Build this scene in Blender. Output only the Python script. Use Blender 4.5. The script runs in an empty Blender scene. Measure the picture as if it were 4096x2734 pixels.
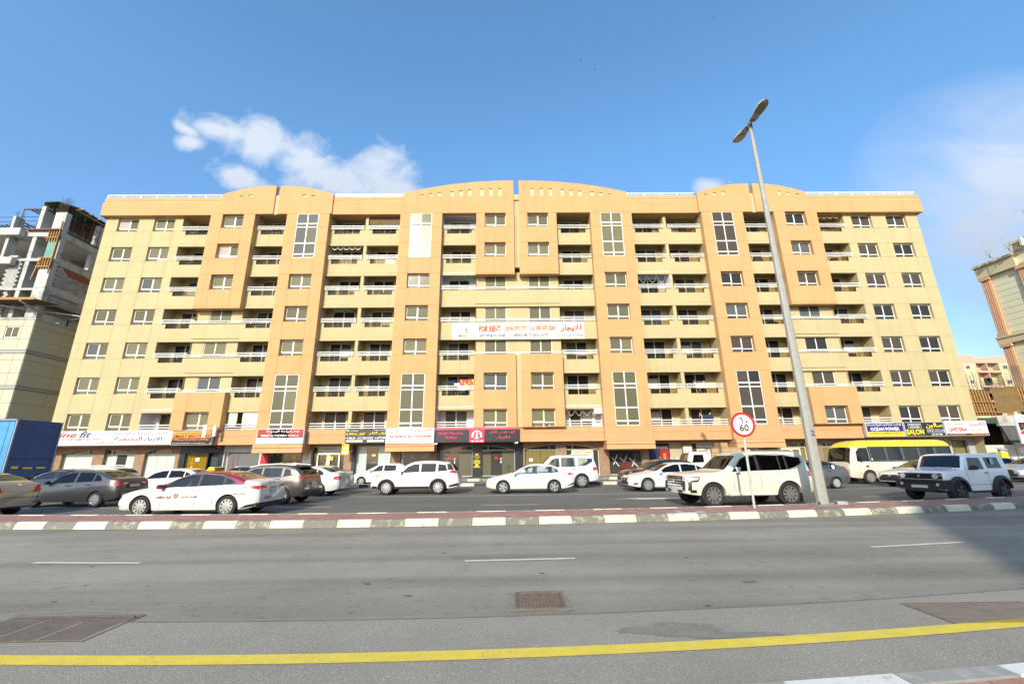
import bpy, bmesh, math, random
from math import sin, cos, pi, sqrt, radians
from mathutils import Vector, Matrix
random.seed(7)
SC = bpy.context.scene
COL = SC.collection
# ------------------------------------------------------------ camera
CH, PITCH, ROLL, YAW, FPX = 1.75, .2683, .0115, .0122, 1691.3
F0 = Vector((sin(YAW), cos(YAW), 0)); R0 = Vector((cos(YAW), -sin(YAW), 0)); ZU = Vector((0, 0, 1))
CF = cos(PITCH)*F0 + sin(PITCH)*ZU; CU = -sin(PITCH)*F0 + cos(PITCH)*ZU
CR = cos(ROLL)*R0 - sin(ROLL)*CU; CU2 = sin(ROLL)*R0 + cos(ROLL)*CU
cam = bpy.data.objects.new('camera', bpy.data.cameras.new('camera')); COL.objects.link(cam)
cam.data.sensor_width = 36; cam.data.lens = FPX/4096*36; cam.data.clip_start = .05; cam.data.clip_end = 5000
M3 = Matrix((CR, CU2, -CF)).transposed()
cam.matrix_world = Matrix.Translation((0, 0, CH)) @ M3.to_4x4()
SC.camera = cam
# ------------------------------------------------------------ light
SUN_AZ, SUN_EL = radians(17), radians(27)     # light travels towards +y and a little +x
W = bpy.data.worlds.new('World'); SC.world = W; W.use_nodes = True
sun = bpy.data.objects.new('sun', bpy.data.lights.new('sun', 'SUN')); COL.objects.link(sun)
sun.data.energy = 3.9; sun.data.angle = radians(.6); sun.data.color = (1, .93, .80)
sd = Vector((sin(SUN_AZ)*cos(SUN_EL), cos(SUN_AZ)*cos(SUN_EL), -sin(SUN_EL)))
sun.rotation_euler = sd.to_track_quat('-Z', 'Y').to_euler(); sun.location = (0, -30, 40)
VS = SC.view_settings
VS.view_transform = 'Standard'; VS.look = 'None'; VS.gamma = 1; VS.use_curve_mapping = False; VS.exposure = .36
SC.cycles.max_bounces = 6; SC.cycles.transparent_max_bounces = 12; SC.cycles.caustics_reflective = False

def world():
    nt = W.node_tree; N = nt.nodes; L = nt.links
    for n in list(N): N.remove(n)
    out = N.new('ShaderNodeOutputWorld'); bg = N.new('ShaderNodeBackground'); L.new(bg.outputs[0], out.inputs[0])
    sky = N.new('ShaderNodeTexSky'); sky.sky_type = 'NISHITA'; sky.sun_disc = False
    sky.sun_elevation = SUN_EL; sky.sun_rotation = pi + SUN_AZ; sky.air_density = 1.0; sky.dust_density = 1.2; sky.ozone_density = 2.2
    bg.inputs[1].default_value = .15
    def val(v):
        n = N.new('ShaderNodeValue'); n.outputs[0].default_value = v; return n.outputs[0]
    def mth(op, a, b=None, clamp=False):
        n = N.new('ShaderNodeMath'); n.operation = op; n.use_clamp = clamp
        for i, x in enumerate((a, b)):
            if x is None: continue
            if isinstance(x, (int, float)): n.inputs[i].default_value = x
            else: L.new(x, n.inputs[i])
        return n.outputs[0]
    tc = N.new('ShaderNodeTexCoord'); sp = N.new('ShaderNodeSeparateXYZ'); L.new(tc.outputs['Generated'], sp.inputs[0])
    ym = mth('MAXIMUM', sp.outputs[1], .02)
    u = mth('DIVIDE', sp.outputs[0], ym); v = mth('DIVIDE', sp.outputs[2], ym)
    front = mth('GREATER_THAN', sp.outputs[1], .05)
    cb = N.new('ShaderNodeCombineXYZ'); L.new(u, cb.inputs[0]); L.new(v, cb.inputs[1])
    def noise(scale, detail, rough, dist=0, sx=1, sy=1, off=0):
        mp = N.new('ShaderNodeMapping'); L.new(cb.outputs[0], mp.inputs[0]); mp.inputs['Scale'].default_value = (sx, sy, 1); mp.inputs['Location'].default_value = (off, off, off)
        n = N.new('ShaderNodeTexNoise'); L.new(mp.outputs[0], n.inputs['Vector']); n.inputs['Scale'].default_value = scale
        n.inputs['Detail'].default_value = detail; n.inputs['Roughness'].default_value = rough; n.inputs['Distortion'].default_value = dist
        return n.outputs['Fac']
    n1 = noise(9, 10, .6, .35); n2 = noise(2.6, 9, .6, .5, 1, 1.9, 3.1)
    def blob(cu, cv, ru, rv, ang=0):
        du = mth('SUBTRACT', u, cu); dv = mth('SUBTRACT', v, cv)
        c, s = cos(ang), sin(ang)
        a = mth('DIVIDE', mth('ADD', mth('MULTIPLY', du, c), mth('MULTIPLY', dv, s)), ru)
        b = mth('DIVIDE', mth('ADD', mth('MULTIPLY', du, -s), mth('MULTIPLY', dv, c)), rv)
        d = mth('SQRT', mth('ADD', mth('MULTIPLY', a, a), mth('MULTIPLY', b, b)))
        return mth('SUBTRACT', 1, d)
    BL = [(-.80, .905, .13, .045, -.35), (-.66, .865, .15, .085, -.35), (-.55, .80, .15, .075, -.5), (-.46, .74, .18, .075, -.3), (-.355, .75, .115, .115, 0), (-.29, .70, .07, .05, -.3),
          (-.73, .745, .11, .04, -.45), (-.90, .905, .06, .02, -.6), (-.88, .86, .05, .03, -.3), (.555, .712, .06, .035, 0)]
    acc = None
    for b in BL:
        x = mth('MAXIMUM', blob(*b), -1.0)
        acc = x if acc is None else mth('MAXIMUM', acc, x)
    d1 = mth('ADD', acc, mth('MULTIPLY', mth('SUBTRACT', n1, .48), 2.3))
    d1 = mth('MINIMUM', mth('MULTIPLY', mth('MAXIMUM', d1, 0), 1.25), .93)
    veil = mth('MAXIMUM', blob(1.75, .50, .85, .62, -.25), 0)
    veil = mth('MULTIPLY', mth('MINIMUM', mth('MULTIPLY', veil, 2.2), 1), mth('ADD', .66, mth('MULTIPLY', mth('SUBTRACT', n2, .40), 2.8)), True)
    cl = mth('MAXIMUM', mth('MULTIPLY', d1, 1.0), mth('MULTIPLY', veil, .85))
    cl = mth('MULTIPLY', mth('MINIMUM', mth('MAXIMUM', cl, 0), 1), front)
    hs = N.new('ShaderNodeHueSaturation'); L.new(sky.outputs[0], hs.inputs['Color']); hs.inputs['Saturation'].default_value = 1.12; hs.inputs['Value'].default_value = 1.0
    gm = N.new('ShaderNodeMix'); gm.data_type = 'RGBA'; gm.blend_type = 'MULTIPLY'; gm.inputs['Factor'].default_value = 1
    L.new(hs.outputs[0], gm.inputs['A']); 
    hr = N.new('ShaderNodeMapRange'); L.new(sp.outputs[2], hr.inputs[0]); hr.inputs[1].default_value = 0; hr.inputs[2].default_value = .62
    hc = N.new('ShaderNodeMix'); hc.data_type = 'RGBA'; L.new(hr.outputs[0], hc.inputs['Factor']); hc.inputs['A'].default_value = (1.02, .98, 1.16, 1); hc.inputs['B'].default_value = (1.45, 1.70, 1.68, 1)
    L.new(hc.outputs['Result'], gm.inputs['B'])
    mx = N.new('ShaderNodeMix'); mx.data_type = 'RGBA'; L.new(cl, mx.inputs['Factor']); L.new(gm.outputs['Result'], mx.inputs['A'])
    cr = N.new('ShaderNodeMapRange'); L.new(v, cr.inputs[0]); cr.inputs[1].default_value = .35; cr.inputs[2].default_value = .8
    cc = N.new('ShaderNodeMix'); cc.data_type = 'RGBA'; L.new(cr.outputs[0], cc.inputs['Factor']); cc.inputs['A'].default_value = (2.5, 2.9, 3.5, 1); cc.inputs['B'].default_value = (4.1, 4.5, 5.1, 1)
    L.new(cc.outputs['Result'], mx.inputs['B'])
    L.new(mx.outputs['Result'], bg.inputs[0])
world()

# ------------------------------------------------------------ materials
MATS = {}
def mat(name, col, rough=.6, var=0., vscale=3., bump=0., bscale=40., metal=0., spec=.5, coat=0., stain=None, streak=0., emit=None, speck=0., speckscale=200):
    if name in MATS: return MATS[name]
    m = bpy.data.materials.new(name); m.use_nodes = True; nt = m.node_tree; N = nt.nodes; L = nt.links
    p = N['Principled BSDF']; p.inputs['Roughness'].default_value = rough; p.inputs['Metallic'].default_value = metal
    p.inputs['Specular IOR Level'].default_value = spec; p.inputs['Coat Weight'].default_value = coat; p.inputs['Coat Roughness'].default_value = .04
    c = (*col, 1); p.inputs['Base Color'].default_value = c
    if emit: p.inputs['Emission Color'].default_value = c; p.inputs['Emission Strength'].default_value = emit
    if var or bump or streak or stain or speck:
        g = N.new('ShaderNodeNewGeometry'); src = None
        def noise(scale, detail=5, rough=.6, sc=None):
            n = N.new('ShaderNodeTexNoise'); n.inputs['Scale'].default_value = scale; n.inputs['Detail'].default_value = detail; n.inputs['Roughness'].default_value = rough
            if sc:
                mp = N.new('ShaderNodeMapping'); mp.inputs['Scale'].default_value = sc; L.new(g.outputs['Position'], mp.inputs[0]); L.new(mp.outputs[0], n.inputs['Vector'])
            else: L.new(g.outputs['Position'], n.inputs['Vector'])
            return n.outputs['Fac']
        def ramp(f, a, b, ca, cb_):
            r = N.new('ShaderNodeMapRange'); r.inputs[1].default_value = a; r.inputs[2].default_value = b; r.inputs[3].default_value = ca; r.inputs[4].default_value = cb_; L.new(f, r.inputs[0]); return r.outputs[0]
        cur = None
        def mixcol(fac, colB, mode='MIX'):
            nonlocal cur
            x = N.new('ShaderNodeMix'); x.data_type = 'RGBA'; x.blend_type = mode
            if isinstance(fac, float): x.inputs['Factor'].default_value = fac
            else: L.new(fac, x.inputs['Factor'])
            if cur is None: x.inputs['A'].default_value = c
            else: L.new(cur, x.inputs['A'])
            x.inputs['B'].default_value = (*colB, 1); cur = x.outputs['Result']
        if var: mixcol(ramp(noise(vscale), .35, .7, 0, 1), tuple(k*(1-var) for k in col))
        if stain: mixcol(ramp(noise(stain[1], 6, .65), stain[2], stain[2]+.12, 0, stain[3]), stain[0])
        if streak: mixcol(ramp(noise(1, 4, .6, (2.2, 2.2, .12)), .52, .75, 0, streak), tuple(k*.55 for k in col))
        if speck:
            mixcol(ramp(noise(speckscale, 2, .7), .55, .72, 0, speck), tuple(min(1, k*2.2) for k in col))
            mixcol(ramp(noise(speckscale*.8, 2, .7, (1, 1.01, 1.02)), .60, .74, 0, speck), tuple(k*.3 for k in col))
        if cur is not None: L.new(cur, p.inputs['Base Color'])
        if bump:
            b = N.new('ShaderNodeBump'); b.inputs['Strength'].default_value = bump; b.inputs['Distance'].default_value = .01
            L.new(noise(bscale, 3, .6), b.inputs['Height']); L.new(b.outputs[0], p.inputs['Normal'])
    MATS[name] = m; return m
def glassmat(name, tint, trans=.6, refl=(1, 1, 1), ior=1.62):
    """thin car or shop pane: see-through tint plus a mirror coat that grows at grazing angles"""
    if name in MATS: return MATS[name]
    m = bpy.data.materials.new(name); m.use_nodes = True; nt = m.node_tree; N = nt.nodes; L = nt.links
    for n in list(N): N.remove(n)
    o = N.new('ShaderNodeOutputMaterial'); mix = N.new('ShaderNodeMixShader'); tr = N.new('ShaderNodeBsdfTransparent'); gl = N.new('ShaderNodeBsdfGlossy')
    tr.inputs[0].default_value = (*[t*trans for t in tint], 1); gl.inputs[0].default_value = (*refl, 1); gl.inputs['Roughness'].default_value = .01
    fr = N.new('ShaderNodeFresnel'); fr.inputs[0].default_value = ior
    L.new(fr.outputs[0], mix.inputs[0]); L.new(tr.outputs[0], mix.inputs[1]); L.new(gl.outputs[0], mix.inputs[2]); L.new(mix.outputs[0], o.inputs[0])
    MATS[name] = m; return m

YEL = mat('yellow_render', (.49, .40, .205), .85, var=.10, vscale=.5, bump=.12, bscale=30, streak=.22)
ORA = mat('orange_render', (.56, .322, .132), .85, var=.10, vscale=.4, bump=.12, bscale=30, streak=.30)
ORB = mat('orange_base_render', (.57, .315, .14), .85, var=.12, vscale=.9, bump=.12, bscale=30, streak=.2)
WHI = mat('white_frame', (.78, .76, .68), .4)
RAIL = mat('white_rail', (.85, .84, .76), .35)
INW = mat('balcony_white', (.70, .72, .74), .8)
DARKG = mat('shade_gap', (.05, .045, .03), .9)
BROWN = mat('brown_cladding', (.33, .20, .12), .7, var=.35, vscale=4, streak=.3)
BLACKP = mat('black_panel', (.018, .019, .022), .35)
CONC = mat('raw_concrete', (.50, .49, .45), .9, var=.25, vscale=1.2, bump=.4, bscale=14, stain=((.19, .18, .16), .8, .55, .7))
BLOCK = mat('cement_block', (.40, .39, .37), .95, var=.3, vscale=1.0, bump=.5, bscale=30)
BLOCKL = mat('pale_cement_block', (.42, .41, .37), .95, var=.25, vscale=2, bump=.5, bscale=30)
REDBR = mat('red_brick', (.33, .10, .05), .9, var=.3, vscale=3)
STEEL = mat('rusty_steel', (.11, .06, .04), .8, var=.4, vscale=3)
REBAR = mat('rebar_steel', (.13, .11, .10), .7)
WOOD = mat('formwork_timber', (.45, .24, .07), .8, var=.4, vscale=4)
PLYG = mat('green_formwork', (.12, .30, .22), .6, var=.25, vscale=2)
PLYD = mat('dark_green_plywood', (.03, .07, .045), .6)
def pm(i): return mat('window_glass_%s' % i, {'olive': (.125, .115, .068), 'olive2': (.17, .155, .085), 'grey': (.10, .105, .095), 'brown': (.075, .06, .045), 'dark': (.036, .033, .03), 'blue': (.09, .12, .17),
    'cream': (.50, .43, .24), 'curtain': (.42, .36, .30), 'white': (.66, .60, .40)}[i], .14, spec=.14)  # cream and white: reflected sun on a tall window, painted into the panes

# ------------------------------------------------------------ mesh helpers
class MB:
    def __init__(s): s.v = []; s.f = []; s.m = []; s.mi = 0
    def poly(s, pts):
        n = len(s.v); s.v += [tuple(p) for p in pts]; s.f.append(tuple(range(n, n+len(pts)))); s.m.append(s.mi); return s
    def box(s, x0, x1, y0, y1, z0, z1):
        n = len(s.v)
        s.v += [(x, y, z) for z in (z0, z1) for y in (y0, y1) for x in (x0, x1)]
        for q in ((0, 2, 3, 1), (4, 5, 7, 6), (0, 1, 5, 4), (2, 6, 7, 3), (0, 4, 6, 2), (1, 3, 7, 5)): s.f.append(tuple(n+i for i in q)); s.m.append(s.mi)
        return s
    def bar(s, a, b, w, h=None, up=(0, 0, 1)):
        a, b = Vector(a), Vector(b); d = (b-a).normalized(); u = Vector(up)
        if abs(d.dot(u)) > .95: u = Vector((0, 1, 0))
        r = d.cross(u).normalized(); u = r.cross(d); h = h or w; n = len(s.v)
        for p in (a, b):
            for i, j in ((-1, -1), (1, -1), (1, 1), (-1, 1)): s.v.append(tuple(p + r*i*w/2 + u*j*h/2))
        for q in ((3, 2, 1, 0), (4, 5, 6, 7), (0, 1, 5, 4), (1, 2, 6, 5), (2, 3, 7, 6), (3, 0, 4, 7)): s.f.append(tuple(n+i for i in q)); s.m.append(s.mi)
        return s
    def tube(s, pts, r, k=8, rs=None, cap=True):
        pts = [Vector(p) for p in pts]; n = len(s.v)
        for i, p in enumerate(pts):
            d = (pts[min(i+1, len(pts)-1)] - pts[max(i-1, 0)]).normalized(); u = Vector((0, 0, 1)) if abs(d.z) < .9 else Vector((0, 1, 0))
            a = d.cross(u).normalized(); b = d.cross(a); rr = rs[i] if rs else r
            for j in range(k):
                t = 2*pi*j/k + pi/k; s.v.append(tuple(p + a*cos(t)*rr + b*sin(t)*rr))
        for i in range(len(pts)-1):
            for j in range(k):
                s.f.append((n+i*k+j, n+i*k+(j+1) % k, n+(i+1)*k+(j+1) % k, n+(i+1)*k+j)); s.m.append(s.mi)
        if cap:
            s.f.append(tuple(n+j for j in range(k))); s.m.append(s.mi); e = n+(len(pts)-1)*k; s.f.append(tuple(e+j for j in reversed(range(k)))); s.m.append(s.mi)
        return s
    def prism(s, pts, d):
        """closed outline pts (3D, planar) pushed along d"""
        n = len(s.v); k = len(pts); d = Vector(d)
        s.v += [tuple(p) for p in pts] + [tuple(Vector(p)+d) for p in pts]
        s.f.append(tuple(n+i for i in range(k))); s.f.append(tuple(n+k+i for i in reversed(range(k)))); s.m += [s.mi]*2
        for i in range(k): s.f.append((n+i, n+k+i, n+k+(i+1) % k, n+(i+1) % k)); s.m.append(s.mi)
        return s
    def lathe(s, prof, cx, cz, y, k=28):
        """profile [(radius, dy)] turned about the y axis through (cx, cz)"""
        n = len(s.v); m = len(prof)
        for j in range(k):
            t = 2*pi*j/k
            for r, dy in prof: s.v.append((cx+r*cos(t), y+dy, cz+r*sin(t)))
        for j in range(k):
            for i in range(m-1):
                a, b = n+j*m+i, n+((j+1) % k)*m+i; s.f.append((a, a+1, b+1, b)); s.m.append(s.mi)
        return s
    def mesh(s, name, mats, smooth=None, fix=True):
        me = bpy.data.meshes.new(name); me.from_pydata(s.v, [], s.f)
        for m in (mats if isinstance(mats, (list, tuple)) else [mats]): me.materials.append(m)
        me.polygons.foreach_set('material_index', s.m)
        if fix:
            b = bmesh.new(); b.from_mesh(me)
            if smooth: bmesh.ops.remove_doubles(b, verts=b.verts, dist=1e-4)
            bmesh.ops.recalc_face_normals(b, faces=b.faces); b.to_mesh(me); b.free()
        if smooth:
            me.polygons.foreach_set('use_smooth', [True]*len(me.polygons)); me.set_sharp_from_angle(angle=radians(smooth))
        me.update(); return me
def tag(o, label=None, cat=None, group=None, kind=None):
    for k, v in (('label', label), ('category', cat), ('group', group), ('kind', kind)):
        if v: o[k] = v
    return o
def link(name, data, parent=None, loc=(0, 0, 0)):
    o = bpy.data.objects.new(name, data); COL.objects.link(o); o.location = loc
    if parent: o.parent = parent
    return o
def ob(name, mb, mats, parent=None, loc=(0, 0, 0), smooth=None, **kw):
    o = link(name, mb.mesh(name, mats, smooth), parent, loc)
    if kw: tag(o, **kw)
    return o
def empty(name, loc, label, cat, group=None, rz=0):
    o = bpy.data.objects.new(name, None); COL.objects.link(o); o.location = loc; o.rotation_euler.z = rz; o.empty_display_size = .2
    return tag(o, label, cat, group)
def kids(o): return [c for c in bpy.data.objects if c.parent == o]

# ------------------------------------------------------------ lettering
AR = {'ء': 'FE80', 'آ': 'FE81', 'أ': 'FE83', 'ؤ': 'FE85', 'إ': 'FE87', 'ئ': 'FE89', 'ا': 'FE8D', 'ب': 'FE8F', 'ة': 'FE93', 'ت': 'FE95', 'ث': 'FE99', 'ج': 'FE9D', 'ح': 'FEA1', 'خ': 'FEA5',
      'د': 'FEA9', 'ذ': 'FEAB', 'ر': 'FEAD', 'ز': 'FEAF', 'س': 'FEB1', 'ش': 'FEB5', 'ص': 'FEB9', 'ض': 'FEBD', 'ط': 'FEC1', 'ظ': 'FEC5', 'ع': 'FEC9', 'غ': 'FECD', 'ف': 'FED1', 'ق': 'FED5',
      'ك': 'FED9', 'ل': 'FEDD', 'م': 'FEE1', 'ن': 'FEE5', 'ه': 'FEE9', 'و': 'FEED', 'ى': 'FEEF', 'ي': 'FEF1'}
NOJ = set('ءآأؤإاةدذرزوى')
def shape_ar(t):
    out = []; i = 0; prev = False
    while i < len(t):
        ch = t[i]
        if ch not in AR: out.append(ch); prev = False; i += 1; continue
        if ch == 'ل' and i+1 < len(t) and t[i+1] in 'اأإآ':
            base = {'آ': 0xFEF5, 'أ': 0xFEF7, 'إ': 0xFEF9, 'ا': 0xFEFB}[t[i+1]]; out.append(chr(base+(1 if prev else 0))); prev = False; i += 2; continue
        nxt = i+1 < len(t) and t[i+1] in AR and t[i+1] != 'ء'
        b = int(AR[ch], 16)
        if ch == 'ء': k = 0
        elif ch in NOJ: k = 1 if prev else 0
        else: k = (3 if nxt else 1) if prev else (2 if nxt else 0)
        out.append(chr(b+k)); prev = ch not in NOJ and ch != 'ء' and nxt; i += 1
    return ''.join(reversed(out))
TXT = {}
def text_mesh(s, w, h, mt, bold=.02, depth=.006, shear=0):
    """flat lettering in the xz plane facing -y, centred, fitted to w x h"""
    key = (s, w, h, mt.name, shear)
    if key in TXT: return TXT[key]
    if any(c in AR for c in s): s = shape_ar(s)
    c = bpy.data.curves.new('t', 'FONT'); c.body = s; c.size = 1; c.offset = bold; c.resolution_u = 2; c.shear = shear
    o = bpy.data.objects.new('t', c); COL.objects.link(o)
    dg = bpy.context.evaluated_depsgraph_get(); me = bpy.data.meshes.new_from_object(o.evaluated_get(dg))
    bpy.data.objects.remove(o); bpy.data.curves.remove(c)
    me.name = 'lettering'; xs = [v.co.x for v in me.vertices]; ys = [v.co.y for v in me.vertices]
    if not xs: return me
    x0, x1, y0, y1 = min(xs), max(xs), min(ys), max(ys); sx = w/(x1-x0); sz = h/(y1-y0) if h else sx
    for v in me.vertices: v.co = ((v.co.x-(x0+x1)/2)*sx, 0, (v.co.y-(y0+y1)/2)*sz)
    b = bmesh.new(); b.from_mesh(me); r = bmesh.ops.extrude_face_region(b, geom=b.faces[:])
    for v in [e for e in r['geom'] if isinstance(e, bmesh.types.BMVert)]: v.co.y -= depth
    bmesh.ops.recalc_face_normals(b, faces=b.faces); b.to_mesh(me); b.free()
    me.materials.clear(); me.materials.append(mt); TXT[key] = me; return me
def letters(s, cx, cz, w, h, mt, parent, y=-.004, **k): return link('lettering', text_mesh(s, w, h, mt, **k), parent, (cx, y, cz))

# ------------------------------------------------------------ ground and roads
def lerp(t, tab):
    if t <= tab[0][0]: return tab[0][1]
    for (a, va), (b, vb) in zip(tab, tab[1:]):
        if t <= b: return va + (vb-va)*(t-a)/(b-a)
    return tab[-1][1]
def YW(y0, x):
    """the gentle bend of the road: the line that crosses x=0 at y0"""
    a = lerp(y0, [(4, .04), (12.5, .04), (15.7, .035), (22, -.005), (29.5, 0)]); b = lerp(y0, [(4, .011), (8, .0075), (12.5, .0049), (15.7, .0045), (23, .0042), (29.5, .0)])
    lim = lerp(y0, [(4, 7), (12, 18), (30, 18)]); ax = abs(x)
    xe = ax if ax < lim else lim + 8*(1-math.exp(-(ax-lim)/8)); xe = xe*(1 if x >= 0 else -1)
    return y0 + a*xe + b*xe*xe
def strip(mb, ya, yb, z, x0, x1, step=1.0, warp=True, rows=1):
    n = max(1, int((x1-x0)/step))
    for j in range(rows):
        A = ya+(yb-ya)*j/rows; B = ya+(yb-ya)*(j+1)/rows
        for i in range(n):
            xa, xb = x0+(x1-x0)*i/n, x0+(x1-x0)*(i+1)/n
            f = YW if warp else (lambda y, x: y)
            mb.poly([(xa, f(A, xa), z), (xb, f(A, xb), z), (xb, f(B, xb), z), (xa, f(B, xa), z)])
    return mb
GRD = mat('dusty_ground', (.30, .26, .19), .95, var=.3, vscale=.3)
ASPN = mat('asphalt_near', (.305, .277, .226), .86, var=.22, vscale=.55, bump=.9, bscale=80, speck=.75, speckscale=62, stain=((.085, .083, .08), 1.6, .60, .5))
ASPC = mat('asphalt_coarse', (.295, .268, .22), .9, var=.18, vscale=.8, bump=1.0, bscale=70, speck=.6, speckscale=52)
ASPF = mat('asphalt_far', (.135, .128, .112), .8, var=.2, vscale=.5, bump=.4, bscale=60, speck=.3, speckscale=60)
def box_mat_banded():
    # wheel paths and drip bands along the lane: dark long streaks
    for m, k in ((ASPN, .8), (ASPF, .6)):
        nt = m.node_tree; N = nt.nodes; L = nt.links; p = N['Principled BSDF']
        g = N.new('ShaderNodeNewGeometry'); mp = N.new('ShaderNodeMapping'); mp.inputs['Scale'].default_value = (.05, 1.1, 1); L.new(g.outputs['Position'], mp.inputs[0])
        n = N.new('ShaderNodeTexNoise'); n.inputs['Scale'].default_value = 1.0; n.inputs['Detail'].default_value = 5; L.new(mp.outputs[0], n.inputs['Vector'])
        r = N.new('ShaderNodeMapRange'); r.inputs[1].default_value = .42; r.inputs[2].default_value = .66; r.inputs[3].default_value = 0; r.inputs[4].default_value = k; L.new(n.outputs['Fac'], r.inputs[0])
        mp2 = N.new('ShaderNodeMapping'); mp2.inputs['Scale'].default_value = (5, 22, 1); L.new(g.outputs['Position'], mp2.inputs[0])
        n2 = N.new('ShaderNodeTexNoise'); n2.inputs['Scale'].default_value = 1; n2.inputs['Detail'].default_value = 2; L.new(mp2.outputs[0], n2.inputs['Vector'])
        r2 = N.new('ShaderNodeMapRange'); r2.inputs[1].default_value = .63; r2.inputs[2].default_value = .70; r2.inputs[3].default_value = 0; r2.inputs[4].default_value = .75; L.new(n2.outputs['Fac'], r2.inputs[0])
        src = p.inputs['Base Color'].links[0].from_socket
        x = N.new('ShaderNodeMix'); x.data_type = 'RGBA'; x.blend_type = 'MULTIPLY'; L.new(r.outputs[0], x.inputs['Factor']); L.new(src, x.inputs['A']); x.inputs['B'].default_value = (.62, .61, .60, 1)
        y = N.new('ShaderNodeMix'); y.data_type = 'RGBA'; y.blend_type = 'MULTIPLY'; L.new(r2.outputs[0], y.inputs['Factor']); L.new(x.outputs['Result'], y.inputs['A']); y.inputs['B'].default_value = (.5, .49, .48, 1)
        L.new(y.outputs['Result'], p.inputs['Base Color'])
box_mat_banded()
PAVP = mat('pink_paver', (.42, .20, .16), .9, var=.25, vscale=2.5, bump=.3, bscale=60, stain=((.34, .27, .20), 1.2, .55, .6))
PAVQ = mat('pink_paver_pale', (.47, .25, .20), .9, var=.25, vscale=2.5, bump=.3, bscale=60, stain=((.34, .27, .20), 1.2, .55, .6))
PAVG = mat('paver_joint_sand', (.28, .22, .15), .95)
KW = mat('kerb_white', (.66, .61, .46), .8, stain=((.34, .30, .20), 5.5, .55, .85), var=.12, vscale=6, bump=.3, bscale=40)
KB = mat('kerb_faded_black', (.20, .19, .15), .85, stain=((.42, .38, .26), 5.0, .50, .8), var=.3, vscale=5, bump=.3, bscale=40)
KD = mat('kerb_black', (.045, .05, .06), .8, stain=((.2, .19, .16), 4.0, .62, .5))
PAINT = mat('road_paint_white', (.60, .58, .49), .75, stain=((.24, .22, .19), 16, .56, .75), var=.1, vscale=8)
YPAINT = mat('road_paint_yellow', (.74, .56, .07), .75, stain=((.30, .27, .19), 26, .585, .7), var=.14, vscale=5, bump=.6, bscale=80)
DUST = mat('gutter_dust', (.34, .29, .19), .95, var=.3, vscale=3)
g = MB(); g.poly([(-2000, -1500, -.03), (2000, -1500, -.03), (2000, 2500, -.03), (-2000, 2500, -.03)]); tag(ob('ground', g, GRD), kind='structure')
ob('road', strip(MB(), 3.6, 13.2, 0, -130, 130, 1.2, rows=4), ASPN, kind='structure')
ob('road_shoulder', strip(MB(), 3.6, 5.52, .004, -130, 130, 1.0), ASPC, kind='structure')
ob('road_seam', strip(MB(), 5.50, 5.53, .007, -60, 60, 1.0), mat('tar_seam', (.19, .175, .15), .8, var=.3), kind='structure')
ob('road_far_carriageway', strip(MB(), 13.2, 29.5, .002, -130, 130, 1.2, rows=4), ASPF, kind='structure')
ob('gutter_dust', strip(MB(), 12.30, 12.5, .006, -60, 60, 1.0), DUST, kind='structure')
ob('yellow_edge_line', strip(MB(), 4.45, 4.645, .010, -60, 60, .7), YPAINT, kind='structure')
for (xa, xb, y0) in ((-8.72, -6.66, 8.42), (-.78, 1.19, 8.30), (7.08, 9.25, 8.30), (14.6, 16.7, 8.3), (-16.3, -14.3, 8.4)):
    ob('lane_line', strip(MB(), y0-.055, y0+.055, .008, xa, xb, .7), PAINT, kind='structure')
for k in range(-6, 9):
    xa = -9.1+8.05*k; ob('lane_line', strip(MB(), 17.50, 17.60, .008, xa, xa+2.2, 1), PAINT, kind='structure')
    if k not in (-2, -1): ob('lane_line', strip(MB(), 25.0, 25.1, .008, xa+1.4, xa+3.6, 1), PAINT, kind='structure')
ob('solid_lane_line', strip(MB(), 21.95, 22.08, .008, -70, 70, 1), PAINT, kind='structure')
a = MB(); ax, ay = 4.1, 19.4   # turn arrow on the far carriageway
a.poly([(ax, ay-.03, .009), (ax+1.5, ay-.08, .009), (ax+1.5, ay+.1, .009)]); a.poly([(ax+1.5, ay-.3, .009), (ax+5.2, ay-.12, .009), (ax+5.2, ay+.12, .009), (ax+1.5, ay+.38, .009), (ax+.5, ay+.05, .009)])
ob('road_arrow', a, PAINT, kind='structure')

# stains, a tar patch and cracks on the near carriageway
STN = mat('road_stain', (.215, .20, .165), .9, var=.2, vscale=5, speck=.5, speckscale=62)
def blotch(cx, cy, rx, ry, mt, z=.0085, n=26, rag=.22, name='road_stain'):
    rs = random.Random(int(cx*100+cy*10)); m = MB(); ph = [rs.uniform(0, 6.3) for _ in range(4)]
    m.poly([(cx+rx*cos(2*pi*i/n)*(1+rag*sin(3*2*pi*i/n+ph[0])+rag*.6*sin(7*2*pi*i/n+ph[1])), cy+ry*sin(2*pi*i/n)*(1+rag*sin(2*2*pi*i/n+ph[2])+rag*.5*sin(5*2*pi*i/n+ph[3])), z+rs.uniform(0, .0002)) for i in range(n)]); ob(name, m, mt, kind='structure')
blotch(1.75, 5.05, .55, .16, STN); blotch(2.35, 4.86, .5, .09, STN, z=.0092); blotch(3.45, 6.75, .10, .05, mat('brown_spot', (.20, .15, .09), .9), z=.009)
for i in range(46): blotch(random.uniform(-9, 12), random.uniform(5.6, 11.5), random.uniform(.02, .06), random.uniform(.006, .02), mat('oil_spot', (.10, .095, .085), .8), z=.0088+.00005*i)
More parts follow.
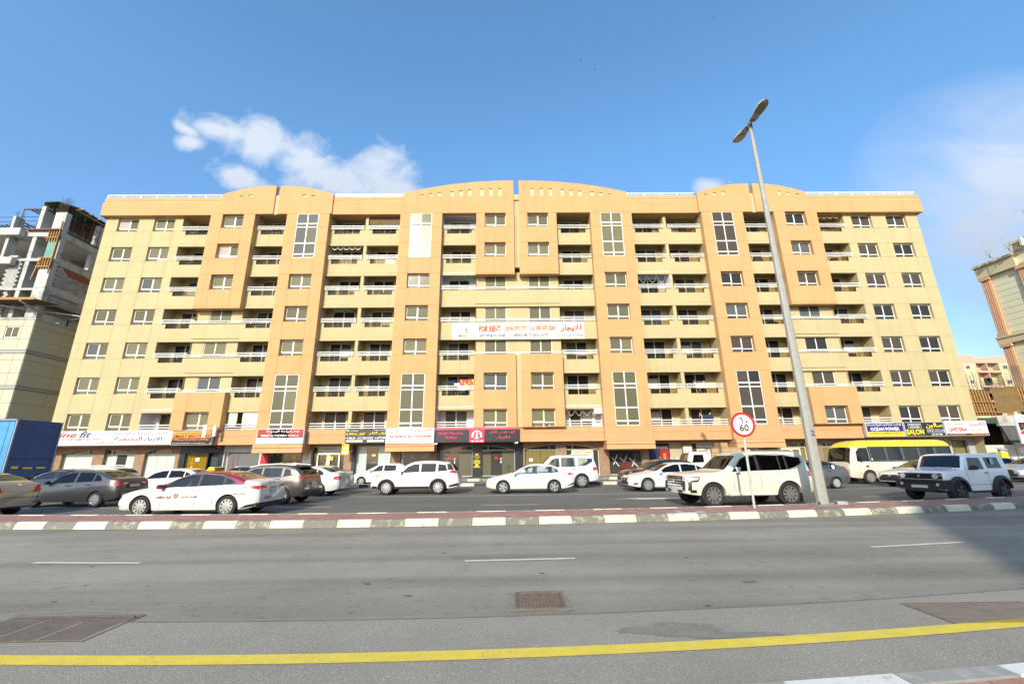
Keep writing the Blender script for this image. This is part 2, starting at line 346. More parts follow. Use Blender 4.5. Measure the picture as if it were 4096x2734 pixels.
def crack(pts, w=.012):
    m = MB(); P = []
    for (a, b) in zip(pts, pts[1:]):
        for t in range(8): P.append((a[0]+(b[0]-a[0])*t/8+random.uniform(-.02, .02), a[1]+(b[1]-a[1])*t/8+random.uniform(-.015, .015)))
    for (a, b) in zip(P, P[1:]): m.poly([(a[0], a[1]-w/2, .0125), (b[0], b[1]-w/2, .0125), (b[0], b[1]+w/2, .0125), (a[0], a[1]+w/2, .0125)])
    ob('road_crack', m, mat('crack_mortar', (.40, .37, .28), .95), kind='structure')
crack([(-6.1, 5.82), (-5.2, 5.90), (-4.4, 5.80), (-4.15, 5.74)]); crack([(-6.0, 4.93), (-5.0, 4.90), (-4.5, 4.93)]); crack([(-.02, 5.68), (-.06, 6.0), (-.02, 6.35), (.2, 6.47), (.65, 6.47), (.78, 6.2), (.80, 5.72), (.6, 5.62), (.1, 5.60)], .016)
# raised median: kerb stones both sides, pink pavers between
MED = empty('median', (0, 12.5, 0), None, None); MED['kind'] = 'structure'; del_keys = None
KL = .915
def kerb_run(parent, y0, depth, top, mats, x0, n, slope=.03, base=-.02, L=KL, py=0):
    for i in range(n):
        xa = x0+i*L; xb = xa+L-.012; m = MB(); ya, yb = YW(y0, xa)-py, YW(y0, xb)-py
        j = random.uniform(-.006, .006)
        P = lambda x, y: [(x, y+j, base), (x, y+j+slope*.4, top*.62), (x, y+j+slope, top-.02), (x, y+j+slope+.02, top), (x, y+depth, top), (x, y+depth, base)]
        A, B = P(xa, ya), P(xb, yb)
        for k in range(6): m.poly([A[k], B[k], B[(k+1) % 6], A[(k+1) % 6]])
        m.poly(A[::-1]); m.poly(B)
        ob('kerb_stone', m, mats[i % 2], parent)
kerb_run(MED, 12.45, .22, .18, (KB, KW), -34.84, 76, slope=.07, py=12.5)
kerb_run(MED, 14.02, .13, .185, (KB, KW), -34.84, 76, slope=.01, py=12.5)
def pavers(parent, y0, y1, z, x0, x1, py, sx=.2, sy=.1, warp=True, name='paving'):
    m = MB(); rows = int(round((y1-y0)/sy)); sy = (y1-y0)/rows; n = int((x1-x0)/sx)
    for r in range(rows):
        for i in range(n):
            xa = x0+i*sx+(sx/2 if r % 2 else 0); xb = xa+sx-.008; h = random.uniform(-.0025, .0025); m.mi = 0 if random.random() < .6 else 1
            f = YW if warp else (lambda y, x: y)
            a0 = y0+r*sy; a1 = a0+sy-.008
            q = [(xa, f(a0, xa)-py, z+h), (xb, f(a0, xb)-py, z+h), (xb, f(a1, xb)-py, z+h+.001), (xa, f(a1, xa)-py, z+h)]
            m.poly(q)
    o = ob(name, m, [PAVP, PAVQ], parent); o['kind'] = 'stuff'; return o
mm = strip(MB(), 12.6, 14.1, .165, -34, 34, 1.0); mm.v = [(x, y-12.5, z) for x, y, z in mm.v]; ob('median_bed', mm, PAVG, MED)
pavers(MED, 12.68, 14.01, .172, -27, 27, 12.5)
# far kerb, pink strip, service road, second kerb, shop plaza
FK = empty('far_kerb', (0, 29.5, 0), None, None); FK['kind'] = 'structure'
KW2, KB2 = KW, KD
def flat_kerb(parent, y, top, mats, x0, n, L, d=.15):
    for i in range(n):
        m = MB(); xa = x0+i*L; m.box(xa, xa+L-.012, 0, d, -.02, top); ob('kerb_stone', m, mats[i % 2], parent)
flat_kerb(FK, 0, .19, (KW2, KB2), -45, 96, .95)
ob('pink_strip', strip(MB(), 29.65, 30.9, .17, -130, 130, 260, False), mat('pink_strip_paving', (.40, .24, .20), .9, var=.2, vscale=2), kind='structure')
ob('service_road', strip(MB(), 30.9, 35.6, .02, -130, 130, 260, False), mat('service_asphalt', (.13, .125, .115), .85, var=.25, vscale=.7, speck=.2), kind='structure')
FK2 = empty('plaza_kerb', (0, 35.6, 0), None, None); FK2['kind'] = 'structure'
flat_kerb(FK2, 0, .22, (KB, KW2), -46, 98, .95)
ob('plaza_paving', strip(MB(), 35.75, 39.4, .24, -130, 130, 260, False), mat('plaza_paving', (.34, .29, .23), .9, var=.25, vscale=1.2), kind='structure')
ob('artificial_grass', strip(MB(), 36.0, 38.9, .25, -3.4, 1.6, 10, False), mat('green_turf', (.07, .13, .03), .95, var=.3, vscale=20, bump=.6, bscale=120), kind='structure')
# near pavement, lower right
NP = empty('near_pavement', (0, 3.9, 0), None, None); NP['kind'] = 'structure'
KN = -9.86
kerb_run(NP, 3.55, -.15, .13, (mat('kerb_faded_grey', (.30, .29, .26), .85, stain=((.45, .43, .38), 6, .5, .5)), mat('kerb_white_near', (.66, .65, .60), .8, stain=((.32, .3, .27), 9, .56, .7))), KN, 26, slope=-.01, py=3.9)
nb = strip(MB(), -4, 3.42, .10, -26, 26, 2.0); nb.v = [(x, y-3.9, z) for x, y, z in nb.v]; ob('pavement_bed', nb, PAVG, NP)
pavers(NP, 2.3, 3.39, .118, .5, 7.5, 3.9, .21, .105)

# ------------------------------------------------------------ manhole and grates
RUST = mat('rusty_iron', (.17, .125, .095), .75, var=.4, vscale=9, bump=.6, bscale=60, stain=((.27, .20, .12), 8, .58, .6))
def iron_cover(x0, x1, y0, y1, label, kind):
    e = empty(kind, ((x0+x1)/2, (y0+y1)/2, .006 if kind == 'manhole_cover' else -.004), label, 'manhole cover' if kind == 'manhole_cover' else 'drain grate'); w, d = (x1-x0)/2, (y1-y0)/2
    m = MB()
    for q in ((-w, w, -d, -d+.035), (-w, w, d-.035, d), (-w, -w+.035, -d+.035, d-.035), (w-.035, w, -d+.035, d-.035)): m.box(q[0], q[1], q[2], q[3], -.01, .012)
    ob('frame', m, mat('rust_rim', (.19, .14, .095), .8, var=.3, vscale=10), e)
    c = MB(); c.box(-w+.04, w-.04, -d+.04, d-.04, -.012, .004)
    if kind == 'manhole_cover':
        n = 12
        for i in range(n):
            for j in range(n):
                px, py = -w+.07+(2*w-.14)*i/(n-1), -d+.07+(2*d-.14)*j/(n-1); c.box(px-.014, px+.014, py-.006, py+.006, .004, .009)
        c.bar((-w+.05, d-.05, .006), (w-.05, -d+.05, .006), .012, .008)
    ob('cover', c, RUST, e)
    if kind == 'drain_grate':
        k = 3
        for s in range(k):
            a0, a1 = -w+.045+(2*w-.09)*s/k, -w+.045+(2*w-.09)*(s+1)/k-.012; b = MB(); n = int((a1-a0)/.03); rr = int((2*d-.1)/.045)
            for i in range(n): b.box(a0+i*.03, a0+i*.03+.014, -d+.05, d-.05, .004, .014)
            for j in range(rr): b.box(a0, a1, -d+.05+j*.045, -d+.058+j*.045, .003, .012)
            ob('grating_panel', b, mat('grate_iron', (.27, .22, .17), .7, var=.3, vscale=6), e)
    r = MB()   # rough mortar collar
    N_ = 40
    for i in range(N_):
        def pt(i, k):
            t = 2*pi*i/N_; u = max(abs(cos(t)), abs(sin(t))); random.seed(int(i % N_)+int(x0*10)); rr = k*(1+random.uniform(-.03, .05)*(k > 1.0)); return (w*cos(t)/u*rr, d*sin(t)/u*rr, -.001+.001*(k > 1.1))
        r.poly([pt(i, 1.0), pt(i+1, 1.0), pt(i+1, 1.16), pt(i, 1.16)])
    random.seed(3)
    ob('mortar_collar', r, mat('patch_mortar', (.24, .225, .18), .95, var=.3, vscale=9), e)
iron_cover(.07, .70, 5.72, 6.38, 'rusty square manhole cover in the middle of the near road', 'manhole_cover')
iron_cover(-5.85, -4.33, 4.98, 5.76, 'dark ribbed drain grate in the road at bottom left', 'drain_grate')
iron_cover(4.72, 6.2, 5.03, 5.74, 'dark ribbed drain grate touching the yellow line at bottom right', 'drain_grate')
pc = MB(); pc.box(-.42, .42, -.22, .22, 0, .016); e = empty('inspection_cover', (5.33, 12.98+.32, .172), 'small grey concrete inspection cover set in the pink median paving', 'cover')
ob('slab', pc, mat('cover_concrete', (.40, .38, .33), .9, var=.2), e); pc = MB(); pc.box(-.2, .2, -.1, .1, .016, .022); ob('lid', pc, mat('cover_iron', (.12, .12, .12), .7), e)

# ================================================================ the long apartment building
FH = 3.2485; WH = 1.55; ZT = lambda k: 5.958+FH*(k-1)
BX, BY = 1.04, 38.0
BLD = empty('apartment_building', (BX, BY, 0), 'long yellow and orange apartment block with balconies and shops at street level', 'building')
def holed(mb, x0, x1, z0, z1, y, t, holes=(), jx=(), jz=(), g=.010, arch=None):
    xs = sorted({x0, x1, *[h[0] for h in holes], *[h[1] for h in holes], *[j for j in jx if x0 < j < x1]}); zs = sorted({z0, z1, *[h[2] for h in holes], *[h[3] for h in holes], *[j for j in jz if z0 < j < z1]})
    def solid(i, j):
        if i < 0 or j < 0 or i >= len(xs)-1 or j >= len(zs)-1: return False
        cx, cz = (xs[i]+xs[i+1])/2, (zs[j]+zs[j+1])/2
        return not any(h[0] < cx < h[1] and h[2] < cz < h[3] for h in holes)
    for i in range(len(xs)-1):
        for j in range(len(zs)-1):
            if not solid(i, j): continue
            a, b, c, d = xs[i], xs[i+1], zs[j], zs[j+1]
            ga = g if a in jx and solid(i-1, j) else 0; gb = g if b in jx and solid(i+1, j) else 0; gc = g if c in jz and solid(i, j-1) else 0; gd = g if d in jz and solid(i, j+1) else 0
            if ga or gb or gc or gd:
                mb.poly([(a+ga, y, c+gc), (b-gb, y, c+gc), (b-gb, y, d-gd), (a+ga, y, d-gd)]); mb.poly([(a, y+.018, c), (b, y+.018, c), (b, y+.018, d), (a, y+.018, d)])
            else: mb.poly([(a, y, c), (b, y, c), (b, y, d), (a, y, d)])
            if not solid(i-1, j): mb.poly([(a, y, c), (a, y+t, c), (a, y+t, d), (a, y, d)])
            if not solid(i+1, j): mb.poly([(b, y, c), (b, y+t, c), (b, y+t, d), (b, y, d)])
            if not solid(i, j-1): mb.poly([(a, y, c), (b, y, c), (b, y+t, c), (a, y+t, c)])
            if not solid(i, j+1): mb.poly([(a, y, d), (b, y, d), (b, y+t, d), (a, y+t, d)])
    return mb
def raw(name, mb, mats, parent, **kw):
    me = mb.mesh(name, mats, fix=False); o = link(name, me, parent)
    if kw: tag(o, **kw)
    return o
# ---- windows
WCACHE = {}
def win_meshes(w, h, kind):
    key = (w, h, kind)
    if key in WCACHE: return WCACHE[key]
    m = MB(); fw = .055
    def ring(x0, x1, z0, z1, y0, y1, t=fw):
        m.box(x0, x1, y0, y1, z0, z0+t); m.box(x0, x1, y0, y1, z1-t, z1); m.box(x0, x0+t, y0+.002, y1, z0+t, z1-t); m.box(x1-t, x1, y0+.002, y1, z0+t, z1-t)
    ring(-w/2, w/2, 0, h, 0, .08); panes = []
    if kind == 'std':
        zb = h*.235; m.box(-.035, .035, .003, .08, fw, zb); m.box(-w/2+fw, w/2-fw, -.004, .08, zb-.03, zb+.045)
        ring(-w/2+fw, .035, zb+.045, h-fw, -.03, .05, .06); m.box(-.02+.04, .05+.04, .0, .06, zb+.045, h-fw); m.box(.09, w/2-fw, .012, .05, h-fw-.055, h-fw)
        panes = [(-w/2+fw+.05, -.02, zb+.09, h-fw-.05, 0.0), (.085, w/2-fw, zb+.045, h-fw-.05, .03), (-w/2+fw, -.035, fw, zb-.03, .03), (.035, w/2-fw, fw, zb-.03, .03)]
    elif kind == 'up':   # only the two sashes show above a parapet
        m.box(-.04, .04, -.004, .08, fw, h-fw); panes = [(-w/2+fw, -.04, fw, h-fw, .03), (.04, w/2-fw, fw, h-fw, .03)]
    else:                # tall stair window
        zs = [fw, .33, .45, 1.50, 1.62, 3.27, 3.35, 3.62, 3.74, h-fw]
        for a, b in ((.33, .45), (1.5, 1.62), (3.27, 3.35), (3.62, 3.74)): m.box(-w/2+fw, w/2-fw, -.006, .08, a, b)
        m.box(-.045, .045, -.003, .08, fw, h-fw)
        for a, b in ((fw, .33), (.45, 1.5), (1.62, 3.27), (3.35, 3.62), (3.74, h-fw)):
            panes += [(-w/2+fw, -.045, a, b, .03), (.045, w/2-fw, a, b, .03)]
    fm = m.mesh('window', WHI); WCACHE[key] = (fm, panes); return WCACHE[key]
PANE = {}
def pane_mesh(w, h, mt):
    key = (round(w, 3), round(h, 3), mt.name)
    if key not in PANE: PANE[key] = MB().box(0, w, 0, .012, 0, h).mesh('pane', mt)
    return PANE[key]
def glass_pick(x):
    r = random.random()
    if x < -18: return 'olive' if r < .5 else 'grey' if r < .75 else 'olive2' if r < .93 else 'curtain'
    if x < 10: return 'olive2' if r < .45 else 'olive' if r < .9 else 'grey'
    return 'brown' if r < .55 else 'dark' if r < .85 else 'grey'
def window(parent, cx, y, z0, w, h, kind, glass=None):
    fm, panes = win_meshes(w, h, kind); o = link('window', fm, parent, (cx, y, z0))
    gl = glass or glass_pick(cx)
    for p in panes:
        g_ = gl if random.random() < .8 else glass_pick(cx)
        if glass == 'cream': g_ = random.choice(['cream', 'cream', 'white', 'olive2'] if p[2] < 3 else ['olive2', 'cream'])  # bright tall window: sun glare put into the pane colours
        link('pane', pane_mesh(p[1]-p[0], p[3]-p[2], pm(g_)), o, (p[0], p[4], p[2]))
    return o
# room darkness behind is not needed: panes are solid. ---- end walls
for sgn in (-1, 1):
    xs = sorted([sgn*33.4, sgn*41.05]); holes = []
    cols_ = [sgn*35.25, sgn*38.83]
    for k in range(1, 8):
        for c in cols_: holes.append((c-1.03, c+1.03, ZT(k)-WH, ZT(k)))
    jx = [c+d for c in cols_ for d in (-1.03, 1.03)]; jz = [ZT(k)-d for k in range(1, 8) for d in (0, WH)]
    raw('end_wall', holed(MB(), xs[0], xs[1], 4.36, 25.45, 0, .35, holes, jx, jz), YEL, BLD)
    for k in range(1, 8):
        for c in cols_: window(BLD, c, .24, ZT(k)-WH, 2.06, WH, 'std')
    m = MB(); X = sgn*41.05; m.poly([(X, 0, .2), (X, 16, .2), (X, 16, 25.45), (X, 0, 25.45)]); raw('side_wall', m, YEL, BLD)
m = MB(); m.box(-41.0, 41.0, 2.4, 16, .2, 25.5); raw('core_wall', m, YEL, BLD)
# ---- pilasters and projecting blocks (orange, .6 m proud)
PY = -.6
def orange(x0, x1, z0, z1, holes, rec, depth=.6, name='projecting_bay'):
    m = holed(MB(), x0, x1, z0, z1, PY, .02, holes, [h[i] for h in holes for i in (0, 1)], [ZT(k)-d for k in range(1, 8) for d in (0, WH)])
    # sides, underside and reveals
    for X in (x0, x1): m.poly([(X, PY, z0), (X, PY+depth+.1, z0), (X, PY+depth+.1, z1), (X, PY, z1)])
    for Z in (z0, z1): m.poly([(x0, PY, Z), (x1, PY, Z), (x1, PY+depth+.1, Z), (x0, PY+depth+.1, Z)])
    for (a, b, c, d) in holes:
        r = rec+.1
        for X in (a, b): m.poly([(X, PY, c), (X, PY+r, c), (X, PY+r, d), (X, PY, d)])
        for Z in (c, d): m.poly([(a, PY, Z), (b, PY, Z), (b, PY+r, Z), (a, PY+r, Z)])
    raw(name, m, ORA, BLD)
for i, (x0, x1) in enumerate([(-22.8, -18.6), (-11.55, -7.4), (7.4, 11.55), (18.6, 22.8)]):
    c = (x0+x1)/2; holes = [(c-1.06, c+1.06, ZT(6)-WH, ZT(7)), (c-1.06, c+1.06, ZT(1)-WH, ZT(2))] + [(c-1.06, c+1.06, ZT(k)-WH, ZT(k)) for k in (3, 4, 5)]
    orange(x0, x1, 4.36, 25.45, holes, .36, name='pilaster')
    th = FH+WH
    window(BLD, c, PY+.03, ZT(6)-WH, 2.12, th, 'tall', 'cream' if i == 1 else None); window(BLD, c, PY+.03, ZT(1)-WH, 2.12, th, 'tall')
    for k in (3, 4, 5): window(BLD, c, PY+.33, ZT(k)-WH, 2.12, WH, 'std')
for (x0, x1, c, up) in ((-30.3, -25.95, -28.1, 15.6), (25.95, 30.3, 28.1, 15.6), (-4.0, -.25, -2.12, 18.87), (.25, 4.0, 2.12, 18.87)):
    side = abs(c) > 10; ups = (5, 6, 7) if side else (6, 7); los = (1,) if side else (1, 2); lt = ZT(2)-1.53 if side else ZT(3)-1.53
    orange(x0, x1, up, 25.45, [(c-1.04, c+1.04, ZT(k)-WH, ZT(k)) for k in ups], .42); orange(x0, x1, 4.36, lt, [(c-1.04, c+1.04, ZT(k)-WH, ZT(k)) for k in los], .42)
    for k in ups+los: window(BLD, c, PY+.38, ZT(k)-WH, 2.08, WH, 'std')
    m = MB(); m.box(x0-.03, x1+.03, PY-.03, .05, up-.08, up); raw('bay_foot', m, ORA, BLD)
m = MB()   # yellow strip in the middle joint
m.box(-.25, .25, -.35, .05, 19.6, 27.6); m.box(-.25, .25, -.35, .05, 4.36, ZT(3)-1.53); raw('joint_strip', m, YEL, BLD)
m = MB(); m.box(-.03, .0, -.36, -.345, 19.6, 27.5); raw('joint_crack', m, DARKG, BLD)
# ---- balconies
BD = 1.35
FIXM = {}
def rail_mesh(L, posts):
    key = (round(L, 3), posts)
    if key not in FIXM:
        m = MB(); m.tube([(0, 0, 0), (L, 0, 0)], .037, 8); FIXM[key] = m.mesh('rail', RAIL, 40)
    return FIXM[key]
def rails(parent, x0, x1, zs, y=-.10):
    for z in zs: link('rail', rail_mesh(x1-x0, 0), parent, (x0, y, z))
    m = MB(); n = max(1, int((x1-x0)/1.9)); top, bot = max(zs), min(zs)
    for i in range(n+1):
        xx = .12+(x1-x0-.24)*i/n; m.bar((xx, .03, top), (xx, .03, bot-.12), .03)
    ob('rail_posts', m, RAIL, parent, (x0, y, 0))
def balcony(x0, x1, k, white=False, row7=False, door=None, mull=0, openl=True, parapet=True):
    zt = ZT(k); c = (x0+x1)/2; w = x1-x0; zf = zt-2.35 if k > 1 else 3.9; zc = zt+(.62 if k < 7 else .22)
    root = link('balcony', None, BLD, (0, 0, 0)); bpy.data.objects
    # recess: side walls, back wall with door opening, ceiling, floor
    inn = INW if white else YEL; m = MB(); dw = 1.03; dc = c+random.uniform(-.12, .12); dt = zt+.08; df = zf
    a0, a1 = x0+.006, x1-.006; m.poly([(a0, .0, zf), (a0, BD, zf), (a0, BD, zc), (a0, .0, zc)]); m.poly([(a1, .0, zf), (a1, BD, zf), (a1, BD, zc), (a1, .0, zc)])
    for q in ((x0, dc-dw, zf, zc), (dc+dw, x1, zf, zc), (dc-dw, dc+dw, dt, zc)): m.poly([(q[0], BD, q[2]), (q[1], BD, q[2]), (q[1], BD, q[3]), (q[0], BD, q[3])])
    for X in (dc-dw, dc+dw): m.poly([(X, BD, zf), (X, BD+.2, zf), (X, BD+.2, dt), (X, BD, dt)])
    m.poly([(x0, 0, zc), (x1, 0, zc), (x1, BD, zc), (x0, BD, zc)]); m.poly([(x0, 0, zf), (x1, 0, zf), (x1, BD, zf), (x0, BD, zf)]); m.poly([(dc-dw, BD, dt), (dc+dw, BD, dt), (dc+dw, BD+.2, dt), (dc-dw, BD+.2, dt)])
    raw('recess_wall', m, inn, root)
    if k == 7:
        m = MB(); n = int(w/.14)
        for i in range(n): m.box(x0+.02+i*.14, x0+.09+i*.14, .05, BD-.02, zc-.03, zc-.003)
        ob('ceiling_slats', m, mat('ceiling_strip', (.42, .38, .28), .6), root)['kind'] = 'stuff'
    # beam lip so that the opening ends at zt
    m = MB(); m.box(x0, x1, .012, .16, zt+.012, zc+.3 if k < 7 else zc+.2); raw('beam', m, inn, root)
    # sliding door
    d = MB(); H = dt-df; t = .06
    d.box(-dw, dw, 0, .09, H-t, H); d.box(-dw, -dw+t, .002, .09, 0, H-t); d.box(dw-t, dw, .002, .09, 0, H-t); d.box(-.045, .045, -.004, .09, 0, H-t); d.box(-dw+t, dw-t, .0, .09, 0, .08)
    key = ('door', round(H, 3))
    if key not in FIXM: FIXM[key] = d.mesh('sliding_door', WHI)
    do = link('sliding_door', FIXM[key], root, (dc, BD+.06, df))
    for s in (-1, 1):
        g_ = random.choice(['dark', 'dark', 'brown', 'grey', 'dark', 'blue' if random.random() < .2 else 'dark'])
        link('glass_pane', pane_mesh(dw-t-.045, H-t-.09, pm(g_)), root, (dc+(.045 if s > 0 else -dw+t), BD+.1, df+.085))
    if random.random() < .35:  # a curtain behind one leaf shows as a pale upper strip
        link('curtain', pane_mesh(dw-.2, random.uniform(.5, 1.1), mat('pale_curtain', (.55, .53, .48), .9)), root, (dc+random.choice([-.95, .1]), BD+.085, df+1.05))
    return root, c, zf
def parapet(root, x0, x1, k, notches, m=None):
    """solid parapet with glazed notches; notches are (a, b)"""
    zt = ZT(k); own = m is None; m = m or MB(); P1, P0, NB = zt-1.5, zt-2.93, zt-1.95
    holes = [(a, b, NB, P1+.05) for a, b in notches]
    q = holed(MB(), x0, x1, P0, P1, 0, .14, holes)
    for (a, b) in notches: q.poly([(a, 0, NB), (b, 0, NB), (b, .14, NB), (a, .14, NB)]); q.poly([(a, 0, NB), (a, .14, NB), (a, .14, P1), (a, 0, P1)]); q.poly([(b, 0, NB), (b, .14, NB), (b, .14, P1), (b, 0, P1)])
    q.poly([(x0, 0, P0), (x1, 0, P0), (x1, .1, P0), (x0, .1, P0)]); q.poly([(x0, .14, P0), (x1, .14, P0), (x1, .14, NB), (x0, .14, NB)])
    q.box(x0, x1, -.03, .14, zt-FH, zt-3.0); q.poly([(x0, .07, zt-3.0), (x1, .07, zt-3.0), (x1, .07, P0), (x0, .07, P0)]); q.box(x0, x1, .14, .3, zt-FH+.01, zt-2.6)
    raw('parapet', q, YEL, root)
    for a, b in notches:
        g_ = MB(); g_.box(a, b, .06, .07, NB, P1-.02); ob('parapet_glass', g_, SMOKE, root)
        f = MB(); f.box((a+b)/2-.018, (a+b)/2+.018, .045, .085, NB, P1-.02); f.box(a, b, .045, .085, P1-.03, P1); ob('glass_frame', f, mat('dark_bronze', (.08, .06, .04), .5), root)
SMOKE = glassmat('smoked_parapet_glass', (.80, .72, .56), .9, ior=1.2)
R3 = lambda zt: (zt-1.12, zt-1.29, zt-1.44); R2 = lambda zt: (zt-1.29, zt-1.44)
BAL = {}
whites = {('E', 7), ('E', 5), ('E', 1), ('G', 5), ('F', 1), ('A', 1), ('Gx', 2)}
spans = {'A': (-33.4, -30.3), 'B': (-25.95, -22.8), 'C': (-18.6, -15.16), 'D': (-14.86, -11.55), 'E': (-7.4, -4.0), 'F': (4.0, 7.4), 'G': (11.55, 14.86), 'H': (15.16, 18.6), 'I': (22.8, 25.95), 'K': (30.3, 33.4)}
for k in range(1, 8):
    zt = ZT(k)
    for b, (x0, x1) in spans.items():
        root, c, zf = balcony(x0, x1, k, (b, k) in whites); BAL[(b, k)] = root
        if k == 1:
            if b not in 'CDGH': rails(root, x0+.02, x1-.02, (zt-1.08, zt-1.30, zt-1.50), -.06)
        elif b not in 'CDGH':
            mid = (2, 3, 4) if b in 'ABIK' else (3, 4, 5); ext = k in mid
            parapet(root, x0, x1, k, [(x0+.45, x1-.45)]) if not (b in 'EF' and k == 5 or (b, k) in (('E', 4), ('F', 4))) else parapet(root, x0, x1, k, [])
            rails(root, x0+.03, x1-.03, R3(zt) if not ext else (zt-1.12,))
        else: rails(root, x0+.04, x1-.04, R3(zt))
    # the coupled balconies share one parapet and a mullion wall
    for s, (a, b_) in ((-1, ('C', 'D')), (1, ('G', 'H'))):
        x0, x1 = spans[a][0], spans[b_][1]; r = BAL[(a, k)]
        if k > 1: parapet(r, x0, x1, k, [(x0+.4, spans[a][1]-.5), (spans[b_][0]+.45, x1-.5)])
        m = MB(); m.box(spans[a][1], spans[b_][0], .006, BD-.01, zt-1.5 if k > 1 else 3.9, zt+.62 if k < 7 else 25.4); ob('dividing_wall', m, YEL, r)
        if k == 1: rails(r, x0+.03, x1-.03, (zt-1.08, zt-1.30, zt-1.50), -.06)
# ---- yellow zones between balconies: continuous parapet, rails, window
def midzone(x0, x1, ks, wins):
    for k in ks:
        zt = ZT(k); root = link('window_bay', None, BLD); holes = [(c-1.04, c+1.04, zt-WH, zt) for c in wins]
        m = holed(MB(), x0, x1, zt-2.6, zt+.35, .17, .3, holes)
        for (a, b, c_, d) in holes: m.poly([(a, .17, d), (b, .17, d), (b, .47, d), (a, .47, d)])
        raw('bay_wall', m, YEL, root); parapet(root, x0, x1, k, [])
        for c in wins:
            fm, panes = win_meshes(2.08, 1.2, 'up'); link('window_frame', fm, root, (c, .22, zt-1.2)); gl = glass_pick(c)
            for p in panes: link('pane', pane_mesh(p[1]-p[0], p[3]-p[2], pm(gl)), root, (c+p[0], .22+p[4], zt-1.2+p[2]))
            m = MB(); m.box(c-1.04, c+1.04, .25, .27, zt-1.55, zt-1.2); ob('lower_pane', m, pm('dark'), root)
        ext = 3.4 if abs(x0+x1) < 1 else 3.15
        rails(root, x0-ext+.05, x1+ext-.05, R2(zt), -.10)
midzone(-30.3, -25.95, (2, 3, 4), (-28.1,)); midzone(25.95, 30.3, (2, 3, 4), (28.1,)); midzone(-4.0, 4.0, (3, 4, 5), (-2.12, 2.12))
# ---- cap band, pediments, roof railings
GY = -.45
for (x0, x1) in ((-41.4, -29.7), (-18.4, -11.3), (11.3, 18.4), (29.7, 41.4)):
    m = MB(); d = 16.2; m.box(x0, x1, GY, d if abs(x0) > 20 or abs(x1) > 20 else .6, 25.45, 26.93); a, b = (x0+.12, x1) if x0 < -40 else (x0, x1-.12) if x1 > 40 else (x0, x1)
    m.box(a, b, GY, .6 if abs(x0+x1) < 40 else 16.1, 27.03, 27.42); raw('roof_band', m, ORA, BLD)
    m = MB(); m.box(a, b, GY+.05, .5, 26.93, 27.03); raw('band_groove', m, mat('pale_yellow_trim', (.78, .66, .32), .8), BLD)
def pediment(c, half, zend, ztop, slots, gap=.27):
    for s in (-1, 1):
        Z = lambda u: zend+(ztop-zend)*sqrt(max(0, 1-(max(0, u-gap)/(half-gap))**2)) if False else zend+(ztop-zend)*(1-((u-gap)/(half-gap))**2.1)
        us = sorted({gap, half, *[gap+(half-gap)*i/26 for i in range(27)], *[v for sl in slots for v in (sl[0]-.175, sl[0]+.175)]}); m = MB(); T = .45
        def P(u, z, y=PY): return (c+s*u, y, z)
        for a, b in zip(us, us[1:]):
            sl = [q for q in slots if q[0]-.176 < (a+b)/2 < q[0]+.176]
            rng = [(25.45, None)] if not sl else [(25.45, 27.38), (27.38+sl[0][1], None)]
            for lo, hi in rng:
                za, zb = (Z(a), Z(b)) if hi is None else (hi, hi); m.poly([P(a, lo), P(b, lo), P(b, zb), P(a, za)])
            m.poly([P(a, Z(a)), P(b, Z(b)), P(b, Z(b), PY+T), P(a, Z(a), PY+T)]); m.poly([P(a, 25.45, PY+T), P(b, 25.45, PY+T), P(b, Z(b), PY+T), P(a, Z(a), PY+T)])
            if sl:
                for zz in (27.38, 27.38+sl[0][1]): m.poly([P(a, zz), P(b, zz), P(b, zz, PY+.2), P(a, zz, PY+.2)])
        for sl in slots:
            for e in (-.175, .175): u = sl[0]+e; m.poly([P(u, 27.38), P(u, 27.38+sl[1]), P(u, 27.38+sl[1], PY+.2), P(u, 27.38, PY+.2)])
        m.poly([P(gap, 25.45), P(gap, Z(gap)), P(gap, Z(gap), PY+T), P(gap, 25.45, PY+T)]); m.poly([P(half, 25.45), P(half, Z(half)), P(half, Z(half), PY+T), P(half, 25.45, PY+T)]); m.poly([P(gap, 25.45), P(half, 25.45), P(half, 25.45, PY+T), P(gap, 25.45, PY+T)])
        raw('pediment', m, ORA, BLD)
        for sl in slots:
            n = MB(); n.box(c+s*sl[0]-.175, c+s*sl[0]+.175, PY+.1, PY+.2, 27.38, 27.38+sl[1]); ob('slot', n, mat('pale_yellow_trim', (.78, .66, .32)), BLD)
            n = MB(); n.poly([(c+s*sl[0]-.1, PY-.002, 27.37), (c+s*sl[0]+.09, PY-.002, 27.37), (c+s*sl[0]+.04, PY-.002, 27.37-random.uniform(.3, .9)), (c+s*sl[0]-.05, PY-.002, 27.2)]); raw('water_stain', n, mat('water_stain', (.60, .31, .13), .9), BLD)
    m = MB(); m.box(c-gap, c+gap, PY+.12, PY+.5, 25.45 if abs(c) > 1 else 27.0, 27.63); ob('joint_panel', m, YEL, BLD)
pediment(0, 11.3, 27.78, 29.18, [(1.63, .90), (2.58, .88), (3.5, .84), (4.72, .75), (5.6, .66), (6.5, .57), (7.75, .46), (8.65, .33), (9.5, .18)])
pediment(-24.05, 5.62, 27.66, 28.66, [(2.7, .26), (3.6, .15)], .2)
pediment(24.05, 5.62, 27.66, 28.72, [(2.9, .46), (3.8, .31), (4.7, .14)], .2)
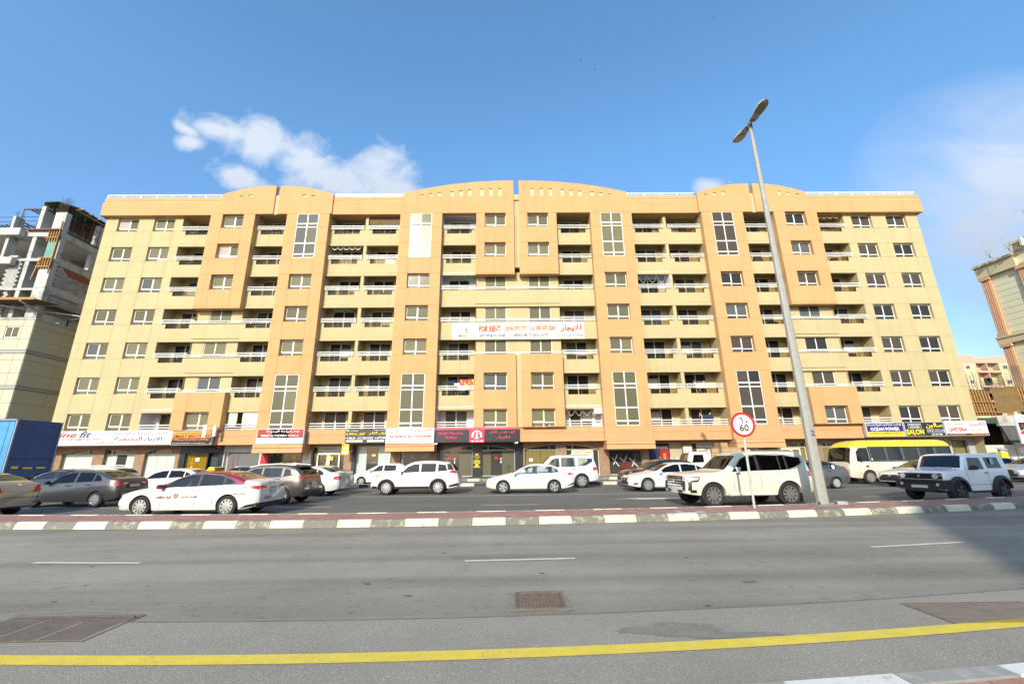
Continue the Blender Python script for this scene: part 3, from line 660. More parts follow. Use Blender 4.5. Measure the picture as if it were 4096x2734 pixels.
def railing(x0, x1, y, z0, parent, label=None):
    n = max(1, round((x1-x0)/1.55)); L = (x1-x0)/n
    for i in range(n):
        key = ('rl', round(L, 3))
        if key not in FIXM:
            m = MB(); m.box(0, L, -.03, .03, .38, .44); m.box(0, L, -.02, .02, .04, .08); m.box(-.04, .04, -.04, .04, 0, .44)
            q = int(L/.15)
            for j in range(1, q): m.box(j*L/q-.016, j*L/q+.016, -.014, .014, .08, .38)
            FIXM[key] = m.mesh('roof_railing', RAIL)
        link('roof_railing', FIXM[key], parent, (x0+i*L, y, z0))
for a, b in ((-41.2, -29.75), (-18.3, -11.4), (11.4, 18.3), (29.75, 41.2)): railing(a, b, -.3, 27.42, BLD)
# ---- base band over the shops
for (x0, x1, y) in ((-41.05, -22.8, -.22), (-18.6, -11.55, -.22), (-7.4, 7.4, -.22), (11.55, 18.6, -.22), (22.8, 41.05, -.22)):
    m = MB(); m.box(x0, x1, y, 1.4, 3.14, 3.80); m.box(x0, x1, y+.03, 1.4, 3.80, 3.86); m.box(x0, x1, y, 1.3, 3.86, 4.36); raw('base_band', m, ORB, BLD)
for (x0, x1) in ((-22.8, -18.6), (-11.55, -7.4), (7.4, 11.55), (18.6, 22.8)):
    m = MB(); m.box(x0, x1, PY, 1.4, 3.14, 4.36); raw('base_band', m, ORB, BLD)
    m = MB(); m.prism([(x0+.05, PY-.22, 2.84), (x0+.05, PY-.18, 3.12), (x0+.05, 1.2, 3.12), (x0+.05, 1.2, 2.84)], (x1-x0+.02, 0, 0)); m.prism([(x0+.05, PY-.26, 2.42), (x0+.05, PY-.2, 2.80), (x0+.05, 1.2, 2.80), (x0+.05, 1.2, 2.42)], (x1-x0+.02, 0, 0)); m.box(x0+.08, x1+.04, PY-.12, 1.1, 2.80, 2.84)
    ob('canopy', m, ORB, BLD)

# ================================================================ shopfronts
SY = 1.2          # shopfront plane behind the facade line
FZ = .25
FROST = mat('frosted_glass_pale_green', (.50, .58, .50), .25, spec=.6)
FROSTB = mat('frosted_glass_blue_grey', (.40, .47, .45), .25, spec=.6)
SHOPG = mat('shop_glass_dark', (.05, .052, .045), .06, spec=.6)
OLIVEG = mat('shop_glass_olive', (.20, .16, .06), .1, spec=.5)
BLIND = mat('drawn_blind_olive', (.12, .11, .075), .2, spec=.5)
ALU = mat('grey_aluminium', (.42, .42, .40), .4)
CREAMF = mat('cream_door_frame', (.72, .66, .46), .45)
REDP = mat('red_panel', (.45, .02, .02), .4)
GOLDG = mat('amber_glass', (.27, .155, .01), .15)
GREYG = mat('shop_glass_grey', (.17, .17, .16), .08, spec=.6)
SHOPS = []
def X_(x): return x-BX
def shopfront(x0, x1, label, wallm, openings, wz=3.14, y=SY):
    """openings: (x0, x1, arch, panels[(a, b, mat)], frame material); arch is 'l', 'r', 'f' or None"""
    r = link('shopfront', None, BLD); m = MB(); x0, x1 = X_(x0), X_(x1)
    hs = [(X_(o[0]), X_(o[1]), FZ, (2.92 if o[2] else o[5] if len(o) > 5 else 2.45)) for o in openings]
    holed(m, x0, x1, .18, wz, y-.35, .35, hs)
    raw('shop_wall', m, wallm, r)
    for o, h in zip(openings, hs):
        a, b = h[0], h[1]; fr = MB(); yy = y-.12; top = h[3]
        zt_ = 2.42 if o[2] else top
        fr.box(a, a+.05, yy, y, FZ, top); fr.box(b-.05, b, yy, y, FZ, top); fr.box(a+.05, b-.05, yy-.01, y, zt_-.0, zt_+.09) if o[2] else fr.box(a+.05, b-.05, yy, y, top-.07, top)
        fr.box(a+.05, b-.05, yy, y, FZ, FZ+.07)
        if o[2]:
            n = 18; f = (lambda t: {'l': 1-(1-t)**2, 'r': 1-t**2, 'f': 1-(2*t-1)**2}[o[2]])
            wallp = MB()
            for i in range(n):
                t0, t1 = i/n, (i+1)/n; xa, xb = a+(b-a)*t0, a+(b-a)*t1; za, zb = 2.50+.40*f(t0), 2.50+.40*f(t1)
                wallp.poly([(xa, y-.35, za), (xb, y-.35, zb), (xb, y-.35, top+.01), (xa, y-.35, top+.01)]); wallp.poly([(xa, y-.35, za), (xb, y-.35, zb), (xb, y, zb), (xa, y, za)])
                fr.prism([(xa, yy, za-.05), (xb, yy, zb-.05), (xb, yy, zb), (xa, yy, za)], (0, .1, 0))
            raw('arch_head', wallp, wallm, r)
            for t in ((.2, .8) if o[2] == 'f' else (.18, .78) if o[2] == 'l' else (.2, .8)):
                fr.box(a+(b-a)*t-.03, a+(b-a)*t+.03, yy+.004, y, 2.5, 2.5+.4*f(t)-.03)
            gl = MB(); gl.box(a, b, y-.03, y-.01, 2.5, top); ob('fanlight', gl, SHOPG, r)
        ob('shop_frame', fr, o[4], r)
        for (p, q, mt) in o[3]:
            gl = MB(); gl.box(a+(b-a)*p+.012, a+(b-a)*q-.012, y-.05, y-.03, FZ+.07, zt_-(0 if o[2] else .07)); ob('glass_panel', gl, mt, r)
    return r
ff = [(0, .36, FROST), (.36, .70, FROST), (.70, 1, FROST)]
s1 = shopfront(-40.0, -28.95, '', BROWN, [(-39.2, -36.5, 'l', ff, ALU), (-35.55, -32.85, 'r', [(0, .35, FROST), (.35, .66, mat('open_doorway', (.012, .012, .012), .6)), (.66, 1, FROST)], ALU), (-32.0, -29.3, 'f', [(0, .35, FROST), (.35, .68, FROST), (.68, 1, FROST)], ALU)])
s2 = shopfront(-28.95, -25.1, '', BLACKP, [(-28.45, -26.5, None, [(0, .5, GOLDG), (.5, 1, GOLDG)], ALU, 2.5), (-26.4, -25.55, None, [(0, 1, mat('navy_panel', (.03, .045, .06), .4))], BLACKP, 2.5)])
PLW = mat('white_plaster_band', (.52, .54, .55), .9, var=.2, vscale=3, stain=((.3, .28, .22), 3, .6, .5))
s3 = shopfront(-25.1, -21.8, '', PLW, [(-25.0, -21.9, None, [(0, .05, WHI), (.05, .34, GREYG), (.34, .93, GREYG), (.93, 1, WHI)], WHI, 2.6)])
s4 = shopfront(-21.8, -17.55, '', REDP, [(-21.15, -18.25, None, [(0, .6, SHOPG), (.6, 1, SHOPG)], ALU, 2.46)])
s5 = shopfront(-17.55, -13.8, '', BROWN, [(-17.42, -14.48, None, [(0, .15, SHOPG), (.15, .5, SHOPG), (.5, .83, SHOPG), (.83, 1, SHOPG)], CREAMF, 2.98)])
s6 = shopfront(-13.8, -10.3, '', BLACKP, [(-13.5, -10.4, None, [(0, .30, FROSTB), (.30, .62, SHOPG), (.62, 1, FROSTB)], ALU, 2.98)])
s7 = shopfront(-10.3, -6.35, '', BROWN, [(-9.55, -6.9, None, [(0, .12, OLIVEG), (.12, .6, BLIND), (.6, 1, BLIND)], ALU, 2.46)])
s8 = shopfront(-6.35, 1.35, '', BLACKP, [(-6.08, -3.15, 'l', [(0, .30, BLIND), (.30, .58, SHOPG), (.58, 1, BLIND)], ALU), (-2.35, .62, 'r', [(0, .29, BLIND), (.29, .60, SHOPG), (.60, 1, BLIND)], ALU)])
s9 = shopfront(1.35, 8.4, '', BROWN, [(1.48, 4.35, 'l', [(0, .5, OLIVEG), (.5, 1, OLIVEG)], ALU), (5.22, 8.12, 'r', [(0, .16, SHOPG), (.16, .5, CREAMF), (.5, .84, CREAMF), (.84, 1, SHOPG)], CREAMF)])
s10 = shopfront(8.4, 12.4, '', BROWN, [(9.0, 11.98, None, [(0, .45, SHOPG), (.45, 1, SHOPG)], ALU, 2.4)])
s11 = shopfront(12.4, 19.75, '', BROWN, [(12.55, 15.62, None, [(0, .35, SHOPG), (.35, .65, SHOPG), (.65, 1, mat('shop_interior_cream', (.42, .38, .22), .4))], ALU, 2.98), (16.5, 19.42, None, [(0, .15, SHOPG), (.15, .5, OLIVEG), (.5, .83, SHOPG), (.83, 1, SHOPG)], CREAMF, 2.98)])
s12 = shopfront(19.75, 23.5, '', BROWN, [(20.2, 23.1, None, [(0, .2, SHOPG), (.2, .5, OLIVEG), (.5, .8, OLIVEG), (.8, 1, SHOPG)], CREAMF, 2.46)])
s13 = shopfront(23.5, 31.2, '', BROWN, [(24.0, 26.85, 'l', [(0, .2, OLIVEG), (.2, .5, OLIVEG), (.5, .8, OLIVEG), (.8, 1, OLIVEG)], CREAMF), (28.2, 31.1, 'r', [(0, .33, OLIVEG), (.33, .66, OLIVEG), (.66, 1, OLIVEG)], CREAMF)])
s14 = shopfront(31.2, 38.4, '', BROWN, [(31.8, 34.6, None, [(0, .5, SHOPG), (.5, 1, SHOPG)], ALU), (35.2, 38.0, None, [(0, .5, SHOPG), (.5, 1, SHOPG)], ALU)])
GWALL = mat('grey_plaster', (.36, .37, .37), .85)
s15 = shopfront(38.4, 42.1, '', GWALL, [(40.0, 41.5, None, [(0, 1, OLIVEG)], BLACKP, 2.9)])
# door leaves on both entrances and white doors
def door_leaves(par, x0, x1, ztop, mt=CREAMF):
    x0, x1 = X_(x0), X_(x1); m = MB(); y = SY-.14
    mid = (x0+x1)/2
    for a, b in ((x0, mid-.01), (mid+.01, x1)):
        m.box(a, b, y-.05, y, FZ+.02, FZ+.25); m.box(a, b, y-.05, y, ztop-.16, ztop); m.box(a, a+.14, y-.05, y, FZ+.25, ztop-.16); m.box(b-.14, b, y-.05, y, FZ+.25, ztop-.16)
    m.box(mid-.06, mid-.03, y-.12, y-.05, 1.1, 1.5); m.box(mid+.03, mid+.06, y-.12, y-.05, 1.1, 1.5)
    ob('door_leaf', m, mt, par)
door_leaves(s5, -16.95, -14.9, 2.4); door_leaves(s11, 16.95, 18.95, 2.4); door_leaves(s9, 5.72, 7.62, 2.38); door_leaves(s12, 20.8, 22.5, 2.4); door_leaves(s13, 24.55, 26.3, 2.38)
INKB = mat('ink_black', (.02, .02, .022), .5); INKR = mat('ink_red', (.55, .025, .02), .5); INKW = mat('ink_white', (.85, .85, .82), .5); INKN = mat('ink_navy', (.03, .03, .13), .5); INKY = mat('ink_yellow', (.85, .62, .02), .5); INKO = mat('ink_orange', (.85, .27, .02), .5)
GRYT = mat('ink_grey', (.2, .2, .22), .5)
for par, cx, t in ((s5, -15.9, 'Entrance A'), (s11, 18.0, 'Entrance B')):
    m = MB(); m.box(X_(cx)-1.05, X_(cx)+1.05, SY-.17, SY-.13, 2.48, 2.93); ob('transom_panel', m, mat('transom_grey', (.48, .48, .45), .6), par)
    letters(t, X_(cx), 2.76, 1.05, .2, GRYT, par, SY-.172, bold=0); letters('F Corner' if 0 else '7 AAAA', X_(cx), 2.56, .5, .07, GRYT, par, SY-.172, bold=0) if 0 else None
    m = MB(); m.box(X_(cx)+.12, X_(cx)+.42, SY-.21, SY-.2, 1.75, 2.1); ob('door_notice', m, mat('orange_notice', (.85, .38, .02), .5), par)
# notices, tapes and posters on glass
def plate(par, x, z, w, h, mt, name='notice', y=SY-.075, t=.012):
    m = MB(); m.box(-w/2, w/2, -t, 0, -h/2, h/2); return ob(name, m, mt, par, (X_(x), y, z))
for x, z in ((-9.3, 1.95), (-8.5, 1.97), (-7.45, 1.98)): plate(s7, x, z, .22, .28, mat('blue_notice', (.35, .45, .6), .5))
plate(s7, -9.45, 1.55, .3, .45, INKW); plate(s9, 2.05, 1.6, .3, .25, INKW); plate(s6, -11.95, 2.15, .28, .15, mat('yellow_notice', (.9, .75, .3), .5)); plate(s6, -11.0, 1.9, .35, .16, mat('pale_notice', (.55, .45, .42), .5))
plate(s2, -27.5, 1.95, .34, .3, INKW, y=SY-.075); letters('TYPING', X_(-27.9), 1.55, .9, .14, INKY, s2, SY-.07) if 0 else None
for i, ch in enumerate('TYPING'): letters(ch, X_(-27.92), 2.2-.3*i, .13, .2, INKY, s2, SY-.07)
for i, ch in enumerate('WEDDING'): letters(ch, X_(-24.35), 2.2-.24*i, .12, .17, INKR, s3, SY-.07)
plate(s3, -23.1, .95, 1.9, .75, mat('pale_blue_poster', (.62, .72, .75), .5), 'window_poster'); plate(s3, -23.1, 1.25, 1.5, .2, mat('sky_poster', (.15, .45, .7), .5), 'window_poster', y=SY-.09)
plate(s4, -18.95, 2.1, .28, .3, mat('yellow_notice', (.9, .75, .3), .5)); plate(s4, -18.9, 1.6, .3, .2, INKW)
for i, (c_, w_) in enumerate(((INKR, .5), (mat('ink_green', (.25, .5, .05), .5), .4), (INKY, .35), (INKR, .45))): plate(s4, -20.4+.45*i, 1.5+.03*(i % 2), w_, .22, c_, 'stacked_goods')
m = MB()
for i in range(6): m.box(X_(-21.0)+.5*i, X_(-20.93)+.5*i, SY-.09, SY-.07, 2.2, 2.3)
ob('spot_lamps', m, INKW, s4)
for cx in (-3.72-1.45, 0-1.05):   # red vinyl on the two dark doors
    letters('LADIES TAILORING', X_(cx), 1.98, .68, .08, INKR, s8, SY-.07); plate(s8, cx, 1.82, .22, .14, INKR, 'door_emblem'); letters('055 2447939', X_(cx), 1.68, .68, .08, INKR, s8, SY-.07)
    m = MB(); m.box(-.04, .04, -.05, 0, 1.35, 1.6); ob('door_handle', m, INKW, s8, (X_(cx)+.42, SY-.06, 0)); m = MB(); m.lathe([(0, -.02), (.06, -.02), (.06, 0)], 0, 0, 0, 12); ob('door_lamp', m, INKW, s8, (X_(cx)+.42, SY-.07, 1.75))
letters('Fine Line', X_(-2.75), 1.92, .5, .14, INKY, s8, SY-.36, shear=.3)
m = MB(); n = 14
for i in range(n):
    t0, t1 = pi*i/n, pi*(i+1)/n; m.poly([(.15*cos(t0), 0, .15*sin(t0)), (.15*cos(t1), 0, .15*sin(t1)), (.11*cos(t1), 0, .11*sin(t1)), (.11*cos(t0), 0, .11*sin(t0))])
m.poly([(-.07, 0, 0), (.07, 0, 0), (.02, 0, .1), (-.02, 0, .1)]); ob('pier_emblem', m, INKY, s8, (X_(-2.75), SY-.355, 2.04))
for z, t in ((1.76, 'TAILORING AND'), (1.68, 'EMBROIDERY')): letters(t, X_(-2.75), z, .42, .045, INKY, s8, SY-.356)
for z in (1.55, 1.40, 1.06): plate(s8, -2.75, z, .56, .10, INKY, 'yellow_lettering_strip', y=SY-.352); 
for z, t in ((1.55, 'LADIES TAILOR'), (1.40, 'EMBROIDERY'), (1.06, '055 2447939')): letters(t, X_(-2.75), z, .5, .05, INKB, s8, SY-.366)
plate(s8, -2.75, 1.22, .26, .16, INKY, 'sewing_emblem', y=SY-.352)
TAPE = mat('white_tape', (.7, .68, .6), .7)
def tape(par, x, z, ang, L):
    m = MB(); m.box(-L/2, L/2, -.006, 0, -.035, .035); o = ob('tape_strip', m, TAPE, par, (X_(x), SY-.06, z)); o.rotation_euler.y = -ang
for x, z, a_, L in ((9.6, 1.55, 1.15, .95), (9.6, 1.35, -.9, 1.0), (10.45, 1.5, 1.1, .9), (10.4, 1.3, -.8, 1.1), (11.2, 1.25, 1.1, .7), (11.25, 1.25, -.8, 1.2)): tape(s10, x, z, a_, L)
for x in (12.95, 13.95, 14.9):
    tape(s11, x-.17, 1.5, -.85, .55); tape(s11, x+.17, 1.5, .85, .55)
plate(s11, 13.0, 1.75, .85, 1.3, mat('poster_navy', (.015, .02, .09), .4), 'shop_poster'); plate(s11, 14.05, 1.8, .8, 1.3, mat('poster_red', (.33, .02, .015), .4), 'shop_poster')
m = MB(); m.box(-.6, .6, -.1, 0, -.1, .1); ob('air_curtain', m, ALU, s11, (X_(13.8), SY-.06, 2.55))
plate(s11, 14.05, 1.65, .25, .8, mat('poster_figure', (.42, .18, .08), .5), 'poster_figure', y=SY-.09)
m = MB()
for i in range(5): m.box(-.5+.05*i, .55-.04*i, -.25, 0, .12*i, .12*i+.10)
ob('stacked_fabric', m, mat('fabric_maroon', (.16, .03, .03), .8, var=.5, vscale=9), s10, (X_(10.4), SY-.06, .75))
for par, x in ((s5, -17.75), (s11, 16.05)):   # white notice boards beside the entrances
    m = MB(); m.box(-.38, .38, -.03, 0, 1.55, 2.65); ob('notice_board', m, mat('board_white', (.62, .6, .52), .6), par, (X_(x), SY-.36, 0)); m = MB(); m.box(.02, .06, -.035, -.03, 1.9, 2.3); m.box(-.18, .06, -.035, -.03, 1.86, 1.92); ob('board_drawing', m, GRYT, par, (X_(x), SY-.36, 0))
letters('അക്കാദമി' if 0 else '3CHOOS', X_(40.8), 2.55, .8, .16, INKY, s15, SY-.06) if 0 else None
# indoor lift-off: plant pots, shutters etc. follow as things of their own

# ================================================================ sign boards
def sign(x0, x1, z0, z1, y, depth, label, frame, faces, texts, cat='shop sign', tilt=0):
    e = empty('shop_sign', ((x0+x1)/2, y, (z0+z1)/2), label, cat); w, h = (x1-x0)/2, (z1-z0)/2
    m = MB(); m.box(-w, w, 0, depth, -h, h); ob('board', m, frame, e)
    for (a, b, c, d, mt) in faces:
        f = MB(); f.box(-w+2*w*a, -w+2*w*b, -.012, 0, -h+2*h*c, -h+2*h*d); ob('face_panel', f, mt, e)
    for (s, fx, fz, fw, fh, mt, *kw) in texts:
        letters(s, -w+2*w*fx, -h+2*h*fz, 2*w*fw, 2*h*fh, mt, e, -.013, **(kw[0] if kw else {}))
    if tilt: e.rotation_euler.x = tilt
    return e
SGW = mat('sign_pinkish_white', (.70, .62, .60), .5); SGWH = mat('sign_white', (.82, .80, .76), .45); FRW = mat('sign_frame_grey', (.5, .5, .48), .5)
sign(-40.2, -28.85, 3.2, 4.42, 37.42, .16, 'long white uniform tailoring sign with red and navy writing beside the blue truck', FRW, [(0.002, .998, .02, .98, SGW)],
     [('F', .105, .74, .03, .36, INKR, dict(shear=.3)), ('ine', .22, .73, .128, .36, INKR, dict(shear=.3)), ('fit', .352, .75, .088, .44, INKN, dict(shear=.3)), ('CLOTHING & UNIFORMS TAILORING', .26, .42, .45, .14, GRYT, dict(shear=.2)), ('E: sales@uniformfactoryuae.com', .251, .19, .255, .10, GRYT, dict(shear=.2, bold=0)),
      ('058 800 1660', .502, .19, .15, .12, GRYT, dict(shear=.2)), ('الملائم لتجارة و الخياطة', .762, .78, .396, .26, GRYT), ('الرسمية', .678, .42, .207, .34, INKR), ('الأزياء', .863, .42, .137, .34, INKN), ('Web: www.uniformfactoryuae.com', .749, .16, .247, .09, GRYT, dict(shear=.2, bold=0))])
sign(-28.78, -25.35, 3.16, 4.30, 37.3, .25, 'orange and black typing shop sign with a grey frame', FRW, [(.02, .98, .5, .97, mat('sign_orange', (.85, .25, .02), .5)), (.02, .98, .03, .5, BLACKP)],
     [('لطباعة وتصوير المستندات', .5, .86, .8, .12, mat('ink_dark_red', (.45, .08, .02), .5)), ('SMART BROTHERS', .5, .63, .9, .22, INKB, dict(shear=.15)), ('TYPING & DOCUMENT COPYING', .48, .37, .9, .14, INKO), ('058 166 460, 050 507 8624', .27, .12, .42, .07, INKW, dict(bold=0)), ('smartbrothers@gmail.com', .68, .12, .35, .07, INKW, dict(bold=0))])
e = empty('projecting_light_box', (-25.4, 37.0, 4.28), 'white double panel light box projecting beside the orange sign', 'light box')
m = MB(); m.box(-.28, -.2+.18, -.45, -.4, -.55, .5); ob('panel', m, INKW, e); m = MB(); m.box(.28, .5, -.05, .12, -.45, .45); ob('panel', m, INKW, e)
m = MB(); [m.bar((-.05, -.42, z), (.4, .05, z), .04) for z in (-.3, .42)]; [m.bar((.4, .05, z), (.4, .85, z), .04) for z in (-.3, .3)]; ob('bracket', m, GRYT, e)
sign(-21.45, -17.45, 3.15, 4.40, 37.15, .3, 'maroon and white stationery sign over the orange canopy', FRW, [(.015, .985, .02, .40, SGWH), (.015, .985, .40, .97, mat('sign_maroon', (.30, .025, .025), .5)), (.32, .68, .401, .969, mat('sign_red', (.62, .03, .03), .5))],
     [('قرطاسية', .80, .82, .2, .16, INKW), ('واحة المدينة', .44, .82, .48, .22, INKW), ('WAHET AL MADINAH', .36, .55, .54, .16, INKW), ('STATIONERY L.L.C', .78, .55, .24, .10, INKW), ('Tel: 06 5525751, Mob: 055 9063765', .5, .32, .5, .07, GRYT, dict(bold=0)), ('Email: wahet@stationery.com', .5, .22, .55, .06, GRYT, dict(bold=0)), ('Al Nahda, Sharjah, U.A.E.', .5, .12, .55, .06, GRYT, dict(bold=0))])
PILL = mat('ink_white2', (.8, .76, .7), .5)
sg = sign(-14.05, -10.42, 3.18, 4.34, 37.5, .25, 'black mobile phone shop sign with yellow and white lettering', BLACKP, [],
     [('AL WAN AL QALAM', .245, .62, .46, .26, INKY), ('الوان القلم', .78, .66, .42, .30, INKY), ('MOBILES - ACCESSORIES - LAPTOPS', .49, .34, .95, .16, INKW), ('+971 54 335 8468', .18, .88, .24, .08, INKW, dict(bold=0)), ('Website: www.awaq.ae', .83, .9, .3, .08, INKW, dict(bold=0))])
for a, b, c_, t in ((.03, .42, INKR, 'MOBILE PHONE TR. L.L.C'), (.53, .93, INKO, 'لتجارة الهواتف المتحركة')):
    m = MB(); w, h = 3.63, 1.16; m.box(-w/2+w*a, -w/2+w*b, -.014, 0, -h/2+h*.06, -h/2+h*.20); ob('pill_panel', m, PILL, sg); letters(t, -w/2+w*(a+b)/2, -h/2+h*.13, w*(b-a)*.8, .09, c_, sg, -.015)
m = MB(); m.box(-.08, .08, -.014, 0, -.08, .08); ob('green_icon', m, mat('icon_green', (.3, .6, .2), .5), sg, (-1.65, 0, .46))
sign(-10.42, -6.32, 3.08, 4.34, 37.1, .32, 'white typing shop sign with bold red lettering over an orange canopy', SGWH, [(.012, .988, .03, .97, SGWH)],
     [('البرق الذهبي', .5, .83, .88, .24, INKR), ('لطباعة و تصوير المستندات', .5, .64, .68, .12, GRYT, dict(bold=0)), ('AL BARQ AL THAHABI', .5, .45, .88, .2, INKR, dict(bold=.04)), ('TYPING & DOCUMENTS COPYING', .5, .25, .78, .11, GRYT), ('06 5577607   050 2148798   albarq@gmail.com   www.globalpandora.com', .5, .10, .9, .06, GRYT, dict(bold=0))])
gs = sign(-6.28, .94, 3.14, 4.17, 37.35, .3, 'black fashion shop sign with pink lettering and red bride emblem panel', BLACKP, [],
     [('Golden Fine Line', .185, .72, .29, .24, mat('ink_pink', (.65, .06, .11), .4), dict(shear=.3, bold=.035)), ('Fashion', .19, .37, .145, .26, mat('ink_pink', (.65, .06, .11)), dict(shear=.3, bold=.035)), ('الخط الذهبي الفاخر', .80, .74, .31, .32, mat('ink_pink', (.65, .06, .11)), dict(bold=.03)), ('للأزياء', .815, .36, .17, .30, mat('ink_pink', (.65, .06, .11)), dict(bold=.03))])
m = MB(); m.box(-3.61, 3.61, -.06, .3, .525, .70); ob('top_trim', m, mat('trim_pink', (.62, .07, .12), .4), gs)
ex = -3.61+7.22*.5; m = MB(); m.box(-.65, .65, -.05, 0, -.56, .52)
for i in range(17): m.box(-.63+i*.078, -.60+i*.078, -.062, -.05, -.55, .51)
ob('red_panel', m, mat('ribbed_red', (.60, .03, .06), .4), gs, (ex, 0, 0))
m = MB(); n = 22
for R1, R0_, a0, a1 in ((.46, .40, -.35, pi+.35), (.37, .30, -.3, .9), (.37, .30, pi-.9, pi+.3)):
    for i in range(n):
        t0, t1 = a0+(a1-a0)*i/n, a0+(a1-a0)*(i+1)/n; m.poly([(R1*cos(t0), 0, R1*sin(t0)), (R1*cos(t1), 0, R1*sin(t1)), (R0_*cos(t1), 0, R0_*sin(t1)), (R0_*cos(t0), 0, R0_*sin(t0))])
ob('emblem_arch', m, INKW, gs, (ex, -.07, .0))
m = MB(); m.poly([(-.05, 0, .12), (.05, 0, .12), (.10, 0, -.06), (.22, 0, -.24), (.1, 0, -.29), (-.1, 0, -.29), (-.22, 0, -.24), (-.10, 0, -.06)]); ob('emblem_gown', m, mat('gown_blue', (.10, .42, .75), .5), gs, (ex, -.072, .02))
m = MB(); m.poly([(-.06, 0, -.02), (.06, 0, -.02), (.07, 0, .14), (.04, 0, .2), (-.02, 0, .2), (-.08, 0, .12)]); n = 10; m.poly([(.02+.055*cos(2*pi*i/n), -.001, .27+.065*sin(2*pi*i/n)) for i in range(n)]); m.poly([(.03, 0, -.02), (.0, 0, -.28), (-.07, 0, -.27), (-.03, 0, -.02)]); ob('emblem_figure', m, INKW, gs, (ex, -.075, .02))
letters('055 244 7939', ex+.03, -.44, 1.05, .13, INKW, gs, -.065, bold=.04)
SNAVY = mat('sign_navy', (.02, .018, .11), .5); SYEL = mat('sign_yellow', (.85, .55, .02), .5)
sign(31.3, 34.62, 3.2, 4.40, 37.35, .28, 'navy and yellow electrical equipment sign above the bus', FRW, [(.03, .985, .36, .97, SNAVY), (.03, .985, .03, .36, SYEL)],
     [('قوة المحيط لتجارة الادوات الكهربائية وتمديداتها', .5, .85, .9, .2, INKW), ('OCEAN POWER', .5, .54, .78, .26, INKW, dict(bold=.04)), ('ELECTRICITY EQUIPMENT & FITTING TR', .5, .24, .88, .12, INKN), ('MOB: 050-9707687  Email: oceanpower@gmail.com', .5, .09, .86, .07, INKN, dict(bold=0))])
ss = sign(34.68, 38.2, 3.2, 4.43, 37.33, .28, 'black hairdresser salon sign with large yellow lettering', FRW, [(.02, .985, .03, .97, BLACKP)],
     [('SALON', .25, .30, .44, .40, INKY, dict(bold=.05)), ('صالون', .76, .72, .42, .42, INKY, dict(bold=.03)), ('GOLDEN PALACE', .265, .80, .27, .10, INKW), ('HAIRDRESSER', .265, .66, .24, .09, INKW), ('القصر الذهبي للحلاقة', .77, .36, .38, .13, INKW), ('055-4817928', .78, .13, .27, .12, INKW)])
def outline(par, cx, cz, w, h, mt):
    m = MB(); t = .02; m.box(cx-w/2, cx+w/2, -.018, -.01, cz+h/2-t, cz+h/2); m.box(cx-w/2, cx+w/2, -.018, -.01, cz-h/2, cz-h/2+t); m.box(cx-w/2, cx-w/2+t, -.018, -.01, cz-h/2+t, cz+h/2-t); m.box(cx+w/2-t, cx+w/2, -.018, -.01, cz-h/2+t, cz+h/2-t); ob('outline', m, mt, par)
outline(ss, -1.76+3.52*.265, .28, 1.15, .40, INKW); outline(ss, -1.76+3.52*.77, -.17, 1.5, .26, INKW)
sign(38.25, 42.0, 3.22, 4.50, 37.3, .28, 'white cafeteria sign with red and orange lettering at the building corner', FRW, [(.015, .985, .16, .97, SGWH), (.015, .985, .03, .16, BLACKP)],
     [('ALATH QAHWAH', .25, .76, .42, .17, INKO, dict(bold=.04)), ('CAFETERIA', .28, .42, .44, .27, INKR, dict(bold=.04)), ('كافتيريا', .78, .76, .40, .34, mat('ink_crimson', (.55, .01, .06), .5)), ('ألذ قهوه', .78, .40, .38, .26, INKO), ('TEL: 06-5523772', .25, .09, .40, .09, INKO), ('MOB: 056-8147738', .76, .09, .40, .09, INKO)])
# rental banner on the parapet
bn = empty('rental_banner', (X_(0)+BX, 37.84, 13.26), 'wide weathered white rental banner across the middle of the facade', 'banner'); bx0, bx1 = -5.13, 7.24
bn.location.x = (bx0+bx1)/2; bw = bx1-bx0; bh = 1.68
m = MB(); nx = 40
for i in range(nx):
    for j in range(4):
        f = lambda a, b: (-bw/2+bw*a/nx, .008*sin(a*1.3)+.006*sin(b*2+a*.5), -bh/2+bh*b/4); m.poly([f(i, j), f(i+1, j), f(i+1, j+1), f(i, j+1)])
ob('cloth', m, mat('banner_cloth', (.80, .74, .56), .8, var=.08, vscale=.8, stain=((.72, .55, .25), 1.3, .66, .7)), bn, smooth=60)
BR = mat('faded_red', (.80, .16, .10), .7); BN_ = mat('faded_navy', (.20, .20, .30), .7); BG = mat('faded_grey', (.34, .30, .26), .7); BP = mat('faded_gold', (.75, .60, .33), .7)
bt = lambda s, fx, fz, fw, fh, mt, **k: letters(s, -bw/2+bw*fx, -bh/2+bh*fz, bw*fw, bh*fh, mt, bn, -.03, **k)
bt('FOR RENT', .285, .62, .165, .36, BR, bold=.05); bt('06 577 1777', .50, .64, .13, .26, BR, bold=.04); bt('050 507 0254', .708, .65, .145, .28, BR, bold=.04); bt('للايجار', .90, .62, .155, .42, mat('ink_red2', (.70, .06, .04), .6), bold=.03)
bt('DIRECT FROM THE OWNER', .303, .22, .20, .16, BN_); bt('1,2 BEDROOMS, STUDIOS, SHOPS', .585, .23, .285, .18, BN_, bold=.03); bt('مباشرة من المالك', .885, .22, .215, .2, BN_)
bt('MAN', .08, .22, .06, .14, BG, bold=.04); o = bt('AZIL', .106, .50, .05, .16, BG, bold=.04); o.rotation_euler.y = -pi/2
bt('مجموعة', .15, .28, .055, .07, BP); bt('شركات منازل', .155, .17, .07, .08, BP); o = bt('GROUP', .128, .58, .03, .05, BP); o.rotation_euler.y = -pi/2
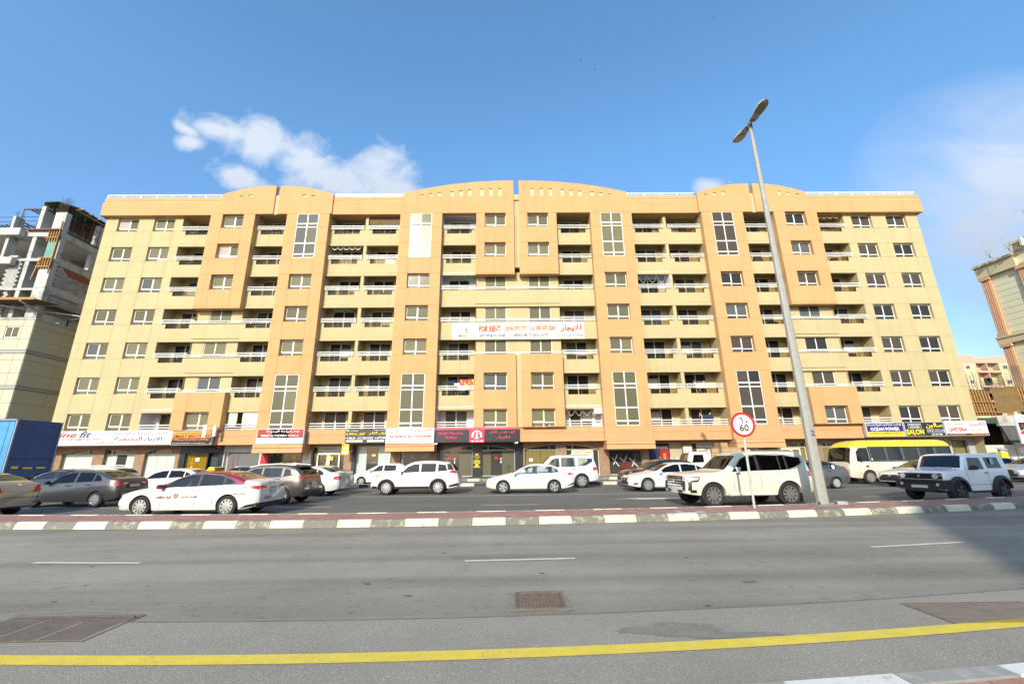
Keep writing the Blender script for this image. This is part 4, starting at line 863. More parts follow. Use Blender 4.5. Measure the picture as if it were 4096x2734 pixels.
for fx, k in ((.415, 0), (.606, 1)):
    m = MB(); n = 20; m.prism([(.2*cos(2*pi*i/n), 0, .2*sin(2*pi*i/n)) for i in range(n)], (0, .01, 0)); ob('icon_disc', m, BR, bn, (-bw/2+bw*fx, -.035, .2))
    m = MB(); m.box(-.07, .07, -.005, 0, -.1, .1) if k else m.tube([(-.09, -.003, .1), (-.08, -.003, -.02), (.0, -.003, -.09), (.1, -.003, -.09)], .03, 6); ob('icon_mark', m, INKW, bn, (-bw/2+bw*fx, -.036, .2))
# small things on the shop line
e = empty('parking_sign', (-14.02, 37.75, 2.62), 'yellow pay parking sign hanging under the black mobile shop sign', 'sign'); m = MB(); m.box(-.3, .3, -.03, .02, -.02, .5); ob('plate', m, INKY, e); m = MB(); m.box(-.3, .3, -.04, .02, -.4, -.04); ob('lower_plate', m, INKY, e)
for dx, dz, c_ in ((-.16, .38, INKN), (-.12, .12, INKW), (.14, .12, INKW)): m = MB(); m.lathe([(0, -.01), (.08, -.01), (.08, 0)], 0, 0, 0, 14); ob('round_mark', m, c_, e, (dx, -.035, dz))
m = MB(); m.box(-.24, .24, -.045, -.04, -.28, -.14); ob('white_band', m, PILL, e)
for x, y, z, t in ((-6.15, 37.2, 3.02, 'white security camera at the left end of the black fashion sign'), (.75, 37.3, 3.04, 'white dome camera at the right end of the black fashion sign')):
    e = empty('security_camera', (x, y, z), t, 'camera'); m = MB(); m.tube([(-.16, 0, -.03), (.12, 0, .0)], .06, 10); m.tube([(.05, 0, .0), (.1, .05, .09)], .02, 6); ob('housing', m, INKW, e, smooth=40)
e = empty('alarm_bell', (-25.2, 38.2, 3.0), 'red round alarm bell on the black shop corner', 'alarm bell'); m = MB(); m.lathe([(0, -.08), (.07, -.07), (.11, -.03), (.12, 0), (0, 0)], 0, 0, 0, 16); ob('bell', m, INKR, e, smooth=40)
GRW = mat('ac_white', (.72, .70, .64), .5)
e = empty('air_conditioner', (8.1, 37.9, 5.78), 'white box air conditioner hung in the first floor balcony', 'air conditioner'); m = MB(); m.box(-.38, .38, 0, .5, -.27, .25); ob('casing', m, GRW, e); m = MB(); [m.box(-.3, .3, -.012, 0, -.2+i*.06, -.17+i*.06) for i in range(7)]; ob('grille', m, ALU, e)

# ================================================================ neighbours on the left: building under construction
CX = -44.1
CB = empty('unfinished_building', (CX, BY, 0), 'grey concrete building under construction with block walls and timber formwork above a clad yellow base', 'building')
CLAD = mat('yellow_cladding_panel', (.46, .44, .31), .6, var=.06, vscale=.6); CLADS = mat('grey_band_trim', (.30, .29, .28), .5)
def part(name, m, mt, parent=None, smooth=None): return ob(name, m, mt, parent or CB, smooth=smooth)
# clad lower block: each cladding panel is its own piece with an open joint
m = MB(); m.box(-14, -.03, .03, 12, 0, 14.7); part('base_core', m, mat('joint_shadow', (.10, .09, .06), .9))
WN = [(-2.42, -1.16, 13.03, 14.07), (-2.42-.9, -1.16-.9-.15, 10.0, 10.98)]
pz = [0, 1.4, 2.8, 4.2, 5.6, 7.0, 8.2, 8.55, 9.7, 10.9, 11.5, 11.85, 12.9, 14.1, 14.75]; pxs = [0, -.95, -1.1-1.35, -3.7, -4.9, -6.1, -7.3, -8.5]
def clad_cell(x0, x1, z0, z1, front=True):
    m = MB(); g_ = .012
    m.box(x0+g_, x1-g_, -.02, .03, z0+g_, z1-g_) if front else m.box(-.03, .02, x0+g_, x1-g_, z0+g_, z1-g_); part('cladding_panel', m, CLAD)
for a, b in zip(pz, pz[1:]):
    if abs(b-a-.35) < .02:
        m = MB(); m.box(-9, .05, -.06, .03, a+.03, b-.03); m.box(.0, .05, .03, 9, a+.03, b-.03); part('band_trim', m, CLADS); continue
    for c, d in zip(pxs[1:], pxs):
        hole = [w for w in WN if not (w[1] <= c or w[0] >= d or w[3] <= a or w[2] >= b)]
        if not hole: clad_cell(c, d, a, b)
        else:
            w_ = hole[0]
            for q in ((c, max(c, w_[0]), a, b), (min(d, w_[1]), d, a, b), (max(c, w_[0]), min(d, w_[1]), a, max(a, w_[2])), (max(c, w_[0]), min(d, w_[1]), min(b, w_[3]), b)):
                if q[1]-q[0] > .06 and q[3]-q[2] > .06: clad_cell(*q)
    for y in (0.02, 1.4, 2.8, 4.2, 5.6): clad_cell(y, y+1.4, a, b, False)
for w_ in WN:
    m = MB(); a, b, c, d = w_; m.box(a, b, -.0, .05, c, c+.05); m.box(a, b, 0, .05, d-.05, d); m.box(a, a+.05, 0, .05, c, d); m.box(b-.05, b, 0, .05, c, d); m.box((a+b)/2-.03, (a+b)/2+.03, -.003, .05, c, d)
    f = part('window', m, WHI); m = MB(); m.box(a+.03, b-.03, .028, .036, c+.03, d-.03); ob('pane', m, pm('olive'), f)
def slab(z, t=.35, x0=-14, x1=0, y0=0, name='floor_slab', curve=True):
    m = MB(); pts = [(0, 0), (-2.6, -.0), (-3.6, -.02), (-4.9, -.35), (-6.3, -.9), (-9, -1.6), (-14, -2.0), (-14, 9), (0, 9)]
    m.prism([(p[0], p[1], z-t) for p in pts], (0, 0, t)); return part(name, m, CONC)
slab(14.98, .2); slab(17.95, .22); slab(21.05, .28); slab(24.05, .62)
m = MB(); m.box(-6.2, -3.4, -.55, -.1, 20.25, 20.95); m.box(-9.5, -6.2, -1.4, -.9, 20.2, 20.95); part('edge_beam', m, CONC)
m = MB(); m.box(-6.3, -3.4, -.6, -.1, 23.3, 24.05); part('edge_beam', m, CONC)
def column(x0, x1, y0, y1, z0, z1, name='column'): m = MB(); m.box(x0, x1, y0, y1, z0, z1); return part(name, m, CONC)
# corner column, four storeys, and slimmer ones to the left
for z0, z1 in ((15.0, 17.75), (17.97, 19.9), (24.06, 26.1)): column(-1.12, -.02, -.02, .5, z0, z1)
column(-.9, -.05, .1, .5, 19.9, 20.75); column(-.9, -.02, .12, .55, 21.06, 23.42)
for z0, z1 in ((15.0, 17.72), (17.97, 20.75), (21.07, 23.4), (24.06, 26.85)): column(-2.75, -2.35, .05, 1.1, z0, z1)
for z0, z1 in ((21.07, 23.4), (24.06, 25.6)): column(-5.0, -4.72, -.2, .6, z0, z1)
for z0, z1 in ((17.97, 20.75), (15.0, 17.72)): column(-7.3, -6.9, -.9, -.2, z0, z1)
for y in (3.4, 7.0):
    for z0, z1 in ((15.0, 17.72), (17.97, 20.75), (21.07, 23.4), (24.06, 26.6)): column(-.5, -.05, y, y+.9, z0, z1)
for x in (-4.5, -9): column(x, x+.5, 5, 5.6, 15, 26)
m = MB(); m.box(-.35, -.02, .5, 9, 17.55, 18.3); m.box(-.35, -.02, .5, 9, 20.55, 21.1); m.box(-.35, -.02, .5, 9, 23.35, 24.1); part('side_beam', m, CONC)
m = MB(); m.box(-13, -.4, 8.4, 8.6, 15, 23.4); m.box(-13, -1.2, 3.8, 3.9, 15, 20.7); part('inner_wall', m, BLOCK)
# block walls, block by block
BKM = {}
cnt = 0
def block(x, y, z, w, d, h, mt, axis='y'):
    global cnt
    key = (round(w, 2), round(d, 2), round(h, 2), mt.name)
    if key not in BKM: BKM[key] = MB().box(0, w, 0, d, 0, h).mesh('cement_block', mt)
    o = link('brick' if mt is REDBR else 'cement_block', BKM[key], CB, (x, y, z)); cnt += 1; return o
BK2 = mat('cement_block_dark', (.30, .29, .27), .95, var=.25, vscale=1.0, bump=.5)
for z0, z1, red in ((18.32, 20.5, True), (15.6, 17.5, False)):
    nr = int((z1-z0)/.215); 
    for r in range(nr):
        isred = red and r >= nr-3
        for i in range(9 if cnt < 285 else 7):
            y = .52+i*.43+(.21 if r % 2 else 0)
            mt = REDBR if isred and i > (0 if r == nr-1 else 1) else (BLOCK if random.random() < .7 else BK2)
            block(-.2+random.uniform(-.006, .008), y, z0+r*.215, .18, .415, .2, mt)
m = MB()
for z0, z1 in ((18.32, 20.5), (15.6, 17.5)): m.box(-.19, -.1, .5, 9, z0, z1)
part('block_mortar', m, BK2)
for r in range(13):   # toothed panel between the columns
    e_ = -2.95+(.0 if r % 2 else -.18)
    for i in range(3): 
        x = e_-.42*(i+1); block(x, .05, 17.98+r*.215, .405, .18, .2, BLOCKL)
for r in range(12): block(-3.75-.12*(r % 2), .05, 15.02+r*.215, .36, .18, .2, BLOCKL)
for i in range(9): block(-.2, .55+i*.43, 21.11, .18, .415, .2, BLOCKL)
block(-4.1, -.2, 21.06, .8, .3, .22, BLOCKL)
# formwork round the corner column
m = MB(); m.box(-.98, -.18, -.06, -.02, 21.1, 23.2); part('formwork_panel', m, PLYG)
for z0 in (20.05, 23.15):
    m = MB(); m.box(-1.12, -.02, -.06, -.02, z0, z0+.95); part('timber_sheet', m, mat('timber_sheet', (.20, .10, .06), .8, var=.3))
    for i in range(5): m = MB(); m.box(-1.1+i*.25, -1.03+i*.25, -.16, -.06, z0-.15 if z0 < 21 else z0-.35, z0+1.0); part('timber_batten', m, WOOD)
    for dz in (.0, .92): m = MB(); m.box(-1.35, .0, -.22, -.16, z0+dz, z0+dz+.09); part('timber_waler', m, WOOD)
m = MB(); m.box(-.08, .0, -.2, -.1, 19.4, 25.0); part('timber_prop', m, WOOD); m = MB(); m.bar((-1.4, -.2, 18.7), (-1.1, -.2, 20.8), .08); part('timber_prop', m, WOOD)
m = MB(); m.box(-3.3, -.1, -.3, -.02, 24.0, 24.12); part('timber_edge', m, mat('timber_sheet'
  , (.2, .1, .06)))
m = MB(); m.box(-.02, .06, .5, 9, 24.0, 24.15); part('plywood_edge', m, PLYD)
# top falsework: sloped decks, props and beams
m = MB(); m.prism([(-2.5, -.1, 27.2), (-1.2, -.1, 27.25), (.1, 1.0, 27.1), (.1, 9, 27.0), (-6, 9, 27.0), (-6, 3, 27.1)], (0, 0, .1)); part('formwork_deck', m, PLYD)
m = MB(); m.box(-4.2, 0, 3.5, 9, 26.6, 27.0); part('deck_joists', m, mat('timber_dark', (.06, .03, .02), .9))
for i in range(9): m = MB(); m.box(-.1, .5, .9+i*.95, 1.0+i*.95, 26.98, 27.08); part('timber_joist', m, WOOD)
m = MB(); m.box(.02, .1, .6, 9, 26.75, 26.85); part('timber_waler', m, WOOD)
for i, y in enumerate([.9, 1.8, 2.7, 3.6, 4.5, 5.4]):
    m = MB(); m.tube([(-.05, y, 24.1), (-.05, y, 26.9)], .035, 6); part('scaffold_post', m, STEEL)
for z in (24.9, 25.8): m = MB(); m.tube([(-.05, .5, z), (-.05, 9, z)], .025, 6); part('scaffold_tube', m, STEEL)
for i in range(9):
    x = -1.3-i*.85
    for y in (1.6, 3.2, 5.0): m = MB(); m.tube([(x, y, 24.1), (x, y, 26.2-.18*max(0, i-3))], .035, 6); part('scaffold_post', m, STEEL)
for j, z in enumerate((24.5, 25.0, 25.5, 26.0)):
    for y in (1.4, 3.2): m = MB(); m.tube([(-1.3, y, z+.6), (-4.6, y, z+.5), (-9.5, y-1.2, z-.35)], .03, 6); part('scaffold_tube', m, STEEL)
for i in range(14):
    x = -1.5-i*.42; z = 26.5 if i < 7 else 25.5-.06*i; m = MB(); m.box(x, x+.1, .2, 4.5, z, z+.09); part('timber_joist', m, STEEL)
m = MB(); m.box(-4.6, -2.8, .1, .2, 26.5, 26.62); m.tube([(-4.6, .15, 24.0), (-4.6, .15, 26.55)], .04, 6); part('scaffold_frame', m, STEEL)
def rebar_bunch(parent, cx, cy, z0, h, nx, ny, w, d, mt=REBAR, name='rebar_cage', splay=.04):
    for i in range(nx):
        for j in range(ny):
            x, y = cx-w/2+w*i/max(1, nx-1), cy-d/2+d*j/max(1, ny-1); m = MB(); hh = h*random.uniform(.85, 1.05); m.tube([(x, y, z0), (x+random.uniform(-splay, splay), y, z0+hh)], .013, 5); part('reinforcing_bar', m, mt, parent)
rebar_bunch(CB, -.57, .24, 26.1, 1.75, 9, 2, .95, .35); rebar_bunch(CB, -2.55, .5, 26.85, .4, 5, 2, .35, .6); rebar_bunch(CB, -4.86, .2, 25.5, .75, 4, 2, .3, .5)
m = MB(); [m.box(-1.12, -.02, -.02, .5, 26.15+i*.13, 26.17+i*.13) for i in range(7)]; part('rebar_ties', m, STEEL)
# protective platform
DKT = mat('deck_timber', (.17, .10, .055), .85, var=.4, vscale=3)
for i in range(11):
    y = -1.4+i*.16; m = MB(); m.prism([(-12, y, 16.28), (.95+.05*i, y, 16.28), (.95+.05*i, y+.14, 16.28), (-12, y+.14, 16.28)], (0, 0, .05)); part('deck_plank', m, DKT)
for i in range(14):
    x = .98-i*.155+0.0; m = MB(); m.box(x-.0, x+.14, .35, 9, 16.15-.02, 16.2); part('deck_plank', m, DKT)
m = MB(); m.box(-12, 1.05, -1.47, -1.41, 16.2, 16.42); part('edge_board', m, WOOD)
m = MB(); [m.bar((x, -1.5, 16.1), (x, .1, 15.6), .1, .14) for x in (-4.4, -.2)]; m.bar((-4.2, -1.4, 16.0), (2.6, 1.8, 15.6), .08, .1); m.bar((-.2, -1.4, 16.1), (.1, .0, 15.1), .07); m.bar((1.2, 2.0, 15.4), (2.7, 1.8, 15.5), .1); m.box(2.62, 2.8, 1.7, 1.9, 15.4, 16.0); part('steel_bracket', m, mat('galvanised_steel', (.36, .37, .38), .5))
# ================================================================ far right buildings
CRM = mat('cream_render', (.72, .68, .47), .8, var=.08, vscale=.6, streak=.1); CRD = mat('tan_trim', (.62, .51, .32), .8, var=.1); CRO = mat('orange_trim', (.66, .38, .22), .8, var=.1)
RB = empty('ornate_building', (54.2, 44.0, 0), 'cream building with fluted orange pilasters and rooftop antennas at the right edge', 'building', rz=radians(4))
RH = 22.3
# its visible side runs from the far corner (origin) towards the camera along local -y; outward is -x
m = MB(); m.box(0.02, 14, -16, 0, 0, RH+.2); part('wall', m, CRM, RB)
m = MB(); m.box(0.02, 14, -16, -3.4, RH+.2, RH+1.2); part('upper_wall', m, CRM, RB)
def trim(x0, y0, y1, z0, z1, mt, name): m = MB(); m.box(-x0, .05, y0, y1, z0, z1); part(name, m, mt, RB)
trim(.42, -3.4, .25, RH-1.5, RH-.25, CRD, 'frieze'); trim(.62, -3.5, .35, RH-.25, RH, CRD, 'cornice'); trim(.55, -16, -3.4, RH+.85, RH+1.15, CRD, 'cornice'); trim(.35, -16, -3.4, RH+.2, RH+.85, CRM, 'frieze'); trim(.12, -16, -3.4, RH-1.35, RH-1.15, CRD, 'string_course')
for i in range(12): trim(.5, -3.7-i*.55, -3.55-i*.55, RH+.45, RH+.85, CRO, 'corbel')
trim(.35, -16, .3, 13.1, 13.75, CRD, 'string_course'); trim(.45, -16, .35, 13.75, 13.95, CRD, 'string_course')
for (y0, y1) in ((-.75, 0.1), (-4.1, -3.3)):
    for (z0, z1) in ((14.0, RH-1.5), (.2, 13.1)):
        trim(.22, y0, y1, z0, z1, CRO, 'pilaster'); trim(.4, y0-.1, y1+.1, z1-.35, z1, CRO, 'capital'); trim(.36, y0-.08, y1+.08, z0, z0+.3, CRO, 'pilaster_base')
        for j in range(4): m = MB(); yy = y0+.13+j*.19; m.box(-.26, -.22, yy, yy+.09, z0+.35, z1-.4); part('flute', m, CRO, RB)
for i in range(10): m = MB(); m.box(-.035, .03, -3.25, -.8, 14.2+i*.66, 14.82+i*.66); part('wall_panel', m, CRM, RB)
for i in range(9): m = MB(); m.box(-.035, .03, -3.25, -.8, 4+i*.98, 4.94+i*.98); part('wall_panel', m, CRM, RB)
for (y, z) in ((-6.3, 19.2), (-6.3, 16.0), (-6.3, 10.5), (-6.3, 7.3), (-9.6, 19.2), (-9.6, 16.0)):
    m = MB(); m.box(-.2, .03, y-.75, y-.45, z-.8, z+.8); m.box(-.2, .03, y+.45, y+.75, z-.8, z+.8); m.box(-.2, .03, y-.45, y+.45, z+.5, z+.8); m.box(-.2, .03, y-.45, y+.45, z-.8, z-.5); m.box(-.24, .03, y-.12, y+.12, z+.8, z+.95); f = part('window_surround', m, CRD, RB)
    m = MB(); m.box(-.06, .03, y-.45, y+.45, z-.5, z+.5); ob('pane', m, pm('dark'), f); m = MB(); m.box(-.09, .0, y-.03, y+.03, z-.5, z+.5); m.box(-.085, .0, y-.45, y+.45, z-.03, z+.03); ob('frame', m, WHI, f)
ANT = mat('antenna_grey', (.35, .36, .36), .5)
def antenna(x, y, z, label, kind):
    e = empty('rooftop_antenna', (x, y, z), label, 'antenna')
    if kind == 'panel': m = MB(); m.box(-.24, .24, -.1, .1, .35, 2.7); ob('panel', m, mat('antenna_cream', (.62, .62, .5), .5), e); m = MB(); m.tube([(0, .15, 0), (0, .15, 2.4)], .04, 6); m.bar((0, 0, .6), (0, .15, .6), .05); ob('mast', m, ANT, e)
    elif kind == 'box': m = MB(); m.box(-.25, .1, -.12, .1, .2, 1.1); m.box(.15, .3, -.1, .1, .35, 1.2); ob('panel', m, mat('antenna_cream', (.62, .62, .5), .5), e); m = MB(); m.tube([(.1, .15, 0), (.1, .15, 1.3)], .035, 6); ob('mast', m, ANT, e)
    else:
        m = MB(); [m.tube([(dx, dy, 0), (dx, dy, h)], .022, 5) for dx, dy, h in ((-.5, 0, 2.1), (-.15, .2, 2.3), (.25, 0, 1.9))]; ob('whip', m, ANT, e)
        m = MB(); [m.bar((-.6, 0, z_), (.4, .1, z_), .035) for z_ in (.5, .95)]; [m.bar((-.5, 0, 0), (.25, 0, .9), .03) for _ in (0,)]; m.bar((.25, 0, 0), (-.5, 0, .9), .03); m.box(-.1, .12, -.1, .1, .1, .5); ob('frame', m, ANT, e)
antenna(53.2, 41.8, RH, 'cluster of thin whip antennas at the left roof corner', 'whip'); antenna(53.5, 40.2, RH, 'second cluster of whip antennas nearer the roof step', 'whip'); antenna(53.9, 39.3, RH, 'small boxy antenna pair beside the roof step', 'box'); antenna(53.9, 38.2, RH+1.15, 'tall cream panel antenna standing above the others', 'panel')
# distant pink block
PK = empty('pink_building', (99.5, 85, 0), 'distant pink and yellow apartment block between the two right hand buildings', 'building')
PKM = mat('pink_render', (.56, .34, .24), .85); PKY = mat('pale_yellow_render', (.52, .45, .25), .85)
m = MB(); m.box(-12, -2.2, 0, 12, 0, 21.5); part('wall', m, PKM, PK); m = MB(); m.box(-5, -2.5, -.05, 0, 0, 19.6); part('wall_strip', m, PKY, PK)
m = MB(); m.box(-2.2, 2.6, 1.3, 12, 0, 20.8); part('recessed_wall', m, PKY, PK)
m = MB(); m.prism([(-2.2, 0, 19.75), (2.6, 0, 19.75), (9, 0, 19.6), (9, 0, 22.6), (5, 0, 21.5), (1, 0, 20.95), (-2.2, 0, 20.9)], (0, .4, 0)); part('parapet', m, PKM, PK)
m = MB(); m.box(2.6, 14, .02, 12, 0, 20); part('wall', m, PKY, PK)
for k in range(6):
    z = 18.1-k*3.05
    for x in (-2.1, .2): m = MB(); m.box(x, x+2.2, -.1, 1.3, z-.15, z); f = part('balcony', m, PKM, PK); m = MB(); m.box(x+.1, x+2.1, -.12, -.08, z+.45, z+.5); [m.box(x+.1+j*.2, x+.12+j*.2, -.11, -.09, z, z+.45) for j in range(11)]; ob('railing', m, REBAR, f); m = MB(); m.box(x+.3, x+1.1, 1.25, 1.29, z, z+1.5); ob('door', m, pm('dark'), f); m = MB(); m.box(x+.66, x+.72, 1.2, 1.25, z, z+1.5); m.box(x+.24, x+.3, 1.2, 1.25, z, z+1.55); m.box(x+1.1, x+1.16, 1.2, 1.25, z, z+1.55); ob('frame', m, WHI, f)
    m = MB(); m.box(-.05, .15, -.02, 1.3, z-2.9, z+1.6); part('pier', m, PKM, PK); m = MB(); m.box(-2.3, 2.7, -.13, -.1, z-.4, z-.15); part('fascia', m, PKM, PK)
    for x in (-4.6, 3.2, -8.5, 7):
        m = MB(); m.box(x, x+.9, -.09, -.06, z+.35, z+1.15); f = part('window', m, WHI, PK); m = MB(); m.box(x+.06, x+.42, -.1, -.09, z+.4, z+1.1); m.box(x+.48, x+.84, -.1, -.09, z+.4, z+1.1); ob('pane', m, pm('dark'), f)
# half-built frame with timber shuttering at ground level on the right
RC = empty('shuttered_structure', (46.4, 42, 0), 'half built concrete structure with yellow shuttering, brown tarpaulin and starter bars', 'construction')
m = MB(); m.box(0, 14, 0, 9, 4.55, 5.1); part('slab', m, PLYD, RC); m = MB(); m.box(2.0, 5, -.15, .1, 4.3, 5.2); part('concrete_beam', m, CONC, RC)
m = MB(); m.prism([(2.2, -.1, 4.3), (4.6, -.1, 4.5), (4.6, -.1, 1.6), (3.0, -.1, 1.6)], (0, .25, 0)); part('leaning_wall_panel', m, mat('dark_concrete', (.11, .115, .12), .85, var=.3, vscale=2), RC)
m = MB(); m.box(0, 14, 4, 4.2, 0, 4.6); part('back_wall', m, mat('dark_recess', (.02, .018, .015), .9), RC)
for x in (.2, 2.4, 5.4, 9): m = MB(); m.box(x, x+.12, .1, .25, 0, 4.5); part('prop', m, STEEL, RC)
for i in range(7): m = MB(); m.prism([(.05+i*.3, -.2, 5.35), (.17+i*.3, -.2, 5.35), (.02+i*.3, -.2, 8.0-.05*i), (-.10+i*.3, -.2, 8.0-.05*i)], (0, .12, 0)); part('shutter_stud', m, WOOD, RC)
for i in range(8): m = MB(); m.box(4.9+i*.3, 5.02+i*.3, -.2, -.08, 5.4, 8.2); part('shutter_stud', m, WOOD, RC)
for z in (5.6, 6.6): m = MB(); m.box(-.2, 2.2, -.32, -.2, z, z+.07); m.box(4.7, 8, -.32, -.2, z, z+.07); part('shutter_waler', m, WOOD, RC)
m = MB(); m.box(-.1, 2.1, -.05, .0, 5.3, 7.9); m.box(4.7, 8, -.05, 0, 5.3, 8.1); part('shutter_sheet', m, PLYD, RC)
m = MB(); nx = 12
for i in range(nx):
    for j in range(8):
        f = lambda a, b: (1.95+(2.75+.15*sin(b))*a/nx+.12*(8-b)/8, -.3+.05*sin(a*1.1+b*.8)+.04*sin(b*2.1), 5.45+.25*a/nx+2.5*b/8+.05*sin(a)); m.poly([f(i, j), f(i+1, j), f(i+1, j+1), f(i, j+1)])
part('tarpaulin', m, mat('tarpaulin_brown', (.20, .125, .045), .85, var=.25, vscale=3), RC, smooth=60)
for i in range(46): x = -.1+i*.115; m = MB(); h = random.uniform(.5, 1.7)+(.4 if 20 > i > 8 else 0); m.tube([(x, random.uniform(0, .5), 7.9), (x+random.uniform(-.2, .1), .2, 8.1+h)], .013, 5); part('reinforcing_bar', m, REBAR, RC)
for i in range(12): x = 5.0+i*.12; m = MB(); m.tube([(x, .1, 8.1), (x-.06, .1, 10.4)], .014, 5); part('reinforcing_bar', m, REBAR, RC)
m = MB(); [m.tube([(0, .1, z), (5, .1, z+.25)], .015, 5) for z in (8.1, 8.3, 8.6)]; part('rebar_ties', m, REBAR, RC)
# corrugated hoarding, billboard, ticket machine
HF = empty('site_hoarding', (43.2, 40, .1), 'pale corrugated metal hoarding beside the cafeteria', 'fence'); HFM = mat('corrugated_white', (.55, .53, .46), .6)
for i in range(16): m = MB(); x = i*.24; m.prism([(x, 0, 0), (x+.06, -.07, 0), (x+.15, -.07, 0), (x+.21, 0, 0), (x+.235, 0, 0), (x+.235, .02, 0), (x, .02, 0)], (0, 0, 2.35)); part('sheet_rib', m, HFM, HF)
HF2 = empty('plain_hoarding', (47.1, 40, .1), 'flat cream hoarding panels under the billboard', 'fence')
for i in range(6): m = MB(); m.box(i*1.2, i*1.2+1.18, -.03, .03, 0, 2.55); part('panel', m, mat('hoarding_cream', (.52, .52, .45), .7, var=.15), HF2); m = MB(); m.box(i*1.2+.3, i*1.2+.8, -.036, -.03, 1.6, 2.1); part('sticker', m, mat('ink_white2', (.8, .76, .7)), HF2)
bb = empty('billboard', (46.3, 37.9, 3.8), 'white project billboard with black and red bands at the right edge', 'billboard'); m = MB(); m.box(-.9, 4.2, 0, .12, -1.3, 1.2); ob('board', m, SGWH, bb)
m = MB(); m.box(-.75, 4.0, -.012, 0, -.15, .55); ob('black_band', m, BLACKP, bb); m = MB(); m.box(-.75, 4.0, -.013, 0, -.5, -.2); ob('red_band', m, INKR, bb)
for s, cx, z, w, h, mt in (('شركة المتحدة للمقاولات', .7, .98, 2.6, .22, GRYT), ('www.contracting.ae', .7, .72, 2.4, .12, GRYT), ('A2', -.35, .2, .55, .4, INKR), ('متحد', .6, .25, .9, .4, INKW), ('Al Ahmadi', .1, -.06, 1.2, .1, INKW), ('CONTRACTING', .2, -.35, 1.4, .12, INKW), ('هاوس', .1, -.72, 1.0, .25, GRYT), ('CERCLE', .2, -1.0, 1.5, .22, INKR)): letters(s, cx, z, w, h, mt, bb, -.02)
m = MB(); m.box(-.6, -.5, .12, .22, -3.6, 1.1); m.box(3, 3.1, .12, .22, -3.6, 1.1); ob('post', m, ANT, bb)
e = empty('ticket_machine', (44.45, 38.9, .55), 'yellow parking ticket machine with a grey solar hood', 'ticket machine'); m = MB(); m.box(-.42, .42, -.25, .25, .9, 1.75); m.box(-.3, .3, -.2, .2, 0, .9); ob('cabinet', m, INKY, e); m = MB(); m.prism([(-.4, -.3, 2.0), (.5, -.3, 2.0), (.5, .35, 2.25), (-.4, .35, 2.25)], (0, 0, .06)); m.box(-.3, .3, -.15, .2, 1.75, 2.1); ob('solar_hood', m, ALU, e); e.scale = (.72, .72, .72)

# ================================================================ block behind the camera, whose shadow falls over the right of the road
SH = empty('shadow_casting_block', (0, 0, 0), 'tan apartment block standing behind the viewpoint across the road', 'building')
pts = [(5.3, -17.8), (48, -14.0), (48, -45), (-13, -45), (-8.9, -38.2)]
m = MB(); m.prism([(x, y, 0) for x, y in pts], (0, 0, 20.4)); ob('wall', m, mat('tan_block', (.36, .30, .2), .85), SH)
m = MB()
for k in range(6):
    for i in range(11): x = 8+i*3.5; y = -17.8+(x-5.3)*.089; m.box(x, x+1.8, y-.05+.08, y+.2, 1.5+k*3.1, 3.0+k*3.1)
ob('window', m, pm('dark'), SH)

# ================================================================ lamp post, speed sign
LPM = mat('galvanised_pole', (.40, .385, .33), .55, var=.15, vscale=5, metal=.15)
LP = empty('street_lamp', (10.35, 14.72, .17), 'tall tapered grey street lamp with twin heads standing on the median', 'street lamp')
m = MB(); m.tube([(0, 0, .03), (0, 0, 14.9)], .2, 8, rs=[.185, .065]); ob('pole', m, LPM, LP)
m = MB(); m.box(-.36, .34, -.3, .3, 0, .035); ob('base_plate', m, mat('plate_grey', (.3, .29, .25), .7, var=.3), LP); m = MB()
for sx in (-1, 1):
    for sy in (-1, 1): m.tube([(sx*.27, sy*.22, .03), (sx*.27, sy*.22, .11)], .03, 6)
ob('anchor_bolt', m, STEEL, LP)
m = MB(); m.box(.42, .75, -.1, .08, 0, .1); ob('concrete_chunk', m, CONC, LP)
m = MB(); m.tube([(0, 0, 14.88), (0, 0, 15.15)], .085, 10); m.tube([(0, 0, 15.0), (0, .3, 15.06)], .032, 8); m.tube([(0, 0, 15.05), (0, -.3, 15.08)], .032, 8); ob('bracket', m, mat('dark_bracket', (.12, .12, .11), .6), LP)
def lamp_head(sy):
    m = MB(); prof = [(0.0, .13, .05, .09), (.10, .15, .04, .12), (.35, .16, .02, .14), (.6, .2, 0, .16), (.85, .2, 0, .13), (1.0, .13, .01, .08), (1.06, .03, .03, .05)]
    for (a, b) in zip(prof, prof[1:]):
        def ring(p):
            L, w, lo, hi = p; return [(-w, L, lo), (-w, L, lo+.03), (-w*.75, L, hi), (w*.75, L, hi), (w, L, lo+.03), (w, L, lo)]
        A, B = ring(a), ring(b)
        for i in range(6): m.poly([A[i], A[(i+1) % 6], B[(i+1) % 6], B[i]])
    g_ = MB(); pts = [(-.13, .42), (.13, .42), (.165, .6), (.165, .85), (.1, .97), (-.1, .97), (-.165, .85), (-.165, .6)]; g_.prism([(x, y, -.012) for x, y in pts], (0, 0, .02))
    s = Matrix.Rotation(0 if sy > 0 else pi, 4, 'Z')
    for q in (m, g_): q.v = [tuple(s @ Vector(v)) for v in q.v]
    h = ob('lamp_head', m, mat('lamp_grey', (.42, .42, .38), .5), LP, (0, .16*sy, 15.02), smooth=50); h.rotation_euler.x = radians(7)*sy; ob('lens', g_, mat('lamp_lens', (.30, .27, .18), .2), h)
lamp_head(1); lamp_head(-1)
letters('2', -.01, 2.3, .1, .17, INKB, LP, -.172, bold=0)
SP = empty('speed_limit_sign', (7.68, 14.02, .17), 'round red rimmed sixty speed limit sign on a thin post in the median', 'traffic sign')
m = MB(); m.tube([(0, 0, 0), (0, 0, 2.5)], .038, 12); ob('post', m, mat('post_grey', (.5, .48, .44), .5, stain=((.5, .18, .15), 2.5, .56, .6)), SP)
